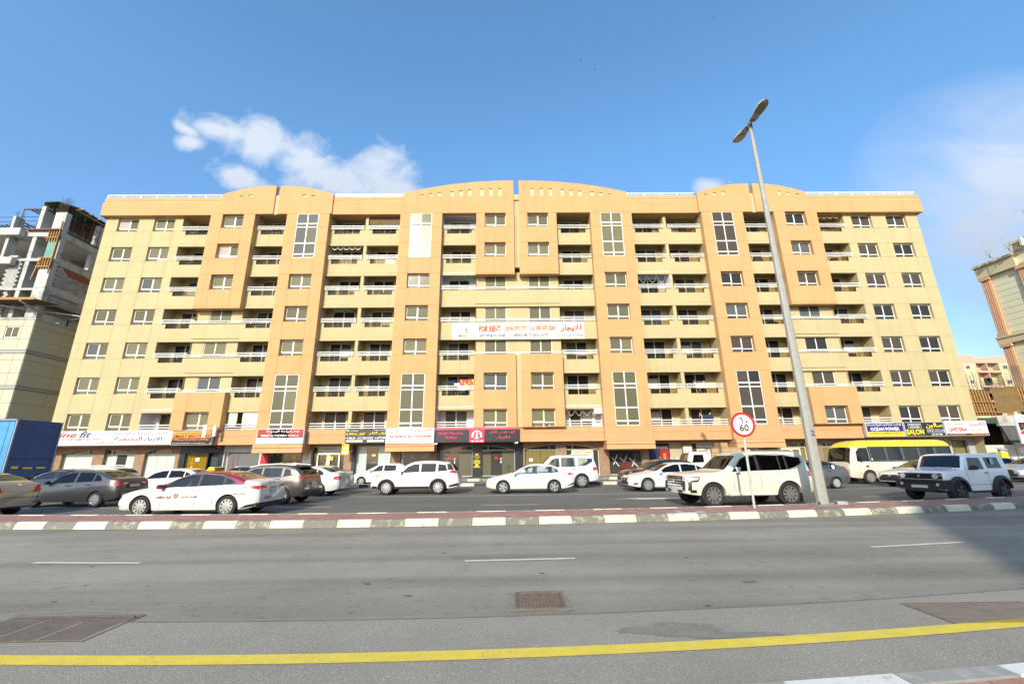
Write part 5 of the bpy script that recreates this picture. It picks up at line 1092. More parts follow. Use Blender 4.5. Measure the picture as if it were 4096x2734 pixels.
def disc(r, y, t, mt, name, n=48, r0=0):
    m = MB()
    if r0 == 0: m.prism([(r*cos(2*pi*i/n), y, r*sin(2*pi*i/n)) for i in range(n)], (0, t, 0))
    else: m.lathe([(r0, y), (r, y), (r, y+t), (r0, y+t)], 0, 0, 0, n)
    return ob(name, m, mt, SP, (0, 0, 2.56))
disc(.395, -.05, .012, mat('sign_back', (.35, .35, .34), .5), 'back_plate'); disc(.385, -.062, .01, mat('sign_face_white', (.74, .70, .62), .45), 'face'); disc(.395, -.068, .01, mat('sign_rim_red', (.55, .02, .02), .4), 'red_rim', r0=.325)
letters('60', .02, 2.46, .30, .22, INKB, SP, -.07, bold=.01); m = MB(); m.poly([(-.10, 0, .2), (-.075, 0, .225), (.0, 0, .215), (.012, 0, .02), (-.012, 0, .03), (-.03, 0, .18)]); ob('lettering', m, INKB, SP, (0, -.071, 2.56)); m = MB(); m.poly([(.10, 0, .09), (.135, 0, .13), (.17, 0, .09), (.135, 0, .05)]); ob('lettering', m, INKB, SP, (0, -.071, 2.56))

# ================================================================ vehicles
def paint(name, c, metal=0., rough=.28): return mat('car_paint_'+name, c, rough, metal=metal, coat=.7, spec=.5)
P_W = paint('white', (.68, .66, .60)); P_WC = paint('white_cream', (.66, .63, .50)); P_GR = paint('dark_grey', (.075, .075, .078), .55, .35); P_GO = paint('champagne', (.42, .40, .34), .6, .35)
P_BR = paint('bronze_brown', (.13, .105, .085), .6, .35); P_BK = paint('black', (.012, .013, .02), .2, .2); P_SV = paint('silver', (.45, .46, .46), .6, .3); P_MR = paint('maroon', (.22, .012, .025)); P_NV = paint('dark_navy', (.02, .022, .035), .3)
P_VG = paint('stone_grey', (.13, .125, .125), .4, .35); P_BUSY = paint('bus_yellow', (.80, .56, .02)); P_BUSC = paint('bus_cream', (.66, .60, .44)); P_WB = paint('clean_white', (.84, .86, .88))
BLKPL = mat('black_plastic', (.022, .022, .024), .55); TYRE = mat('tyre_rubber', (.028, .027, .026), .85, var=.3, vscale=8); RIM = mat('alloy_rim', (.55, .55, .54), .28, metal=.7); RIMD = mat('dark_alloy_rim', (.50, .49, .47), .25, metal=.8)
CHR = mat('chrome_trim', (.75, .75, .76), .12, metal=1.); REDL = mat('tail_lens_red', (.45, .012, .01), .15, spec=.8); ORL = mat('orange_lens', (.75, .22, .02), .2); CLL = mat('head_lens', (.62, .64, .66), .08, spec=.9, metal=.3); PLT = mat('number_plate_blank', (.55, .55, .53), .6)
GLD = glassmat('tinted_car_glass', (.35, .38, .40), .10, refl=(.62, .64, .68), ior=1.5); GLC = glassmat('clear_car_glass', (.75, .85, .88), .85); GLM = glassmat('mid_car_glass', (.5, .58, .62), .5)
SEAT = mat('seat_fabric', (.05, .05, .055), .9); SEATL = mat('seat_fabric_pale', (.30, .27, .22), .9); SEAM = mat('panel_gap', (.05, .05, .05), .8)
def interp(x, pts):
    if x <= pts[0][0]: return pts[0][1]
    for (a, va), (b, vb) in zip(pts, pts[1:]):
        if x <= b: return va+(vb-va)*(x-a)/(b-a) if b > a else vb
    return pts[-1][1]
def smooth_interp(x, pts):
    if x <= pts[0][0]: return pts[0][1]
    if x >= pts[-1][0]: return pts[-1][1]
    n = len(pts)
    for i in range(n-1):
        if x <= pts[i+1][0]:
            x0, y0 = pts[i]; x1, y1 = pts[i+1]; h = x1-x0
            def tan(j):
                if j == 0 or j == n-1: k = 0 if j == 0 else n-2; return (pts[k+1][1]-pts[k][1])/(pts[k+1][0]-pts[k][0])
                a = (pts[j][1]-pts[j-1][1])/(pts[j][0]-pts[j-1][0]); b = (pts[j+1][1]-pts[j][1])/(pts[j+1][0]-pts[j][0])
                return 0 if a*b <= 0 else 2*a*b/(a+b)
            t = (x-x0)/h; m0, m1 = tan(i)*h, tan(i+1)*h
            return (2*t**3-3*t*t+1)*y0+(t**3-2*t*t+t)*m0+(-2*t**3+3*t*t)*y1+(t**3-t*t)*m1
class Car:
    """x runs from the nose (0) to the tail (L); near side is -y; ground is z=0"""
    def __init__(s, L, Wd, top, belt, wheels, R, side_w=None, wind=None, rear=None, zb=.22, tum=.34, fe=.62, re=.5, ff=.70, rf=.80, arch=1.13, nose=.35, tail=.15, rr=.10, q=None, archsq=0):
        s.L, s.W, s.top, s.belt, s.wheels, s.R, s.zb0, s.tum = L, Wd/2, top, belt, wheels, R, zb, tum; s.side_w = side_w or []; s.wind = wind; s.rear = rear
        s.fe, s.re, s.ff, s.rf, s.RA, s.nose, s.tail, s.rr = fe, re, ff, rf, R*arch, nose, tail, rr; s.q = q or [(0, .92), (.12, .955), (.45, 1), (.8, .985), (1, .94)]
    def zt(s, x): return smooth_interp(x, s.top)
    def zbelt(s, x): return min(smooth_interp(x, s.belt), s.zt(x)-.015)
    def plan(s, x):
        if x < s.fe: t = max(0, x/s.fe); return s.W*(s.ff+(1-s.ff)*sqrt(max(0, 1-(1-t)**2)))
        if x > s.L-s.re: t = max(0, (s.L-x)/s.re); return s.W*(s.rf+(1-s.rf)*sqrt(max(0, 1-(1-t)**2)))
        return s.W
    def zbot(s, x): return s.zb0+.08*max(0, 1-x/.8)**2+.12*max(0, 1-(s.L-x)/.8)**2
    def zlow(s, x):
        z = s.zbot(x)
        for c in s.wheels:
            d = abs(x-c)
            if d < s.RA: z = max(z, s.R+sqrt(s.RA**2-d*d))
        return z
    def ys(s, x, z):
        zb, zl = s.zbot(x), s.zbelt(x)
        if z <= zl: return s.plan(x)*interp((z-zb)/(zl-zb), s.q)
        return s.plan(x)*s.q[-1][1]-s.tum*(z-zl)
    def warp(s, x, z):
        t = 1-min(1, x/s.fe); u = 1-min(1, (s.L-x)/s.re)
        return x+t*s.nose*max(0, z-.5)**1.3+t*.25*max(0, .38-z)-u*s.tail*max(0, z-.6)-u*.3*max(0, .45-z)
    def ring(s, x):
        zb, zl, zt = s.zlow(x), s.zbelt(x), s.zt(x); zl = max(zl, zb+.01); P = [(0, zb), (s.plan(x)*.62, zb)]
        for k in (0, .07, .16, .3, .45, .6, .75, .88, .96, 1): z = zb+(zl-zb)*k; P.append((s.ys(x, z), z))
        rr = min(s.rr, .5*(zt-zl)); ze = zt-rr
        for k in (.04, .25, .5, .75, 1): z = zl+(ze-zl)*k; P.append((s.ys(x, z), z))
        y0 = s.ys(x, ze)
        for a in (20, 42, 62, 78, 90): a = radians(a); P.append((y0*max(0, cos(a))**.5 if a < 1.57 else 0, ze+rr*sin(a)))
        return P
    def build(s, root, pm_, roofm=None, roofz=None, glass=GLD, wglass=None, under=BLKPL, seats=SEAT):
        xs = {0, s.L}; n = int(s.L/.09)
        for i in range(n+1): xs.add(round(s.L*i/n, 4))
        for t in (0, .02, .08, .2): xs.add(t*s.fe); xs.add(s.L-t*s.re)
        for c in s.wheels:
            xs = {x for x in xs if abs(abs(x-c)-s.RA) > .02}
            for i in range(0, 19): xs.add(c+s.RA*cos(pi*i/18)*.9999)
            xs.add(c-s.RA*1.0005); xs.add(c+s.RA*1.0005)
        xs = sorted(x for x in xs if 0 <= x <= s.L); bm = bmesh.new(); rings = []
        for x in xs:
            P = s.ring(x); m = len(P); row = []
            for j, (y, z) in enumerate(P): row.append(bm.verts.new((s.warp(x, z), -y, z)))
            for j in range(m-2, 0, -1): y, z = P[j]; row.append(bm.verts.new((s.warp(x, z), y, z)))
            rings.append(row)
        for A, B in zip(rings, rings[1:]):
            k = len(A)
            for i in range(k):
                try: bm.faces.new((A[i], A[(i+1) % k], B[(i+1) % k], B[i]))
                except ValueError: pass
        bm.faces.new(rings[0]); bm.faces.new(rings[-1][::-1])
        # cut every glazed opening out of the shell
        def cut(poly, ax):   # poly in (x, z) for sides or (x, y) for the screens
            for (a, b) in zip(poly, poly[1:]+poly[:1]):
                d = (b[0]-a[0], b[1]-a[1]); l = math.hypot(*d)
                if l < 1e-4: continue
                if ax == 'y': co = (a[0], 0, a[1]); no = (d[1]/l, 0, -d[0]/l)
                else: co = (a[0], a[1], 0); no = (d[1]/l, -d[0]/l, 0)
                lo, hi = min(p[0] for p in poly)-.15, max(p[0] for p in poly)+.15
                fs = [f for f in bm.faces if f.calc_center_median().z > s.zbelt(min(max(f.calc_center_median().x, 0), s.L))-.06 and lo < f.calc_center_median().x < hi]
                ge = list({e for f in fs for e in f.edges} | {v for f in fs for v in f.verts})+fs
                bmesh.ops.bisect_plane(bm, geom=ge, plane_co=co, plane_no=no, dist=1e-5)
        def inside(px, py, poly):
            c = False; n_ = len(poly)
            for i in range(n_):
                (x1, y1), (x2, y2) = poly[i], poly[i-1]
                if (y1 > py) != (y2 > py) and px < (x2-x1)*(py-y1)/(y2-y1)+x1: c = not c
            return c
        panes = {'side': [], 'top': []}
        for w in s.side_w: cut(w, 'y')
        tops = [t for t in (s.wind, s.rear) if t]
        for w in tops: cut(w, 'z')
        bmesh.ops.recalc_face_normals(bm, faces=bm.faces); bm.normal_update(); groups = {}
        for f in bm.faces:
            c = f.calc_center_median()
            for i, w in enumerate(s.side_w):
                if abs(f.normal.z) < .8 and abs(f.normal.y) > .45 and inside(c.x, c.z, w): groups.setdefault(('s', i, c.y > 0), []).append(f)
            for i, w in enumerate(tops):
                if c.z > s.zbelt(min(max(c.x, 0), s.L))+.0 and f.normal.z > -.2 and inside(c.x, c.y, w) and c.z > .8: groups.setdefault(('t', i, 0), []).append(f)
        used = set(); out = []
        for k, fs in groups.items():
            fs = [f for f in fs if f not in used]; used |= set(fs)
            vs = {}; V = []; F = []
            for f in fs:
                idx = []
                for v in f.verts:
                    if v not in vs: vs[v] = len(V); V.append(v.co.copy())
                    idx.append(vs[v])
                F.append(idx)
            out.append((k, V, F))
        if used: bmesh.ops.delete(bm, geom=list(used), context='FACES')
        bmesh.ops.recalc_face_normals(bm, faces=bm.faces)
        me = bpy.data.meshes.new('body'); mats = [pm_, roofm or pm_]
        if roofz is not None:
            for f in bm.faces:
                c = f.calc_center_median()
                if roofz(c.x, abs(c.y), c.z): f.material_index = 1
        bm.to_mesh(me); bm.free(); me.materials.append(mats[0]); me.materials.append(mats[1])
        me.polygons.foreach_set('use_smooth', [True]*len(me.polygons)); me.set_sharp_from_angle(angle=radians(38)); body = link('body', me, root)
        for (k, V, F) in out:
            if not F: continue
            g_ = bpy.data.meshes.new('pane'); g_.from_pydata([tuple(v) for v in V], [], F); b = bmesh.new(); b.from_mesh(g_); bmesh.ops.recalc_face_normals(b, faces=b.faces)
            cen = Vector((s.L/2, 0, .8))
            b.normal_update(); tot = sum((f.normal.dot(f.calc_center_median()-cen) for f in b.faces), 0)
            if tot < 0: bmesh.ops.reverse_faces(b, faces=b.faces)
            b.normal_update(); nn = {v: v.normal.copy() for v in b.verts}
            for v in b.verts: v.co -= nn[v]*.006
            b.to_mesh(g_); b.free(); g_.polygons.foreach_set('use_smooth', [True]*len(g_.polygons))
            g_.materials.append((wglass or glass) if k[0] == 't' else glass)
            link({'s': 'side_window', 't': 'windscreen' if k[1] == 0 and s.wind else 'rear_window'}[k[0]], g_, root)
        # cabin and underside
        x0 = s.wind and min(p[0] for p in s.wind) or .6; x1 = s.rear and max(p[0] for p in s.rear) or s.L-.3
        zf = min(s.zbelt(x0+.3), s.zbelt(x1-.3))-.12; m = MB(); m.box(x0+.0, x1-.02, -s.W*.86, s.W*.86, zf-.03, zf)
        m.box(s.wheels[0]-s.RA-.1, s.wheels[1]+s.RA+.1, -s.W*.66, s.W*.66, s.zb0-.02, zf-.05); m.box(s.wheels[0]+s.RA+.03, s.wheels[1]-s.RA-.03, -s.W*.9, s.W*.9, s.zb0-.01, zf-.06)
        m.box(.12, .5, -s.W*.6, s.W*.6, s.zb0+.05, .5); m.box(s.L-.5, s.L-.15, -s.W*.65, s.W*.65, s.zb0+.1, .5); ob('underbody', m, under, root)
        zs = zf-.05; nr = 2 if s.L < 5.5 else 7; xa = x0+1.05 if s.L < 5.5 else x0+1.0
        for r in range(nr):
            for sy in (-.36, .36):
                X = xa+r*.9; m = MB()
                if X > x1-.5: continue
                m.prism([(X, sy*s.W*1.15-.22, zs), (X+.12, sy*s.W*1.15-.22, zs), (X+.2, sy*s.W*1.15-.22, zs+.42), (X+.12, sy*s.W*1.15-.22, zs+.42)], (0, .44, 0)); m.box(X+.12, X+.2, sy*s.W*1.15-.12, sy*s.W*1.15+.12, zs+.419, zs+.58)
                ob('seat', m, seats, root)
        return body
    def side(s, poly, mt, name, root, off=.006, both=True, step=.12, parent=None):
        """a piece laid on the flank, outline in (x, z)"""
        for sg in ((-1, 1) if both else (-1,)):
            bm = bmesh.new(); bm.faces.new([bm.verts.new((x, 0, z)) for x, z in poly])
            xs = [p[0] for p in poly]; zs = [p[1] for p in poly]
            for a, n_, lo, hi in (((1, 0, 0), 0, min(xs), max(xs)), ((0, 0, 1), 2, min(zs), max(zs))):
                t = lo+step
                while t < hi-1e-3:
                    co = (t, 0, 0) if n_ == 0 else (0, 0, t); bmesh.ops.bisect_plane(bm, geom=bm.verts[:]+bm.edges[:]+bm.faces[:], plane_co=co, plane_no=a, dist=1e-5); t += step
            for v in bm.verts: x, z = v.co.x, v.co.z; y = s.ys(x, z)+off; v.co = Vector((s.warp(x, z), sg*y, z))
            me = bpy.data.meshes.new(name); bm.normal_update()
            for f in bm.faces:
                if f.normal.y*sg < 0: f.normal_flip()
            bm.to_mesh(me); bm.free(); me.materials.append(mt); link(name, me, root)
    def end(s, poly, mt, name, root, rear=False, off=.008, step=.07, both=False):
        """a piece laid on the nose or tail, outline in (y, z)"""
        for sg in ((1, -1) if both else (1,)):
            bm = bmesh.new(); bm.faces.new([bm.verts.new((0, y*sg, z)) for y, z in poly]); ys = [p[0]*sg for p in poly]; zs = [p[1] for p in poly]
            for n_, lo, hi in ((1, min(ys), max(ys)), (2, min(zs), max(zs))):
                t = lo+step
                while t < hi-1e-3:
                    co = (0, t, 0) if n_ == 1 else (0, 0, t); bmesh.ops.bisect_plane(bm, geom=bm.verts[:]+bm.edges[:]+bm.faces[:], plane_co=co, plane_no=(0, 1, 0) if n_ == 1 else (0, 0, 1), dist=1e-5); t += step
            for v in bm.verts:
                y, z = v.co.y, v.co.z; xr = s.L-.05 if rear else .05; zl = s.zbelt(xr); qv = interp((min(z, zl)-s.zbot(xr))/(zl-s.zbot(xr)), s.q)
                w = abs(y)/(s.W*qv); f0 = s.rf if rear else s.ff; d = s.re if rear else s.fe
                t = 0 if w <= f0 else 1-sqrt(max(0, 1-((min(w, .999)-f0)/(1-f0))**2))
                x = s.L-d*t if rear else d*t
                if rear and z > s.zt(s.L):    # tailgate above the deck: follow the roof outline
                    lo_, hi_ = s.L*.6, s.L
                    for _ in range(24):
                        md = (lo_+hi_)/2
                        if s.zt(md) > z: lo_ = md
                        else: hi_ = md
                    x = min(x, lo_); v.co = Vector((s.warp(x, z)+off, y, z+off)); continue
                v.co = Vector((s.warp(x, z)+(off if rear else -off), y*(1+off*t), z))
            me = bpy.data.meshes.new(name); bm.normal_update()
            for f in bm.faces:
                if f.normal.x*(1 if rear else -1) < 0: f.normal_flip()
            bm.to_mesh(me); bm.free(); me.materials.append(mt); link(name, me, root)
RIMC = {}
def rim_mesh(R, spokes, mt, twin):
    key = (round(R, 3), spokes, mt.name, twin)
    if key in RIMC: return RIMC[key]
    r = R*.66; m = MB(); m.lathe([(r, -.02), (r*1.02, -.035), (r*.93, -.035), (r*.88, .0), (r*.86, .08)], 0, 0, 0, 32); m.mi = 0
    m.lathe([(0, -.035), (r*.17, -.035), (r*.2, -.01), (r*.2, .03)], 0, 0, 0, 14)
    for i in range(spokes):
        for k in ((-.09, .09) if twin else (0,)):
            t = 2*pi*i/spokes; a, b = t+k*.5, t+k*2.2; w0, w1 = (.035, .028) if twin else (.06, .05)
            if spokes > 8: w0, w1 = .028, .035
            w0 *= R/.33; w1 *= R/.33
            p0 = (r*.15*cos(a), r*.15*sin(a)); p1 = (r*.93*cos(b), r*.93*sin(b)); nx, nz = -sin(b), cos(b)
            m.prism([(p0[0]-nx*w0, -.028, p0[1]-nz*w0), (p0[0]+nx*w0, -.028, p0[1]+nz*w0), (p1[0]+nx*w1, -.022, p1[1]+nz*w1), (p1[0]-nx*w1, -.022, p1[1]-nz*w1)], (0, .035, 0))
    m.mi = 1; m.lathe([(0, .06), (r*.9, .06)], 0, 0, 0, 20)
    RIMC[key] = m.mesh('rim', [mt, BLKPL], 30); return RIMC[key]
def wheels(c, root, spokes=5, rimm=None, twin=False, w=.21, dy=.0):
    rimm = rimm or RIM; key = ('tyre', round(c.R, 3), w)
    if key not in RIMC:
        R = c.R; m = MB(); m.lathe([(R*.64, 0.01), (R*.70, -.01), (R*.9, -.018), (R*.97, .01), (R, .04), (R, w-.04), (R*.97, w-.01), (R*.64, w)], 0, 0, 0, 36); RIMC[key] = m.mesh('wheel', TYRE, 45)
    for x in c.wheels:
        for sg in (-1, 1):
            y = -c.W*.955+dy if sg < 0 else c.W*.955-dy
            o = link('wheel', RIMC[key], root, (x, y, c.R)); o.rotation_euler.z = 0 if sg < 0 else pi; link('rim', rim_mesh(c.R, spokes, rimm, twin), o)
def mirrors(c, root, x, z, mt, h=.15, chrome=False):
    for sg in (-1, 1):
        y = c.ys(x, z); m = MB(); secs = [(.0, .3), (.05, .9), (.14, 1), (.21, .75), (.24, .3)]
        for (a, fa), (b, fb) in zip(secs, secs[1:]):
            A = [(x-.06*fa, sg*(y+.04+a), z-.0-h/2*fa), (x-.06*fa, sg*(y+.04+a), z+h/2*fa), (x+.07*fa, sg*(y+.04+a), z+h/2*fa), (x+.07*fa, sg*(y+.04+a), z-h/2*fa)]; B = [(x-.06*fb, sg*(y+.04+b), z-h/2*fb), (x-.06*fb, sg*(y+.04+b), z+h/2*fb), (x+.07*fb, sg*(y+.04+b), z+h/2*fb), (x+.07*fb, sg*(y+.04+b), z-h/2*fb)]
            for i in range(4): m.poly([A[i], A[(i+1) % 4], B[(i+1) % 4], B[i]])
            if b == .24: m.poly(B)
            if a == 0: m.poly(A)
        m.bar((x, sg*(y-.02), z-h*.35), (x, sg*(y+.12), z-h*.3), .05); ob('mirror', m, mt, root, smooth=40)
def seams(c, root, xs, zb=None, mt=SEAM, handles=None, hm=None, hz=None):
    for x in xs:
        if isinstance(x, tuple): pts = x
        else: pts = None
        z0, z1 = (c.zbot(x)+.05 if pts is None else 0), (c.zbelt(x)-.01 if pts is None else 0)
        poly = [(x-.006, z0), (x+.006, z0), (x+.006, z1), (x-.006, z1)] if pts is None else list(pts)
        c.side(poly, mt, 'door_seam', root, off=.0025, step=.15)
    for hx in handles or []:
        for sg in (-1, 1):
            z = hz or c.zbelt(hx)-.09; y = c.ys(hx, z); m = MB(); m.bar((hx-.09, sg*(y+.022), z), (hx+.09, sg*(y+.022), z), .025, .028); m.bar((hx-.08, sg*(y-.01), z), (hx-.08, sg*(y+.02), z), .02); m.bar((hx+.08, sg*(y-.01), z), (hx+.08, sg*(y+.02), z), .02); ob('door_handle', m, hm or CHR, root)
def arch_trim(c, root, mt, w=.055, out=.02, square=False):
    for cx in c.wheels:
        for sg in (-1, 1):
            m = MB(); n = 22
            def P(t, r, o): x, z = cx+r*cos(t), c.R+r*sin(t); z = max(z, c.zbot(x)); return (x, sg*(c.ys(x, z)+o), z)
            for i in range(n):
                a, b = -.25+(pi+.5)*i/n, -.25+(pi+.5)*(i+1)/n; r0, r1 = c.RA-.008, c.RA+w
                q = [P(a, r0, out), P(b, r0, out), P(b, r1, out*.6), P(a, r1, out*.6)]; m.poly(q); m.poly([P(a, r1, out*.6), P(b, r1, out*.6), P(b, r1, -.02), P(a, r1, -.02)]); m.poly([P(a, r0, out), P(b, r0, out), P(b, r0, -.06), P(a, r0, -.06)])
            ob('arch_trim', m, mt, root, smooth=40)
def trim_line(c, root, pts, mt, r=.012, name='window_trim', off=.01):
    for sg in (-1, 1):
        m = MB(); m.tube([(c.warp(x, z), sg*(c.ys(x, z)+off), z) for x, z in pts], r, 5); ob(name, m, mt, root, smooth=60)
def plate_at(c, root, rear=True, z=.75, w=.26): c.end([(-w, z-.06), (w, z-.06), (w, z+.06), (-w, z+.06)], PLT, 'number_plate', root, rear, off=.02)
VEH = []
def vehicle(kind, label, cat, x, ynear, yaw=0, group='vehicles in the traffic on the far carriageway', W_=1.8):
    e = empty(kind, (x, ynear+W_/2, .004), label, cat, group, radians(yaw)); return e

# ---- shared sedan shape
def sedan(L=4.85, Wd=1.82, H=1.45, R=.325, wb=(.95, 3.78), deck=1.08, hood=.95, fast=0.):
    k = L/4.85
    top = [(0, .62), (.04, .68), (.2, .77), (.6*k, .86), (1.25*k, hood+.03), (1.42*k, hood+.08), (2.2*k, H-.09), (2.55*k, H-.015), (2.9*k, H), (3.35*k, H-.02), (3.75*k, H-.1), (4.38*k, deck+.05), (4.55*k, deck+.015), (4.75*k, deck), (L-.03, deck-.03), (L, deck-.1)]
    belt = [(0, .55), (.2, .66), (.7, .78), (1.4*k, .90), (2.5*k, .945), (3.6*k, .985), (4.4*k, 1.0), (L, .93)]
    zb = lambda x: smooth_interp(x, belt); zr = lambda x: smooth_interp(x, top)
    sw = [[(1.62*k, zb(1.62*k)+.02), (2.72*k, zb(2.72*k)+.02), (2.72*k, H-.105), (2.38*k, H-.125), (1.98*k, H-.245)],
          [(2.80*k, zb(2.8*k)+.02), (3.58*k, zb(3.58*k)+.02), (3.58*k, H-.15), (3.3*k, H-.115), (2.80*k, H-.105)],
          [(3.63*k, zb(3.63*k)+.025), (4.02*k, zb(4.02*k)+.03), (3.9*k, H-.28), (3.63*k, H-.165)]]
    y = Wd/2
    wind = [(1.42*k, -y*.82), (1.42*k, y*.82), (2.24*k, y*.62), (2.24*k, -y*.62)]; rear = [(3.72*k, -y*.60), (3.72*k, y*.60), (4.36*k, y*.74), (4.36*k, -y*.74)]
    return Car(L, Wd, top, belt, (wb[0]*k, wb[1]*k), R, sw, wind, rear)
def blackout(c, root, polys):
    for p in polys: c.side(p, BLKPL, 'window_pillar', root, off=.003)
def std_front(c, root, lens=CLL, grille=BLKPL, zl=.68, open_=True):
    c.end([(-.55, .34), (.55, .34), (.62, .50), (-.62, .50)], grille, 'lower_grille', root)
    c.end([(-.42, .56), (.42, .56), (.46, .66), (-.46, .66)], grille, 'grille', root); c.end([(-.07, .57), (.07, .57), (.07, .65), (-.07, .65)], CHR, 'badge', root, off=.018)
    c.end([(.50, .60), (.84, .66), (.84, .73), (.52, .70)], lens, 'headlight', root, both=True); c.side([(.12, .62), (.48, .72), (.55, .78), (.2, .74)], lens, 'headlight', root)

# gold saloon at the left edge
def dims(e, c): pass
v = vehicle('sedan', 'champagne gold saloon cut off by the left edge with its tail lights showing', 'car', -17.0-4.55, 15.1, -3, W_=1.71)
c = sedan(4.55, 1.71, 1.48, .31, deck=1.13); b = c.build(v, P_GO, glass=GLM, wglass=GLD); wheels(c, v, 6); mirrors(c, v, 1.62, .98, P_GO); seams(c, v, [1.5, 2.6, 3.5], handles=[2.4, 3.3])
c.end([(.47, .80), (.80, .80), (.74, 1.04), (.56, 1.03)], REDL, 'tail_light', v, True, both=True); c.side([(4.2, .80), (4.52, .80), (4.5, 1.03), (4.32, .98)], REDL, 'tail_light', v); c.end([(-.42, .82), (.42, .82), (.45, .99), (-.45, .99)], P_GO, 'plate_recess', v, True, off=.012); plate_at(c, v, z=.88, w=.3)
c.end([(.5, .42), (.72, .42), (.72, .46), (.5, .46)], REDL, 'reflector', v, True, both=True); c.end([(-.07, 1.02), (.07, 1.02), (.07, 1.07), (-.07, 1.07)], CHR, 'badge', v, True, off=.015); c.end([(-.8, .62), (.8, .62), (.8, .635), (-.8, .635)], SEAM, 'bumper_gap', v, True, off=.004)
# dark grey saloon
v = vehicle('sedan', 'dark grey saloon ahead of the taxi, between the gold saloon and the white one', 'car', -16.15-4.42, 18.75, -2, W_=1.72)
c = sedan(4.42, 1.72, 1.475, .305, wb=(.98, 3.92), deck=1.12); c.build(v, P_GR, glass=GLD); wheels(c, v, 8); mirrors(c, v, 1.5, .98, P_GR); seams(c, v, [1.45, 2.5, 3.35], handles=[2.3, 3.15], hm=P_GR)
c.end([(.36, .86), (.82, .82), (.82, .99), (.55, .99)], REDL, 'tail_light', v, True, both=True); c.side([(3.98, .92), (4.4, .82), (4.4, .98), (4.1, 1.0)], REDL, 'tail_light', v); c.end([(.3, .9), (.55, .88), (.55, .93), (.4, .95)], CLL, 'reverse_light', v, True, both=True, off=.014); c.end([(-.35, .74), (.35, .74), (.35, .92), (-.35, .92)], BLKPL, 'plate_recess', v, True, off=.01); plate_at(c, v, z=.82)
c.end([(.42, .40), (.72, .44), (.72, .5), (.5, .5)], REDL, 'reflector', v, True, both=True)
# white and maroon taxi
def taxi_marks(c, v, near=True):
    for s_, cx, z, w, h in (('UNION TAXI', 1.72, .63, .48, .085), ('الاتحاد للأجرة', 2.58, .64, .52, .11)):
        o = letters(s_, cx, z, w, h, mat('taxi_lettering', (.30, .06, .03), .5), v, -c.ys(cx, z)-.008, depth=.003)
    m = MB(); n = 20
    for a_, b_ in ((.11, .09),):
        for i in range(n): t0, t1 = 2*pi*i/n, 2*pi*(i+1)/n; m.poly([(a_*cos(t0), 0, a_*sin(t0)), (a_*cos(t1), 0, a_*sin(t1)), (b_*cos(t1), 0, b_*sin(t1)), (b_*cos(t0), 0, b_*sin(t0))])
    ob('emblem_ring', m, mat('emblem_gold', (.55, .42, .18), .4), v, (2.13, -c.ys(2.13, .65)-.008, .65)); letters('U', 2.13, .67, .11, .15, mat('taxi_lettering', (.3, .06, .03)), v, -c.ys(2.13, .65)-.012, depth=.003, bold=.05)
    letters('600 50 50 50', 4.25, .72, .42, .05, GRYT, v, -c.ys(4.2, .72)-.01, depth=.003); letters('1942', 4.0, 1.03, .15, .05, GRYT, v, -c.ys(4.0, 1.02)-.012, depth=.003)
def taxi(x, y, yaw, label):
    v = vehicle('taxi', label, 'taxi', x, y, yaw, W_=1.84); c = sedan(4.88, 1.84, 1.445, .335, wb=(.95, 3.84), deck=1.10); c.ff = .66; c.nose = .5
    zbl = lambda x: c.zbelt(x); c.build(v, P_W, P_MR, lambda x, y, z: z > zbl(max(0, min(x, c.L)))+.006 and 1.38 < x < 4.33 and not (z > c.zt(x)-.02 and x > 3.5 and y < .6 and False), GLC, glass_w if 0 else None)
    wheels(c, v, 10); mirrors(c, v, 1.6, .96, P_MR); seams(c, v, [1.62, 2.76, 3.35], handles=[2.55, 3.5], hm=P_W)
    trim_line(c, v, [(1.55, .94), (2.0, 1.20), (2.45, 1.335), (2.9, 1.355), (3.5, 1.30), (3.9, 1.16), (4.05, 1.03)], CHR)
    blackout(c, v, [[(2.74, .965), (2.81, .965), (2.81, 1.335), (2.74, 1.335)], [(3.60, .99), (3.66, .99), (3.66, 1.28), (3.60, 1.29)]])
    m = MB(); m.prism([(2.55, -.28, 1.46), (2.83, -.28, 1.46), (2.8, -.28, 1.56), (2.62, -.28, 1.57)], (0, .56, 0)); ob('roof_sign', m, mat('taxi_sign_yellow', (.80, .62, .04), .35), v); m = MB(); [m.box(2.58, 2.82, yy, yy+.04, 1.45, 1.46) for yy in (-.25, .2)]; m.box(2.6, 2.78, -.2, .2, 1.44, 1.462); ob('sign_mount', m, BLKPL, v); o = letters('TAXI', 0, 0, .4, .07, INKB, v, 0, depth=.003); o.location = (2.83, 0, 1.51); o.rotation_euler = (0, 0, pi/2)
    c.end([(.36, .87), (.86, .86), (.86, .96), (.45, .95)], REDL, 'tail_light', v, True, both=True); c.side([(4.32, .93), (4.86, .84), (4.86, .95), (4.5, .98)], REDL, 'tail_light', v); c.end([(.42, .80), (.66, .82), (.66, .86), (.48, .87)], CLL, 'reverse_light', v, True, both=True)
    c.end([(-.17, .70), (.17, .70), (.17, .9), (-.17, .9)], PLT, 'number_plate', v, True, off=.02); c.end([(-.15, .86), (.15, .86), (.15, .9), (-.15, .9)], mat('plate_green', (.05, .25, .15), .5), 'plate_band', v, True, off=.024)
    c.end([(-.75, .25), (.75, .25), (.82, .42), (-.82, .42)], BLKPL, 'rear_valance', v, True, off=.012); c.side([(4.25, .24), (4.86, .33), (4.86, .42), (4.5, .36)], BLKPL, 'rear_valance', v)
    c.side([(.04, .24), (.5, .235), (.5, .30), (.02, .30)], P_W, 'front_lip', v, off=.02); std_front(c, v); c.end([(-.5, .6), (.5, .6), (.62, .42), (-.62, .42)], BLKPL, 'lower_grille', v, off=.012)
    return v, c
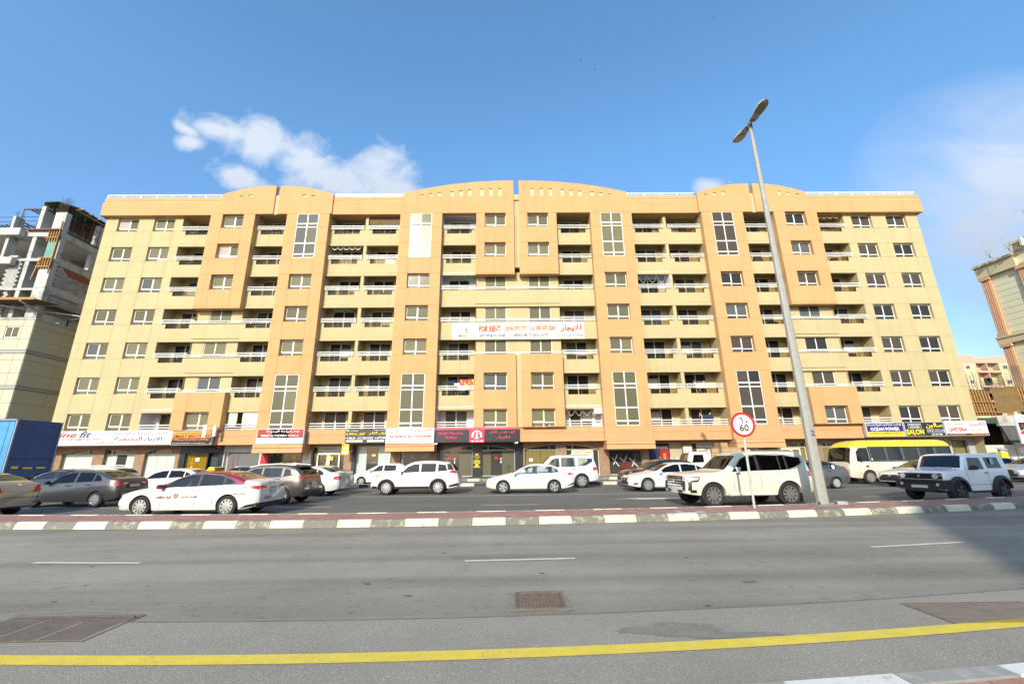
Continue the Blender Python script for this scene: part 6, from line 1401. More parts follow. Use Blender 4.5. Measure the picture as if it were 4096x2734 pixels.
v, c = taxi(-13.12, 15.05, -2, 'white taxi with maroon roof, yellow sign and round door emblem in the near lane'); taxi_marks(c, v)
o = letters('3233233', 0, 0, .42, .07, INKR, v, 0, depth=.003); o.location = (4.885+.0, -.30, .56); o.rotation_euler.z = pi/2; o = letters('UAE 21320', 0, 0, .4, .07, GRYT, v, 0, depth=.003); o.location = (4.82, -.1, 1.045); o.rotation_euler.z = pi/2
v, c = taxi(20.95, 23.25, 7, 'white taxi with a black lower grille half hidden behind the white off-roader')

# ---- SUVs
def suv(L, Wd, H, R, wb, hood, belt_, rear_top, top=None, sw=None, **k):
    top = top or [(0, .70), (.03, .85), (.15, .95), (.55, 1.02), (1.15, hood+.05), (1.3, hood+.1), (2.02, H-.12), (2.35, H-.03), (2.9, H), (3.5, H-.02), (L-.75, H-.07), (L-.52, H-.14), (L-.22, belt_+.22), (L-.10, belt_+.02), (L-.02, .92), (L, .8)]
    belt = [(0, .66), (.2, .82), (.7, .90), (1.4, belt_-.05), (2.5, belt_), (L-.8, belt_+.03), (L, belt_-.05)]; y = Wd/2; B = belt_+.02
    sw = sw or [[(1.6, B-.03), (2.55, B), (2.55, H-.17), (2.25, H-.19), (1.92, H-.32)], [(2.63, B), (3.42, B+.01), (3.42, H-.17), (2.63, H-.165)], [(3.52, B+.02), (L-.62, B+.06), (L-.72, H-.24), (3.52, H-.19)]]
    return Car(L, Wd, top, belt, wb, R, sw, [(1.32, -y*.82), (1.32, y*.82), (2.06, y*.64), (2.06, -y*.64)], [(L-.54, -y*.60), (L-.54, y*.60), (L-.2, y*.70), (L-.2, -y*.70)], zb=.28, tum=.30, **k)
v = vehicle('suv', 'bronze brown crossover with silver roof rails behind the taxi', 'suv', -12.95, 18.8, -2, W_=1.85)
c = suv(4.48, 1.85, 1.63, .35, (.88, 3.55), 1.0, 1.08, 0); c.build(v, P_BR, glass=GLM, wglass=GLD); wheels(c, v, 5, twin=True); mirrors(c, v, 1.6, 1.1, P_BR); seams(c, v, [1.5, 2.58, 3.4], handles=[2.4, 3.3]); arch_trim(c, v, mat('trim_dark_grey', (.06, .055, .05), .5), .05)
trim_line(c, v, [(1.5, 1.04), (1.9, 1.32), (2.3, 1.47), (2.9, 1.50), (3.5, 1.485), (3.9, 1.40), (3.95, 1.18), (3.4, 1.10), (1.6, 1.05)], CHR); trim_line(c, v, [(1.9, 1.50), (2.4, 1.60), (3.2, 1.63), (3.9, 1.57)], RAIL, .022, 'roof_rail', off=-.10)
m = MB(); m.prism([(3.72, -.62, 1.54), (4.12, -.6, 1.49), (4.12, -.6, 1.52), (3.72, -.62, 1.58)], (0, 1.22, 0)); ob('spoiler', m, BLKPL, v)
c.end([(.30, 1.02), (.88, 1.0), (.88, 1.10), (.5, 1.12)], REDL, 'tail_light', v, True, both=True); c.side([(3.95, 1.03), (4.44, .98), (4.42, 1.09), (4.1, 1.13)], REDL, 'tail_light', v); c.end([(-.35, 1.04), (.35, 1.04), (.35, 1.08), (-.35, 1.08)], REDL, 'light_bar', v, True); c.end([(.45, .58), (.8, .58), (.8, .66), (.45, .66)], CLL, 'fog_light', v, True, both=True); c.end([(-.8, .30), (.8, .30), (.85, .52), (-.85, .52)], BLKPL, 'rear_valance', v, True); plate_at(c, v, z=.80); c.side([(1.3, .30), (3.1, .30), (3.1, .38), (1.3, .38)], BLKPL, 'sill_trim', v)
# white crossover
v = vehicle('suv', 'white crossover with black roof rails and wheel arch trims in front of the typing shop', 'suv', -7.2, 23.1, 0, W_=1.82)
c = suv(4.64, 1.82, 1.70, .355, (.88, 3.56), 1.02, 1.08, 0); c.build(v, P_W, glass=GLD); wheels(c, v, 9); mirrors(c, v, 1.62, 1.1, P_W); seams(c, v, [1.5, 2.6, 3.45], handles=[2.4, 3.3], hm=P_W); arch_trim(c, v, BLKPL, .05)
trim_line(c, v, [(1.7, 1.47), (2.2, 1.64), (3.0, 1.69), (3.9, 1.62)], BLKPL, .03, 'roof_rail', off=-.12); c.side([(1.3, .28), (3.1, .28), (3.1, .40), (1.3, .40)], BLKPL, 'sill_trim', v); c.side([(.0, .32), (.42, .30), (.4, .42), (.02, .44)], BLKPL, 'bumper_trim', v); c.side([(4.1, .34), (4.6, .42), (4.6, .55), (4.15, .45)], BLKPL, 'bumper_trim', v)
c.side([(4.1, 1.06), (4.55, 1.02), (4.5, 1.16), (4.2, 1.18)], REDL, 'tail_light', v); c.side([(.14, .86), (.5, .96), (.5, 1.0), (.2, .98)], ORL, 'indicator', v); c.side([(4.02, 1.22), (4.42, 1.18), (4.2, 1.5), (3.98, 1.52)], pm('dark'), 'quarter_glass', v); std_front(c, v)
# white hatch beyond the kerb
v = vehicle('hatchback', 'small white hatchback parked beyond the far kerb in front of the frosted phone shop', 'car', -11.25, 31.7, 0, 'cars parked on the service road', W_=1.7)
c = sedan(4.2, 1.7, 1.5, .30); c.top = [(0, .65), (.1, .76), (.9, .98), (1.1, 1.05), (1.9, 1.42), (2.3, 1.5), (3.2, 1.48), (3.75, 1.32), (4.05, 1.1), (4.18, .9), (4.2, .8)]; c.rear = [(3.74, -.5), (3.74, .5), (4.0, .6), (4.0, -.6)]; c.wind = [(1.12, -.7), (1.12, .7), (1.9, .55), (1.9, -.55)]; c.side_w = [[(1.4, .93), (2.25, .95), (2.25, 1.38), (1.95, 1.33)], [(2.33, .95), (3.2, .97), (3.2, 1.36), (2.33, 1.39)]]; c.wheels = (.78, 3.3); c.build(v, P_W, glass=GLD); wheels(c, v, 6); mirrors(c, v, 1.4, .98, P_W); std_front(c, v)
# white saloon in the middle
v = vehicle('sedan', 'white saloon in the middle of the picture overlapping the large white four wheel drive', 'car', -1.15, 23.0, 0, W_=1.82)
c = sedan(4.6, 1.82, 1.46, .325, wb=(.93, 3.72)); c.build(v, P_W, glass=GLC, wglass=GLM); wheels(c, v, 5, twin=True); mirrors(c, v, 1.5, .98, P_W); seams(c, v, [1.55, 2.6, 3.2], handles=[2.4, 3.35], hm=P_W); std_front(c, v); c.side([(4.22, .90), (4.57, .88), (4.57, 1.0), (4.3, .98)], REDL, 'tail_light', v); c.side([(4.2, .34), (4.56, .42), (4.56, .52), (4.25, .38)], BLKPL, 'rear_vent', v); c.side([(.05, .50), (.3, .54), (.36, .42), (.3, .5)], BLKPL, 'front_vent', v)
blackout(c, v, [[(2.57, .95), (2.66, .95), (2.66, 1.36), (2.57, 1.36)], [(3.39, .97), (3.45, .97), (3.45, 1.29), (3.39, 1.31)]])
# large white four wheel drive (far lane)
v = vehicle('suv', 'tall white four wheel drive behind the white saloon, second from the kerb', 'suv', .35, 26.6, 0, W_=2.0)
H = 1.93; tp = [(0, .85), (.04, 1.0), (.3, 1.10), (1.3, 1.2), (1.55, 1.27), (2.15, 1.74), (2.4, 1.88), (3.0, H), (4.3, H-.01), (4.9, H-.06), (5.03, 1.6), (5.13, 1.2), (5.16, .9)]
c = Car(5.16, 2.0, tp, [(0, .8), (.3, 1.02), (1.4, 1.14), (3, 1.2), (5.16, 1.15)], (1.0, 4.08), .40, [[(1.9, 1.19), (2.78, 1.21), (2.78, 1.74), (2.5, 1.72), (2.3, 1.62)], [(2.87, 1.21), (3.75, 1.22), (3.75, 1.74), (2.87, 1.75)], [(3.9, 1.24), (4.4, 1.28), (4.78, 1.5), (4.8, 1.68), (3.9, 1.74)]], [(1.58, -.8), (1.58, .8), (2.2, .66), (2.2, -.66)], [(4.93, -.6), (4.93, .6), (5.08, .65), (5.08, -.65)], zb=.36, tum=.24)
c.build(v, P_W, glass=GLC, wglass=GLM); wheels(c, v, 6, twin=True, w=.26); mirrors(c, v, 1.95, 1.25, P_W, .2); seams(c, v, [1.85, 2.82, 3.8], handles=[2.6, 3.6]); std_front(c, v); c.side([(4.75, 1.0), (5.13, 1.0), (5.13, 1.18), (4.85, 1.18)], REDL, 'tail_light', v); m = MB(); m.box(3.6, 4.1, -.3, .3, H-.01, H+.05); ob('roof_box', m, P_W, v); trim_line(c, v, [(2.4, 1.84), (3.0, 1.92), (4.6, 1.92)], CHR, .02, 'roof_rail', off=-.12)
# black crossover and white executive saloon
v = vehicle('suv', 'black crossover with chrome window line behind the white executive saloon', 'suv', 6.9, 26.3, 2, W_=1.9)
c = suv(4.7, 1.9, 1.60, .37, (.9, 3.7), .98, 1.06, 0); c.build(v, P_BK, glass=GLD); wheels(c, v, 5); mirrors(c, v, 1.6, 1.08, P_BK); std_front(c, v, grille=BLKPL); trim_line(c, v, [(1.5, 1.04), (1.95, 1.32), (2.4, 1.46), (3.2, 1.48), (3.9, 1.38)], CHR); c.end([(-.7, .33), (.7, .33), (.75, .46), (-.75, .46)], P_SV, 'skid_plate', v)
v = vehicle('sedan', 'white executive saloon partly hidden behind the pearl white off-roader', 'car', 6.3, 23.1, 2, W_=1.87)
c = sedan(4.92, 1.87, 1.45, .34); c.build(v, P_W, glass=GLD); wheels(c, v, 10); mirrors(c, v, 1.65, .97, P_W); seams(c, v, [1.6, 2.75]); std_front(c, v); c.end([(-.4, .38), (.4, .38), (.45, .68), (-.45, .68)], BLKPL, 'grille', v, off=.012); trim_line(c, v, [(1.6, .94), (2.0, 1.2), (2.5, 1.33), (3.2, 1.35), (3.8, 1.2)], CHR)
c.side([(.16, .70), (.55, .78), (.5, .74), (.2, .66)], CLL, 'headlight', v); c.side([(.2, .36), (.45, .37), (.42, .45), (.22, .43)], BLKPL, 'fog_recess', v)
# pearl white off-roader (near lane, large)
v = vehicle('suv', 'large pearl white off-roader with chrome mirrors beside the speed limit sign', 'suv', 6.22, 15.62, 4.5, W_=1.98)
H = 1.92; tp = [(0, .95), (.03, 1.08), (.12, 1.13), (.5, 1.17), (1.35, 1.22), (1.5, 1.28), (2.08, 1.75), (2.3, 1.86), (2.8, H), (3.6, H+.0), (4.3, H-.02), (4.72, H-.06), (4.84, 1.6), (4.93, 1.2), (4.96, .9)]
c = Car(4.96, 1.98, tp, [(0, .9), (.15, 1.04), (.6, 1.12), (1.4, 1.17), (3, 1.2), (4.96, 1.16)], (.95, 3.82), .415, [[(1.78, 1.19), (2.74, 1.22), (2.74, 1.75), (2.4, 1.73), (2.18, 1.62)], [(2.82, 1.22), (3.62, 1.23), (3.62, 1.75), (2.82, 1.76)], [(3.66, 1.23), (3.88, 1.24), (3.88, 1.75), (3.66, 1.75)], [(3.93, 1.26), (4.25, 1.33), (4.52, 1.48), (4.5, 1.66), (3.93, 1.74)]], [(1.5, -.82), (1.5, .82), (2.1, .68), (2.1, -.68)], [(4.74, -.6), (4.74, .6), (4.88, .66), (4.88, -.66)], zb=.40, tum=.22, ff=.84, fe=.45, nose=.12)
c.build(v, P_WC, glass=GLD, wglass=GLD); wheels(c, v, 10, RIMD, w=.27); mirrors(c, v, 1.92, 1.27, CHR, .2); seams(c, v, [1.75, 2.78, 3.62], handles=[2.58, 3.45], hm=P_WC); arch_trim(c, v, P_WC, .10, .035)
m = MB(); m.tube([(1.5, -1.03, .43), (3.25, -1.03, .43)], .05, 8); m.tube([(1.5, 1.03, .43), (3.25, 1.03, .43)], .05, 8); m.box(1.5, 3.25, -1.02, -.85, .40, .47); ob('side_step', m, P_WC, v, smooth=40)
trim_line(c, v, [(1.75, 1.19), (2.15, 1.62), (2.5, 1.77), (3.6, 1.785), (4.45, 1.72), (4.62, 1.52), (4.3, 1.32), (3.9, 1.24)], CHR, .014); trim_line(c, v, [(2.4, 1.86), (3.0, 1.92), (4.4, 1.90)], P_SV, .022, 'roof_rail', off=-.13)
c.end([(-.58, .70), (.58, .70), (.60, 1.06), (-.60, 1.06)], BLKPL, 'grille', v, off=.01)
for z in (.74, .83, .92, 1.01): c.end([(-.56, z-.022), (.56, z-.022), (.56, z+.022), (-.56, z+.022)], CHR, 'grille_bar', v, off=.03)
c.end([(-.09, .84), (.09, .84), (.09, .96), (-.09, .96)], CHR, 'badge', v, off=.045); c.end([(.60, .90), (.95, .90), (.97, 1.02), (.60, 1.03)], CLL, 'headlight', v, both=True, off=.016); c.side([(.06, .90), (.40, .93), (.50, 1.02), (.08, 1.02)], CLL, 'headlight', v, off=.01); c.side([(.05, .84), (.42, .87), (.54, 1.04), (.05, 1.05)], BLKPL, 'headlight_surround', v, off=.005)
c.end([(.6, .58), (.8, .58), (.8, .88), (.6, .88)], BLKPL, 'air_curtain', v, both=True); c.side([(.06, .58), (.18, .58), (.18, .86), (.06, .86)], BLKPL, 'air_curtain', v)
c.end([(-.6, .50), (.6, .50), (.6, .58), (-.6, .58)], BLKPL, 'lower_grille', v, off=.012); c.side([(.14, .50), (.36, .50), (.34, .60), (.12, .60)], CHR, 'fog_light', v); plate_at(c, v, False, .52, .27); c.side([(4.68, 1.02), (4.94, 1.0), (4.94, 1.16), (4.72, 1.2)], REDL, 'tail_light', v); m = MB(); m.box(4.24, 4.27, -.98, -.75, .14, .45); ob('mud_flap', m, BLKPL, v); m = MB(); m.prism([(3.0, -.03, H), (3.2, -.03, H), (3.15, -.03, H+.06)], (0, .06, 0)); ob('aerial_fin', m, P_WC, v)
blackout(c, v, [[(2.73, 1.22), (2.83, 1.22), (2.83, 1.76), (2.73, 1.76)], [(3.61, 1.23), (3.67, 1.23), (3.67, 1.75), (3.61, 1.75)], [(3.87, 1.25), (3.94, 1.26), (3.94, 1.74), (3.87, 1.75)]])
# stone grey saloon behind the lamp post
v = vehicle('sedan', 'stone grey saloon with steel wheels behind the lamp post base', 'car', 13.95, 23.2, 5, W_=1.7)
c = sedan(4.46, 1.7, 1.5, .30, deck=1.14); c.build(v, P_VG, glass=GLC, wglass=GLM, seats=SEATL); wheels(c, v, 12, mat('steel_wheel', (.5, .5, .48), .4, metal=.4)); mirrors(c, v, 1.5, 1.0, P_VG); seams(c, v, [1.5, 2.5, 3.3], handles=[2.3, 3.15], hm=BLKPL); c.side([(4.05, .95), (4.43, .84), (4.42, .96), (4.2, 1.02)], REDL, 'tail_light', v); blackout(c, v, [[(2.49, .95), (2.59, .95), (2.59, 1.39), (2.49, 1.39)]])
m = MB(); m.poly([(3.42, 0, 1.02), (3.58, 0, 1.02), (3.54, 0, 1.2), (3.38, 0, 1.2)]); ob('window_sticker', m, INKW, v, (0, -.79, 0))
# white off-roader on the right, squared
v = vehicle('off_roader', 'boxy white three door off-roader with black arches and dark wheels', 'suv', 15.84, 16.1, 13, W_=1.66)
H = 1.74; tp = [(0, 1.00), (.02, 1.06), (.06, 1.10), (.4, 1.13), (1.02, 1.16), (1.1, 1.19), (1.32, 1.60), (1.4, 1.68), (1.6, H-.01), (2.2, H), (3.2, H-.01), (3.36, H-.05), (3.42, 1.5), (3.46, 1.1), (3.48, .9)]
c = Car(3.48, 1.6, tp, [(0, 1.02), (.3, 1.08), (1.1, 1.12), (3.48, 1.12)], (.62, 2.87), .365, [[(1.34, 1.15), (2.18, 1.15), (2.12, 1.57), (1.5, 1.58)], [(2.36, 1.18), (3.14, 1.18), (3.08, 1.58), (2.34, 1.58)]], [(1.12, -.68), (1.12, .68), (1.38, .62), (1.38, -.62)], [(3.37, -.5), (3.37, .5), (3.44, .55), (3.44, -.55)], zb=.36, tum=.12, ff=.93, rf=.93, fe=.18, re=.15, nose=.04, tail=.02, rr=.05, arch=1.22, q=[(0, .97), (.15, .98), (.5, 1), (.9, .995), (1, .985)])
c.build(v, P_WB, glass=mat('black_glass', (.01, .01, .012), .05, spec=.8)); wheels(c, v, 5, mat('black_alloy_rim', (.04, .042, .045), .4), True, w=.24, dy=-.05); arch_trim(c, v, BLKPL, .11, .09); mirrors(c, v, 1.42, 1.22, BLKPL, .17)
seams(c, v, [1.22, 2.3], handles=[2.2], hm=BLKPL, hz=1.02); c.side([(1.2, .32), (2.4, .32), (2.4, .40), (1.2, .40)], BLKPL, 'sill_trim', v, off=.03); c.side([(1.2, .60), (2.36, .60), (2.36, .612), (1.2, .612)], SEAM, 'crease', v, off=.003)
c.end([(-.74, .82), (.74, .82), (.74, 1.03), (-.74, 1.03)], BLKPL, 'grille', v, off=.015)
for sy in (-.55, .55): m = MB(); m.tube([(-.07, sy, .925), (-.02, sy, .925)], .092, 20); ob('headlight', m, CLL, v); m = MB(); m.box(-.03, 0, sy*1.27-.035, sy*1.27+.035, .93, .98); ob('indicator', m, ORL, v)
for yy in (-.3, -.18, -.06, .06, .18, .3): m = MB(); m.box(-.03, -.015, yy-.035, yy+.035, .85, 1.0); ob('grille_slot', m, mat('slot_black', (.008, .008, .008)), v)
m = MB(); m.poly([(-.05, -.05, .97), (-.05, .05, .94), (-.05, -.02, .93), (-.05, .05, .89), (-.05, -.05, .90), (-.05, .0, .93)]); ob('badge', m, CHR, v)
m = MB(); m.prism([(-.06, -.72, .46), (.12, -.80, .46), (.16, -.80, .80), (-.06, -.70, .80)], (0, 0.001, 0)) if 0 else None; m.box(-.10, .05, -.72, .72, .46, .80); m.box(-.12, .22, -.82, -.72, .48, .80); m.box(-.12, .22, .72, .82, .48, .80); m.box(-.10, .1, -.5, .5, .38, .46); ob('front_bumper', m, BLKPL, v)
m = MB(); m.box(-.11, -.10, -.55, .55, .68, .77); ob('bumper_slot', m, mat('slot_black', (.008, .008, .008)), v); m = MB(); m.box(-.13, -.105, -.27, .27, .50, .60); ob('number_plate', m, PLT, v)
for sy in (-.6, .6): m = MB(); m.tube([(-.12, sy, .63), (-.08, sy, .63)], .05, 14); ob('fog_light', m, CLL, v)
m = MB(); m.box(3.38, 3.5, -.74, .74, .44, .62); ob('rear_bumper', m, BLKPL, v); m = MB(); m.poly([(2.62, 0, 1.33), (2.82, 0, 1.33), (2.80, 0, 1.54), (2.60, 0, 1.54)]); ob('window_sticker', m, mat('sticker_blue', (.35, .55, .6)), v, (0, -.775, 0))
m = MB(); m.bar((1.1, -.45, 1.20), (1.06, .1, 1.18), .015); m.bar((1.1, .1, 1.20), (1.06, .6, 1.18), .015); ob('wiper', m, BLKPL, v); m = MB(); m.tube([(1.0, -.6, 1.15), (1.2, -.62, 1.9)], .006, 4); ob('aerial', m, BLKPL, v)
# silver saloons at the right edge
v = vehicle('sedan', 'silver saloon at the right edge with its headlight showing behind the off-roader', 'car', 30.9, 26.3, 6, W_=1.83)
c = sedan(4.88, 1.83, 1.47, .33); c.build(v, P_SV, glass=GLM); wheels(c, v, 5); mirrors(c, v, 1.6, .97, P_SV); std_front(c, v); c.end([(-.45, .50), (.45, .50), (.38, .74), (-.38, .74)], BLKPL, 'grille', v, off=.014); c.side([(.1, .62), (.6, .74), (.7, .82), (.2, .72)], CLL, 'headlight', v)
v = vehicle('sedan', 'silver saloon farther back with chrome mirror, parked beyond the kerb at right', 'car', 33.0, 31.2, 2, 'cars parked on the service road', W_=1.8)
c = sedan(4.7, 1.8, 1.46, .32); c.build(v, P_SV, glass=GLD); wheels(c, v, 5); mirrors(c, v, 1.6, .98, CHR); seams(c, v, [1.6, 2.7])
# saloons behind on the left
v = vehicle('sedan', 'black saloon with chrome quarter window between the blue truck and the dark grey saloon', 'car', -26.0, 22.9, -1, W_=1.85)
c = sedan(4.9, 1.85, 1.47, .33); c.build(v, P_NV, glass=GLC, wglass=GLD); wheels(c, v, 5); mirrors(c, v, 1.6, .97, P_NV); trim_line(c, v, [(1.6, .95), (2.0, 1.22), (2.5, 1.35), (3.2, 1.355), (3.8, 1.24), (4.08, 1.05), (3.6, .995), (1.6, .94)], CHR)
v = vehicle('suv', 'white car roof with thin rails seen over the dark grey saloon', 'car', -27.6, 26.4, 0, W_=1.8); c = suv(4.6, 1.8, 1.54, .34, (.88, 3.6), 1.0, 1.06, 0); c.build(v, P_W, glass=GLD); wheels(c, v, 5); trim_line(c, v, [(1.9, 1.47), (2.4, 1.57), (3.2, 1.60), (3.9, 1.54)], RAIL, .025, 'roof_rail', off=-.10)
v = vehicle('sedan', 'white saloon with dark windows behind the taxi bonnet', 'car', -20.2, 22.9, -1, W_=1.82); c = sedan(4.8, 1.82, 1.44, .33); c.build(v, P_W, glass=GLD, wglass=GLM); wheels(c, v, 5); mirrors(c, v, 1.6, .97, P_W); seams(c, v, [1.6, 2.7, 3.4], handles=[2.5, 3.4], hm=P_W); c.side([(4.35, .9), (4.77, .88), (4.77, .99), (4.5, .99)], REDL, 'tail_light', v)
v = vehicle('sedan', 'dark navy saloon whose roof shows behind the yellow taxi sign', 'car', -18.8, 26.5, 0, W_=1.8); c = sedan(4.7, 1.8, 1.46, .33); c.build(v, P_NV, glass=GLD); wheels(c, v, 5)
v = vehicle('sedan', 'white saloon with red tail light just behind the brown crossover', 'car', -13.25, 22.85, -1, W_=1.76); c = sedan(4.6, 1.76, 1.48, .32, deck=1.12); c.build(v, P_W, glass=GLD, wglass=GLD); wheels(c, v, 10); seams(c, v, [2.7, 3.5])
c.end([(.5, .80), (.84, .80), (.84, .96), (.55, .94)], REDL, 'tail_light', v, True, both=True); c.side([(4.3, .82), (4.57, .80), (4.57, .95), (4.4, .96)], REDL, 'tail_light', v); c.end([(-.2, .78), (.2, .78), (.2, .93), (-.2, .93)], PLT, 'number_plate', v, True, off=.02); m = MB(); m.prism([(4.42, -.7, 1.16), (4.62, -.7, 1.19), (4.62, -.7, 1.21), (4.42, -.7, 1.20)], (0, 1.4, 0)); ob('spoiler', m, P_W, v)
v = vehicle('sedan', 'second white saloon farther back, by the entrance door', 'car', -14.2, 26.5, 0, W_=1.76); c = sedan(4.5, 1.76, 1.46, .32); c.build(v, P_W, glass=GLD); wheels(c, v, 5); c.end([(.5, .85), (.84, .85), (.84, .98), (.55, .97)], REDL, 'tail_light', v, True, both=True); c.side([(4.2, .86), (4.47, .84), (4.47, .97), (4.3, .98)], REDL, 'tail_light', v)
# minibus
v = vehicle('minibus', 'cream minibus with a yellow roof and curtained windows', 'bus', 20.95, 26.8, 2, W_=2.05)
H = 2.62; tp = [(0, 1.05), (.03, 1.25), (.25, 1.95), (.42, 2.28), (.62, 2.45), (1.0, 2.56), (1.6, H), (6.2, H), (6.6, H-.05), (6.84, H-.2), (6.93, 2.2), (6.98, 1.4), (7.0, 1.0)]
wz0, wz1 = 1.36, 2.14; ws = [[(.55, wz0-.04), (1.38, wz0-.04), (1.38, wz1), (.85, wz1), (.6, 1.9)]]+[[(1.52+i*1.07, wz0), (2.50+i*1.07, wz0), (2.50+i*1.07, wz1), (1.52+i*1.07, wz1)] for i in range(5)]
c = Car(7.0, 2.05, tp, [(0, 1.0), (.15, 1.2), (.4, 1.28), (7, 1.3)], (1.15, 4.9), .40, ws, [(.06, -.92), (.06, .92), (.36, .86), (.36, -.86)], None, zb=.34, tum=.07, ff=.86, rf=.86, fe=.35, re=.35, nose=.02, tail=.02, rr=.16, arch=1.12)
c.build(v, P_BUSC, P_BUSY, lambda x, y, z: z > 2.21, GLM, GLC, seats=SEATL); wheels(c, v, 8, mat('steel_wheel_dusty', (.22, .19, .15), .7), w=.24); mirrors(c, v, .75, 1.5, BLKPL, .32)
blackout(c, v, [[(1.40, 1.33), (1.51, 1.33), (1.51, 2.16), (1.40, 2.16)]]+[[(2.51+i*1.07, 1.33), (2.58+i*1.07, 1.33), (2.58+i*1.07, 2.16), (2.51+i*1.07, 2.16)] for i in range(5)]+[[(1.4, 2.141), (6.88, 2.141), (6.88, 2.2), (1.4, 2.2)], [(1.4, 1.30), (6.88, 1.30), (6.88, 1.355), (1.4, 1.355)]])
CURT = mat('bus_curtain', (.36, .27, .13), .9, streak=.5)
for i in range(5):
    for sg in (-1,):
        m = MB(); n = 14; x0 = 1.54+i*1.07; w_ = .5 if i % 2 else .95
        for j in range(n): a, b = x0+w_*j/n, x0+w_*(j+1)/n; ya, yb = sg*(.90+.025*(j % 2)), sg*(.90+.025*((j+1) % 2)); m.poly([(a, ya, 1.34), (b, yb, 1.34), (b-.06, yb+.03, 2.16), (a-.06, ya+.03, 2.16)])
        ob('curtain', m, CURT, v)
m = MB(); m.box(1.5, 6.8, -.4, -.38, 1.3, 2.15); ob('far_curtain', m, mat('bus_curtain_far', (.30, .22, .10), .9), v)
m = MB(); m.box(1.0, 1.16, -1.06, -1.03, 1.0, 1.09); ob('door_handle', m, BLKPL, v); seams(c, v, [.6, 1.45]); c.side([(1.5, .72), (6.9, .72), (6.9, .735), (1.5, .735)], SEAM, 'panel_line', v, off=.003); m = MB(); m.box(1.42, 1.5, -1.04, -1.02, 1.4, 1.5); ob('side_lamp', m, INKW, v); c.end([(.6, .7), (.9, .7), (.9, .9), (.6, .9)], CLL, 'headlight', v, both=True)
# blue lorry, left
TB = mat('truck_blue', (.012, .075, .24), .55, var=.25, vscale=2); TBL = mat('truck_curtain_light', (.07, .30, .55), .6, var=.3, vscale=2)
v = vehicle('lorry', 'tall dark blue lorry with a light blue curtain side at the left edge', 'truck', -38.5, 24.4, 0, W_=2.5)
m = MB(); m.box(1.9, 10.88, -1.22, 1.25, 1.05, 4.18); ob('box_body', m, TB, v); m = MB(); m.box(1.95, 10.8, -1.25, -1.221, 1.12, 4.05); [m.box(2.4+i*.62, 2.43+i*.62, -1.27, -1.25, 1.12, 4.05) for i in range(14)]; ob('curtain_side', m, TBL, v)
m = MB(); m.box(10.85, 10.92, -1.27, -1.2, .95, 4.2); m.box(10.85, 10.92, 1.2, 1.27, .95, 4.2); m.box(1.9, 10.9, -1.27, -1.2, 4.12, 4.2); ob('corner_post', m, mat('truck_post', (.25, .3, .36), .5), v); m = MB(); m.prism([(10.93, -.95, 4.0), (10.93, -.72, 4.0), (10.93, -.83, 3.85)], (.01, 0, 0)); m.prism([(10.93, .95, 4.0), (10.93, .74, 4.0), (10.93, .85, 3.85)], (.01, 0, 0)); ob('reflector', m, mat('rust_red', (.25, .05, .03), .6), v)
m = MB(); m.box(10.93, 10.94, -.35, .15, 1.48, 1.56); m.box(10.93, 10.94, .35, .85, 1.48, 1.56); m.box(10.93, 10.94, -.95, -.6, 1.5, 1.62); ob('marker_plate', m, INKY, v); m = MB(); m.box(10.88, 10.905, -1.2, 1.2, 2.02, 2.04); m.box(.0, 10.8, -1.0, 1.0, .7, 1.0); ob('chassis', m, BLKPL, v)
cc = Car(2, 2.4, [(0, 1), (2, 1)], [(0, .8), (2, .8)], (1.0, 9.3), .5); wheels(cc, v, 8, mat('steel_wheel_dusty', (.22, .19, .15)), w=.3)
m = MB(); m.prism([(0, -1.15, .6), (1.8, -1.15, .6), (1.8, -1.15, 2.9), (.5, -1.15, 2.9), (.05, -1.15, 1.9)], (0, 2.3, 0)); ob('cab', m, INKW, v)
# small white truck with cardboard boxes
v = vehicle('pickup_truck', 'small white flatbed truck loaded with cartons behind the pearl white off-roader', 'truck', 12.9, 31.6, 0, 'cars parked on the service road', W_=1.75)
tp = [(0, .95), (.03, 1.15), (.25, 1.9), (.35, 2.0), (.6, 2.07), (1.5, 2.08), (1.62, 2.02), (1.66, 1.2)]
c = Car(1.66, 1.72, tp, [(0, .95), (.15, 1.2), (.4, 1.28), (1.66, 1.3)], (.75, 3.3), .33, [[(.42, 1.3), (1.3, 1.32), (1.3, 1.85), (.62, 1.86)]], [(.06, -.76), (.06, .76), (.33, .7), (.33, -.7)], None, zb=.45, tum=.12, ff=.93, rf=.95, fe=.2, re=.1, nose=.02, tail=.0, rr=.06, arch=1.1)
c.wheels = (.75,); 
class _T: pass
c2 = c; c2.wheels = (.75, 3.3)
c.build(v, P_W, glass=GLM, wglass=GLC); wheels(c, v, 6, mat('steel_wheel_dusty', (.22, .19, .15)))
m = MB(); m.box(1.8, 4.4, -.85, .85, .8, .9); m.box(1.8, 4.4, -.86, -.83, .9, 1.25); m.box(1.78, 1.82, -.85, .85, .9, 2.15); m.box(1.9, 4.3, -.4, .4, .5, .8); ob('flatbed', m, P_W, v); m = MB(); m.box(1.72, 1.76, -.84, -.8, .9, 2.25); m.box(1.72, 1.76, -.6, -.56, .9, 2.15); ob('headboard_bar', m, INKW, v)
CARTON = mat('carton_brown', (.42, .27, .12), .85, var=.15, vscale=3)
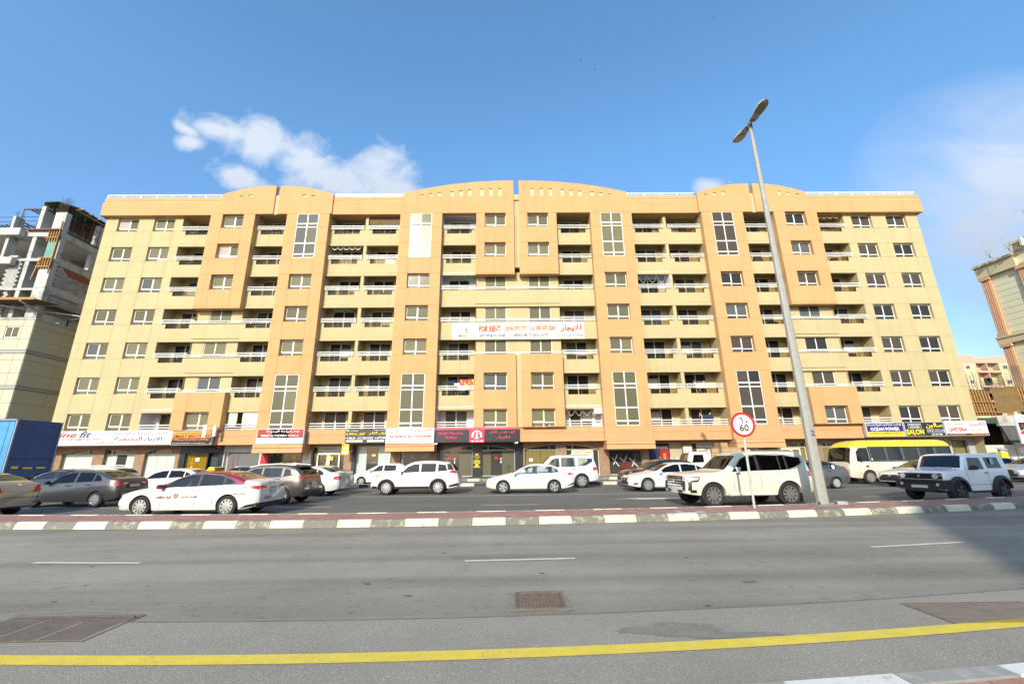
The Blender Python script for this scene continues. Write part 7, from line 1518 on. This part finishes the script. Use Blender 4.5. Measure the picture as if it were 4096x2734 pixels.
for i, (x, z, w, h) in enumerate(((14.95, 1.95, .55, .36), (15.5, 1.95, .95, .42), (16.45, 1.95, .7, .42), (15.6, 2.37, .6, .34))):
    e = empty('cardboard_box', (x+w/2, 32.3, z), ['leftmost plain carton on the white flatbed truck', 'long carton with taped top on the flatbed truck, centre of the row', 'carton at the rear end of the flatbed truck load', 'upper carton stacked on the others on the flatbed truck'][i], 'box', 'cartons on the flatbed truck'); m = MB(); m.box(-w/2+.01, w/2-.01, -.4, .4, 0, h-.01); ob('carton', m, CARTON, e); m = MB(); m.box(-w/2+.01, w/2-.01, -.04, .04, h-.009, h-.006); m.box(-w/2, w/2, -.406, -.4, h*.45, h*.55); ob('tape', m, mat('parcel_tape', (.55, .4, .2), .4), e)
e = empty('load_pallet', (15.9, 32.3, .9), 'stack of brown cartons filling the bed of the white flatbed truck', 'boxes'); m = MB(); m.box(-1.1, 1.2, -.6, .6, 0, 1.04); ob('carton', m, CARTON, e)

# ================================================================ people at the wheel
SKIN = mat('skin_tone', (.33, .19, .12), .6); HAIR = mat('dark_hair', (.012, .010, .009), .7)
def person(x, y, z, label, shirt, hair=True, rz=0):
    """seated, facing -x, hips at z"""
    me = bpy.data.meshes.new('person')
    V = [(0, 0, .05), (.02, 0, .28), (.05, 0, .47), (.03, 0, .58), (.0, 0, .67), (-.02, 0, .77), (.04, .19, .47), (-.08, .26, .26), (-.30, .20, .30), (-.38, .17, .32), (.04, -.19, .47), (-.08, -.26, .26), (-.30, -.20, .30), (-.38, -.17, .32), (-.30, .11, .05), (-.42, .12, -.02), (-.30, -.11, .05), (-.42, -.12, -.02), (-.115, 0, .665)]
    E_ = [(0, 1), (1, 2), (2, 3), (3, 4), (4, 5), (2, 6), (6, 7), (7, 8), (8, 9), (2, 10), (10, 11), (11, 12), (12, 13), (0, 14), (14, 15), (0, 16), (16, 17), (4, 18)]
    Rr = [(.15, .13), (.15, .12), (.15, .11), (.055, .055), (.088, .082), (.082, .078), (.07, .06), (.05, .05), (.038, .038), (.035, .03), (.07, .06), (.05, .05), (.038, .038), (.035, .03), (.085, .08), (.06, .06), (.085, .08), (.06, .06), (.018, .018)]
    me.from_pydata(V, E_, []); o = bpy.data.objects.new('person', me); COL.objects.link(o); o.modifiers.new('s', 'SKIN'); o.modifiers.new('u', 'SUBSURF').levels = 1
    sv = me.skin_vertices[0].data
    for i, r in enumerate(Rr): sv[i].radius = r
    sv[0].use_root = True; dg = bpy.context.evaluated_depsgraph_get(); m2 = bpy.data.meshes.new_from_object(o.evaluated_get(dg)); bpy.data.objects.remove(o)
    m2.name = 'person'; m2.materials.clear(); m2.materials.append(SKIN); m2.materials.append(shirt)
    for p in m2.polygons: c = p.center; p.material_index = 0 if c.z > .535 or c.x < -.24 and c.z > .15 else 1; p.use_smooth = True
    o = link('person', m2, None, (x, y, z)); o.rotation_euler.z = rz; tag(o, label, 'person', 'drivers in the traffic')
    if hair:
        m = MB(); k = 14
        for i in range(7):
            for j in range(k):
                def P(i_, j_): t = pi*.5*i_/7; a = 2*pi*j_/k; r = .094*sin(t+.15 if i_ else 0.0); return (.012+r*cos(a)*1.05, r*sin(a), .735+.115*cos(t)-(.03 if cos(a) < -.3 and i_ > 4 else 0)*0)
                m.poly([P(i, j), P(i+1, j), P(i+1, j+1), P(i, j+1)])
        ob('hair', m, HAIR, o, smooth=60)
    return o
SHW = mat('shirt_white', (.6, .6, .6), .9); SHB = mat('shirt_navy', (.03, .05, .12), .9); SHR = mat('shirt_maroon', (.12, .03, .03), .9); SHG = mat('shirt_grey', (.2, .2, .2), .9)
person(15.98, 24.0, .52, 'dark haired driver in a white shirt in the stone grey saloon', SHW); person(2.75, 27.15, .80, 'driver in a navy shirt in the tall white four wheel drive', SHB); person(1.0, 23.5, .48, 'driver in a grey shirt in the white saloon at the middle', SHG)
person(22.35, 27.4, 1.12, 'minibus driver in a maroon shirt', SHR); person(14.0, 32.1, .98, 'driver in a navy shirt in the small white flatbed truck cab', SHB); person(-11.0, 15.55, .46, 'taxi driver in a pale shirt under the maroon roof', SHG); person(-10.85, 19.3, .62, 'driver in a dark shirt in the bronze crossover', SHB)
# ================================================================ life on the balconies
LEAF = mat('leaf_green', (.045, .10, .02), .6, var=.5, vscale=20); POT = mat('terracotta_pot', (.36, .13, .06), .8)
def plant(x, y, z, h, w, label, n=60, pot=True, cat='plant', potm=None):
    e = empty('potted_plant', (x, y, z), label, cat)
    if pot: m = MB(); m.tube([(0, 0, 0), (0, 0, .2)], .1, 10, rs=[.08, .12]); ob('pot', m, potm or POT, e)
    m = MB(); b = .18 if pot else 0; m.tube([(0, 0, b), (.01, 0, b+h*.6)], .012, 5); ob('stem', m, mat('stem_brown', (.1, .07, .03)), e); m = MB()
    for i in range(n):
        t = random.random(); r = w*(.35+.65*sin(pi*min(1, t*1.05)))*sqrt(random.random()); a = random.uniform(0, 2*pi); p = Vector((r*cos(a), r*sin(a)*.8, b+h*(.1+.9*t))); d = Vector((cos(a), sin(a), random.uniform(-.3, .8))).normalized()*random.uniform(.07, .13); u = d.cross(Vector((random.random(), random.random(), random.random()))).normalized()*.03
        m.poly([p-d*.5, p+u, p+d*.5, p-u])
    f = ob('foliage', m, LEAF, e); f['kind'] = 'stuff'; return e
bx = lambda b, f: BX+spans[b][0]+(spans[b][1]-spans[b][0])*f
zs_ = lambda k: ZT(k)-2.35
plant(-35.15, 36.6, .25, .75, .28, 'green leafy plant by the dark doorway of the white tailoring shop', 70); plant(-33.5, 36.6, .25, .7, .28, 'green leafy plant beside the arched frosted window', 70); plant(.05, 37.6, .25, 1.0, .25, 'tall leafy plant in the right window of the black fashion shop', 70)
plant(bx('F', .88), 38.35, zs_(3), 1.75, .32, 'tall green bush at the right end of the balcony beside the rental banner', 160); plant(bx('G', .82), 38.3, zs_(7), 1.15, .2, 'red pot plant behind the top floor glass notch', 40); plant(bx('H', .93), 38.3, zs_(6), 1.45, .2, 'spiky green plant poking over the sixth floor rail', 50)
for i, (f, h) in enumerate(((.3, 1.35), (.5, 1.0), (.68, .9), (.8, .85))): plant(bx('H', f), 38.3, zs_(3), h, .16, ['small plant reaching over the third floor rail', 'pink flowering plant behind the third floor smoked glass', 'low pot plant behind the third floor smoked glass', 'rightmost pot plant behind the third floor smoked glass'][i], 36)
plant(bx('K', .75), 38.3, zs_(2), .95, .25, 'fern behind the second floor glass near the right end', 60); plant(bx('K', .6), 38.3, zs_(7), 1.0, .4, 'spread of ferns behind the top right balcony glass', 90)
vn = empty('hanging_vine', (bx('E', .80), 38.25, ZT(5)-.02), 'green vine hanging from the white balcony ceiling left of centre', 'plant'); m = MB()
for i in range(46): z = -1.05*i/46; p = Vector((random.uniform(-.07, .07)+(-.25+.25*min(1, i/8)), random.uniform(-.05, .05), z)); m.poly([p, p+Vector((.07, .02, .03)), p+Vector((.09, 0, -.03)), p+Vector((.02, -.02, -.06))])
ob('leaves', m, LEAF, vn)['kind'] = 'stuff'
for i, (dx, c_) in enumerate(((.08, 'slot_dark'), (.22, POT), (.36, POT), (.62, 'slot_dark'), (.76, 'grey_pot'), (.9, POT))):
    e = empty('flower_pot', (BX+2.12-1.0+2.0*dx, BY-.45, 4.41), ['dark saucer at the left end of the sill row of pots', 'first terracotta pot on the orange bay sill', 'second terracotta pot on the orange bay sill', 'black pot right of the window mullion on the sill', 'pale grey pot on the orange bay sill', 'terracotta pot at the right end of the sill'][i], 'flower pot', 'pots on the first floor window sill'); m = MB(); m.tube([(0, 0, 0), (0, 0, .16 if i else .08)], .08, 10, rs=[.06, .085]); ob('pot', m, c_ if not isinstance(c_, str) else mat('grey_pot', (.4, .42, .42)) if c_ == 'grey_pot' else mat('black_pot', (.03, .03, .03)), e)
def cloth(x0, x1, y, z0, z1, mt, label, cat='cloth', amp=.04, waves=9, sag=0., name='hanging_cloth'):
    e = empty(name, ((x0+x1)/2, y, z0), label, cat); m = MB(); n = 36; w = x1-x0; h = z1-z0
    for i in range(n):
        for j in range(5):
            f = lambda a, b: (-w/2+w*a/n+.03*sin(b*1.3+a)*(5-b)/5, amp*sin(waves*2*pi*a/n+b*.3)*(1.1-b*.1), h*b/5+sag*(4*(a/n-.5)**2-1)*(5-b)/5); m.poly([f(i, j), f(i+1, j), f(i+1, j+1), f(i, j+1)])
    ob('fabric', m, mt, e, smooth=60); return e
cloth(bx('D', .02), bx('D', .98), 38.12, ZT(7)-1.12, ZT(7)-.04, mat('brown_curtain', (.15, .105, .05), .9, var=.2), 'brown sheet curtain closing a top floor balcony', 'curtain', .05, 11)
cloth(bx('E', .60), bx('E', .97), 38.15, ZT(2)-1.05, ZT(2)-.48, mat('floral_blanket', (.62, .07, .07), .9, stain=((.75, .65, .15), 5, .5, .9), var=.3, vscale=7), 'red floral blanket hung over the second floor rail', 'laundry', .02, 3); cloth(bx('E', .45), bx('E', .6), 38.13, ZT(2)-1.1, ZT(2)-.82, INKW, 'small white towel beside the red floral blanket', 'laundry', .015, 2); cloth(bx('E', .25), bx('E', .46), 38.2, ZT(2)-1.05, ZT(2)-.6, mat('dark_cloth', (.02, .03, .06), .9), 'dark garments drying left of the white towel', 'laundry', .02, 3)
PLS = mat('milky_plastic', (.62, .58, .45), .25); cloth(bx('B', .45), bx('B', .98), 38.1, ZT(1)-1.55, ZT(1)-.05, PLS, 'milky plastic sheet over the right part of a first floor balcony', 'plastic sheet', .03, 4); cloth(bx('B', .05), bx('B', .30), 38.1, ZT(1)-1.25, ZT(1)-.05, PLS, 'narrow milky plastic sheet at the left of the same balcony', 'plastic sheet', .03, 2)
cloth(bx('H', .38), bx('H', .66), 38.2, ZT(1)-1.2, ZT(1)-.6, mat('dark_cloth', (.02, .03, .06)), 'dark trousers on a drying rack on the first floor', 'laundry', .03, 3); cloth(bx('H', .05), bx('H', .4), 38.3, ZT(6)-1.1, ZT(6)-.92, mat('maroon_cloth', (.3, .02, .04), .9), 'maroon cloth over the sixth floor clothes line', 'laundry', .02, 3)
def lights(b, k, label, n=5, drop=.45):
    e = empty('string_lights', (bx(b, .5), 38.12, ZT(k)-.05), label, 'string lights'); m = MB(); w = spans[b][1]-spans[b][0]-.6; mm_ = MB()
    for i in range(n):
        x0 = -w/2+w*i/n; pts = [(x0+w/n*t/8, 0, -drop*(1-(2*t/8-1)**2)) for t in range(9)]; m.tube(pts, .008, 4, cap=False)
        for p in pts[1:-1]: mm_.box(p[0]-.02, p[0]+.02, -.02, .02, p[2]-.06, p[2])
    ob('cable', m, mat('light_cable', (.35, .34, .3)), e); ob('bulbs', mm_, mat('bulb_pale', (.6, .58, .5), .3), e)['kind'] = 'stuff'
lights('C', 6, 'string of pale star lights under the sixth floor balcony ceiling, left', 5, .3); lights('G', 5, 'looping string lights in the white painted balcony', 3, .75); lights('F', 1, 'string lights on the first floor balcony beside the air conditioner', 4, .5); lights('K', 7, 'string lights in the top right balcony', 4, .3)
gl_ = empty('garland', (bx('C', .55), 38.15, ZT(4)-.18), 'dark green garland over a fourth floor balcony door', 'garland'); m = MB()
for i in range(120): x = random.uniform(-.85, .85); z = .06*sin(x*7)+random.uniform(-.09, .07); p = Vector((x, random.uniform(-.08, .08), z)); m.poly([p, p+Vector((.08, .02, .02)), p+Vector((.03, .0, -.07))])
ob('leaves', m, mat('garland_green', (.02, .045, .015), .8), gl_)['kind'] = 'stuff'
def rack(b, k, f, label):
    e = empty('drying_rack', (bx(b, f), 38.6, zs_(k) if k > 1 else 3.95), label, 'drying rack'); s = []
    for a_ in (-1, 1): m = MB(); m.bar((-.5*a_, 0, 0), (.5*a_, 0, 1.6), .045); ob('crossed_leg', m, RAIL, e)
    for i in range(4): m = MB(); m.bar((-.55+.32*i, 0, 1.25+.0*i), (-.38+.32*i, .3, 1.45), .035); ob('rod', m, RAIL, e)
rack('H', 2, .45, 'white folding drying rack on the second floor, right of centre'); rack('H', 1, .5, 'folding drying rack on the first floor, under the other rack')
for b, k, f, dx, hh, t in (('G', 3, .8, .35, 1.9, 'leaning bamboo poles in a third floor balcony'), ('H', 3, .9, .3, 1.6, 'rusty clothes frame sticking out beside the third floor plants')):
    e = empty('pole_bundle', (bx(b, f), 38.45, zs_(k)), t, 'poles')
    for i in range(3): m = MB(); m.bar((-.15*i, 0, 0), (dx-.1*i, -.2, hh-.25*i), .03); ob('pole', m, STEEL, e)
for i, (b, k, f, c_) in enumerate((('E', 7, .15, (.3, .05, .04)), ('K', 6, .5, (.25, .12, .05)), ('H', 7, .7, (.4, .08, .06)), ('I', 4, .5, (.03, .04, .12)), ('A', 7, .3, (.3, .25, .2)), ('D', 5, .4, (.4, .3, .15)), ('C', 5, .75, (.6, .6, .55)), ('K', 3, .3, (.2, .12, .1)), ('I', 6, .4, (.3, .22, .12)), ('A', 6, .5, (.12, .1, .1)), ('B', 7, .6, (.35, .28, .3)))):
    e = empty('stored_box', (bx(b, f), 38.45, zs_(k)), ['reddish box stored on the top balcony left of the centre bays', 'basket stored on a sixth floor balcony at right', 'red cloth bundle on the top floor, right pair of balconies', 'blue crate on a fourth floor balcony near the lamp post', 'beige box on the top left balcony', 'tan box in the fifth floor paired balcony, left', 'white cabinet in the fifth floor paired balcony, left', 'brown box on a third floor balcony, far right', 'wicker chair back on the sixth floor behind the lamp post', 'dark box on the sixth floor balcony at left', 'pinkish bags on the top floor, third bay from left'][i], 'stored things'); m = MB(); m.box(-.3, .3, -.18, .18, 0, random.uniform(.75, 1.05)); m.box(.32, .6, -.1, .12, 0, random.uniform(.5, .8)); ob('box', m, mat('stored_%d' % i, c_, .8), e)
def dish(x, z, label):
    pass
# birds
for i, (u, v_) in enumerate(((.229, 1.15), (.268, 1.117), (.654, 1.321))):
    e = empty('bird', (u*45, 45, CH+v_*45), ['bird high over the roof, left of the pair', 'bird high over the roof, right of the pair', 'lone bird near the top edge of the sky'][i], 'bird', 'birds in the sky', .4*i); e.scale = (.55, .55, .55); m = MB(); m.tube([(-.22, 0, 0), (-.1, 0, .02), (.08, 0, .01), (.25, 0, 0)], .05, 6, rs=[.02, .06, .055, .01]); ob('body', m, mat('bird_grey', (.12, .12, .13)), e)
    for s in (-1, 1): m = MB(); m.prism([(-.08, 0, .02), (.08, 0, .02), (.12, s*.25, .12), (.16, s*.5, .07), (.02, s*.3, .13)], (0, 0, .01)); ob('wing', m, mat('bird_grey', (.12, .12, .13)), e)
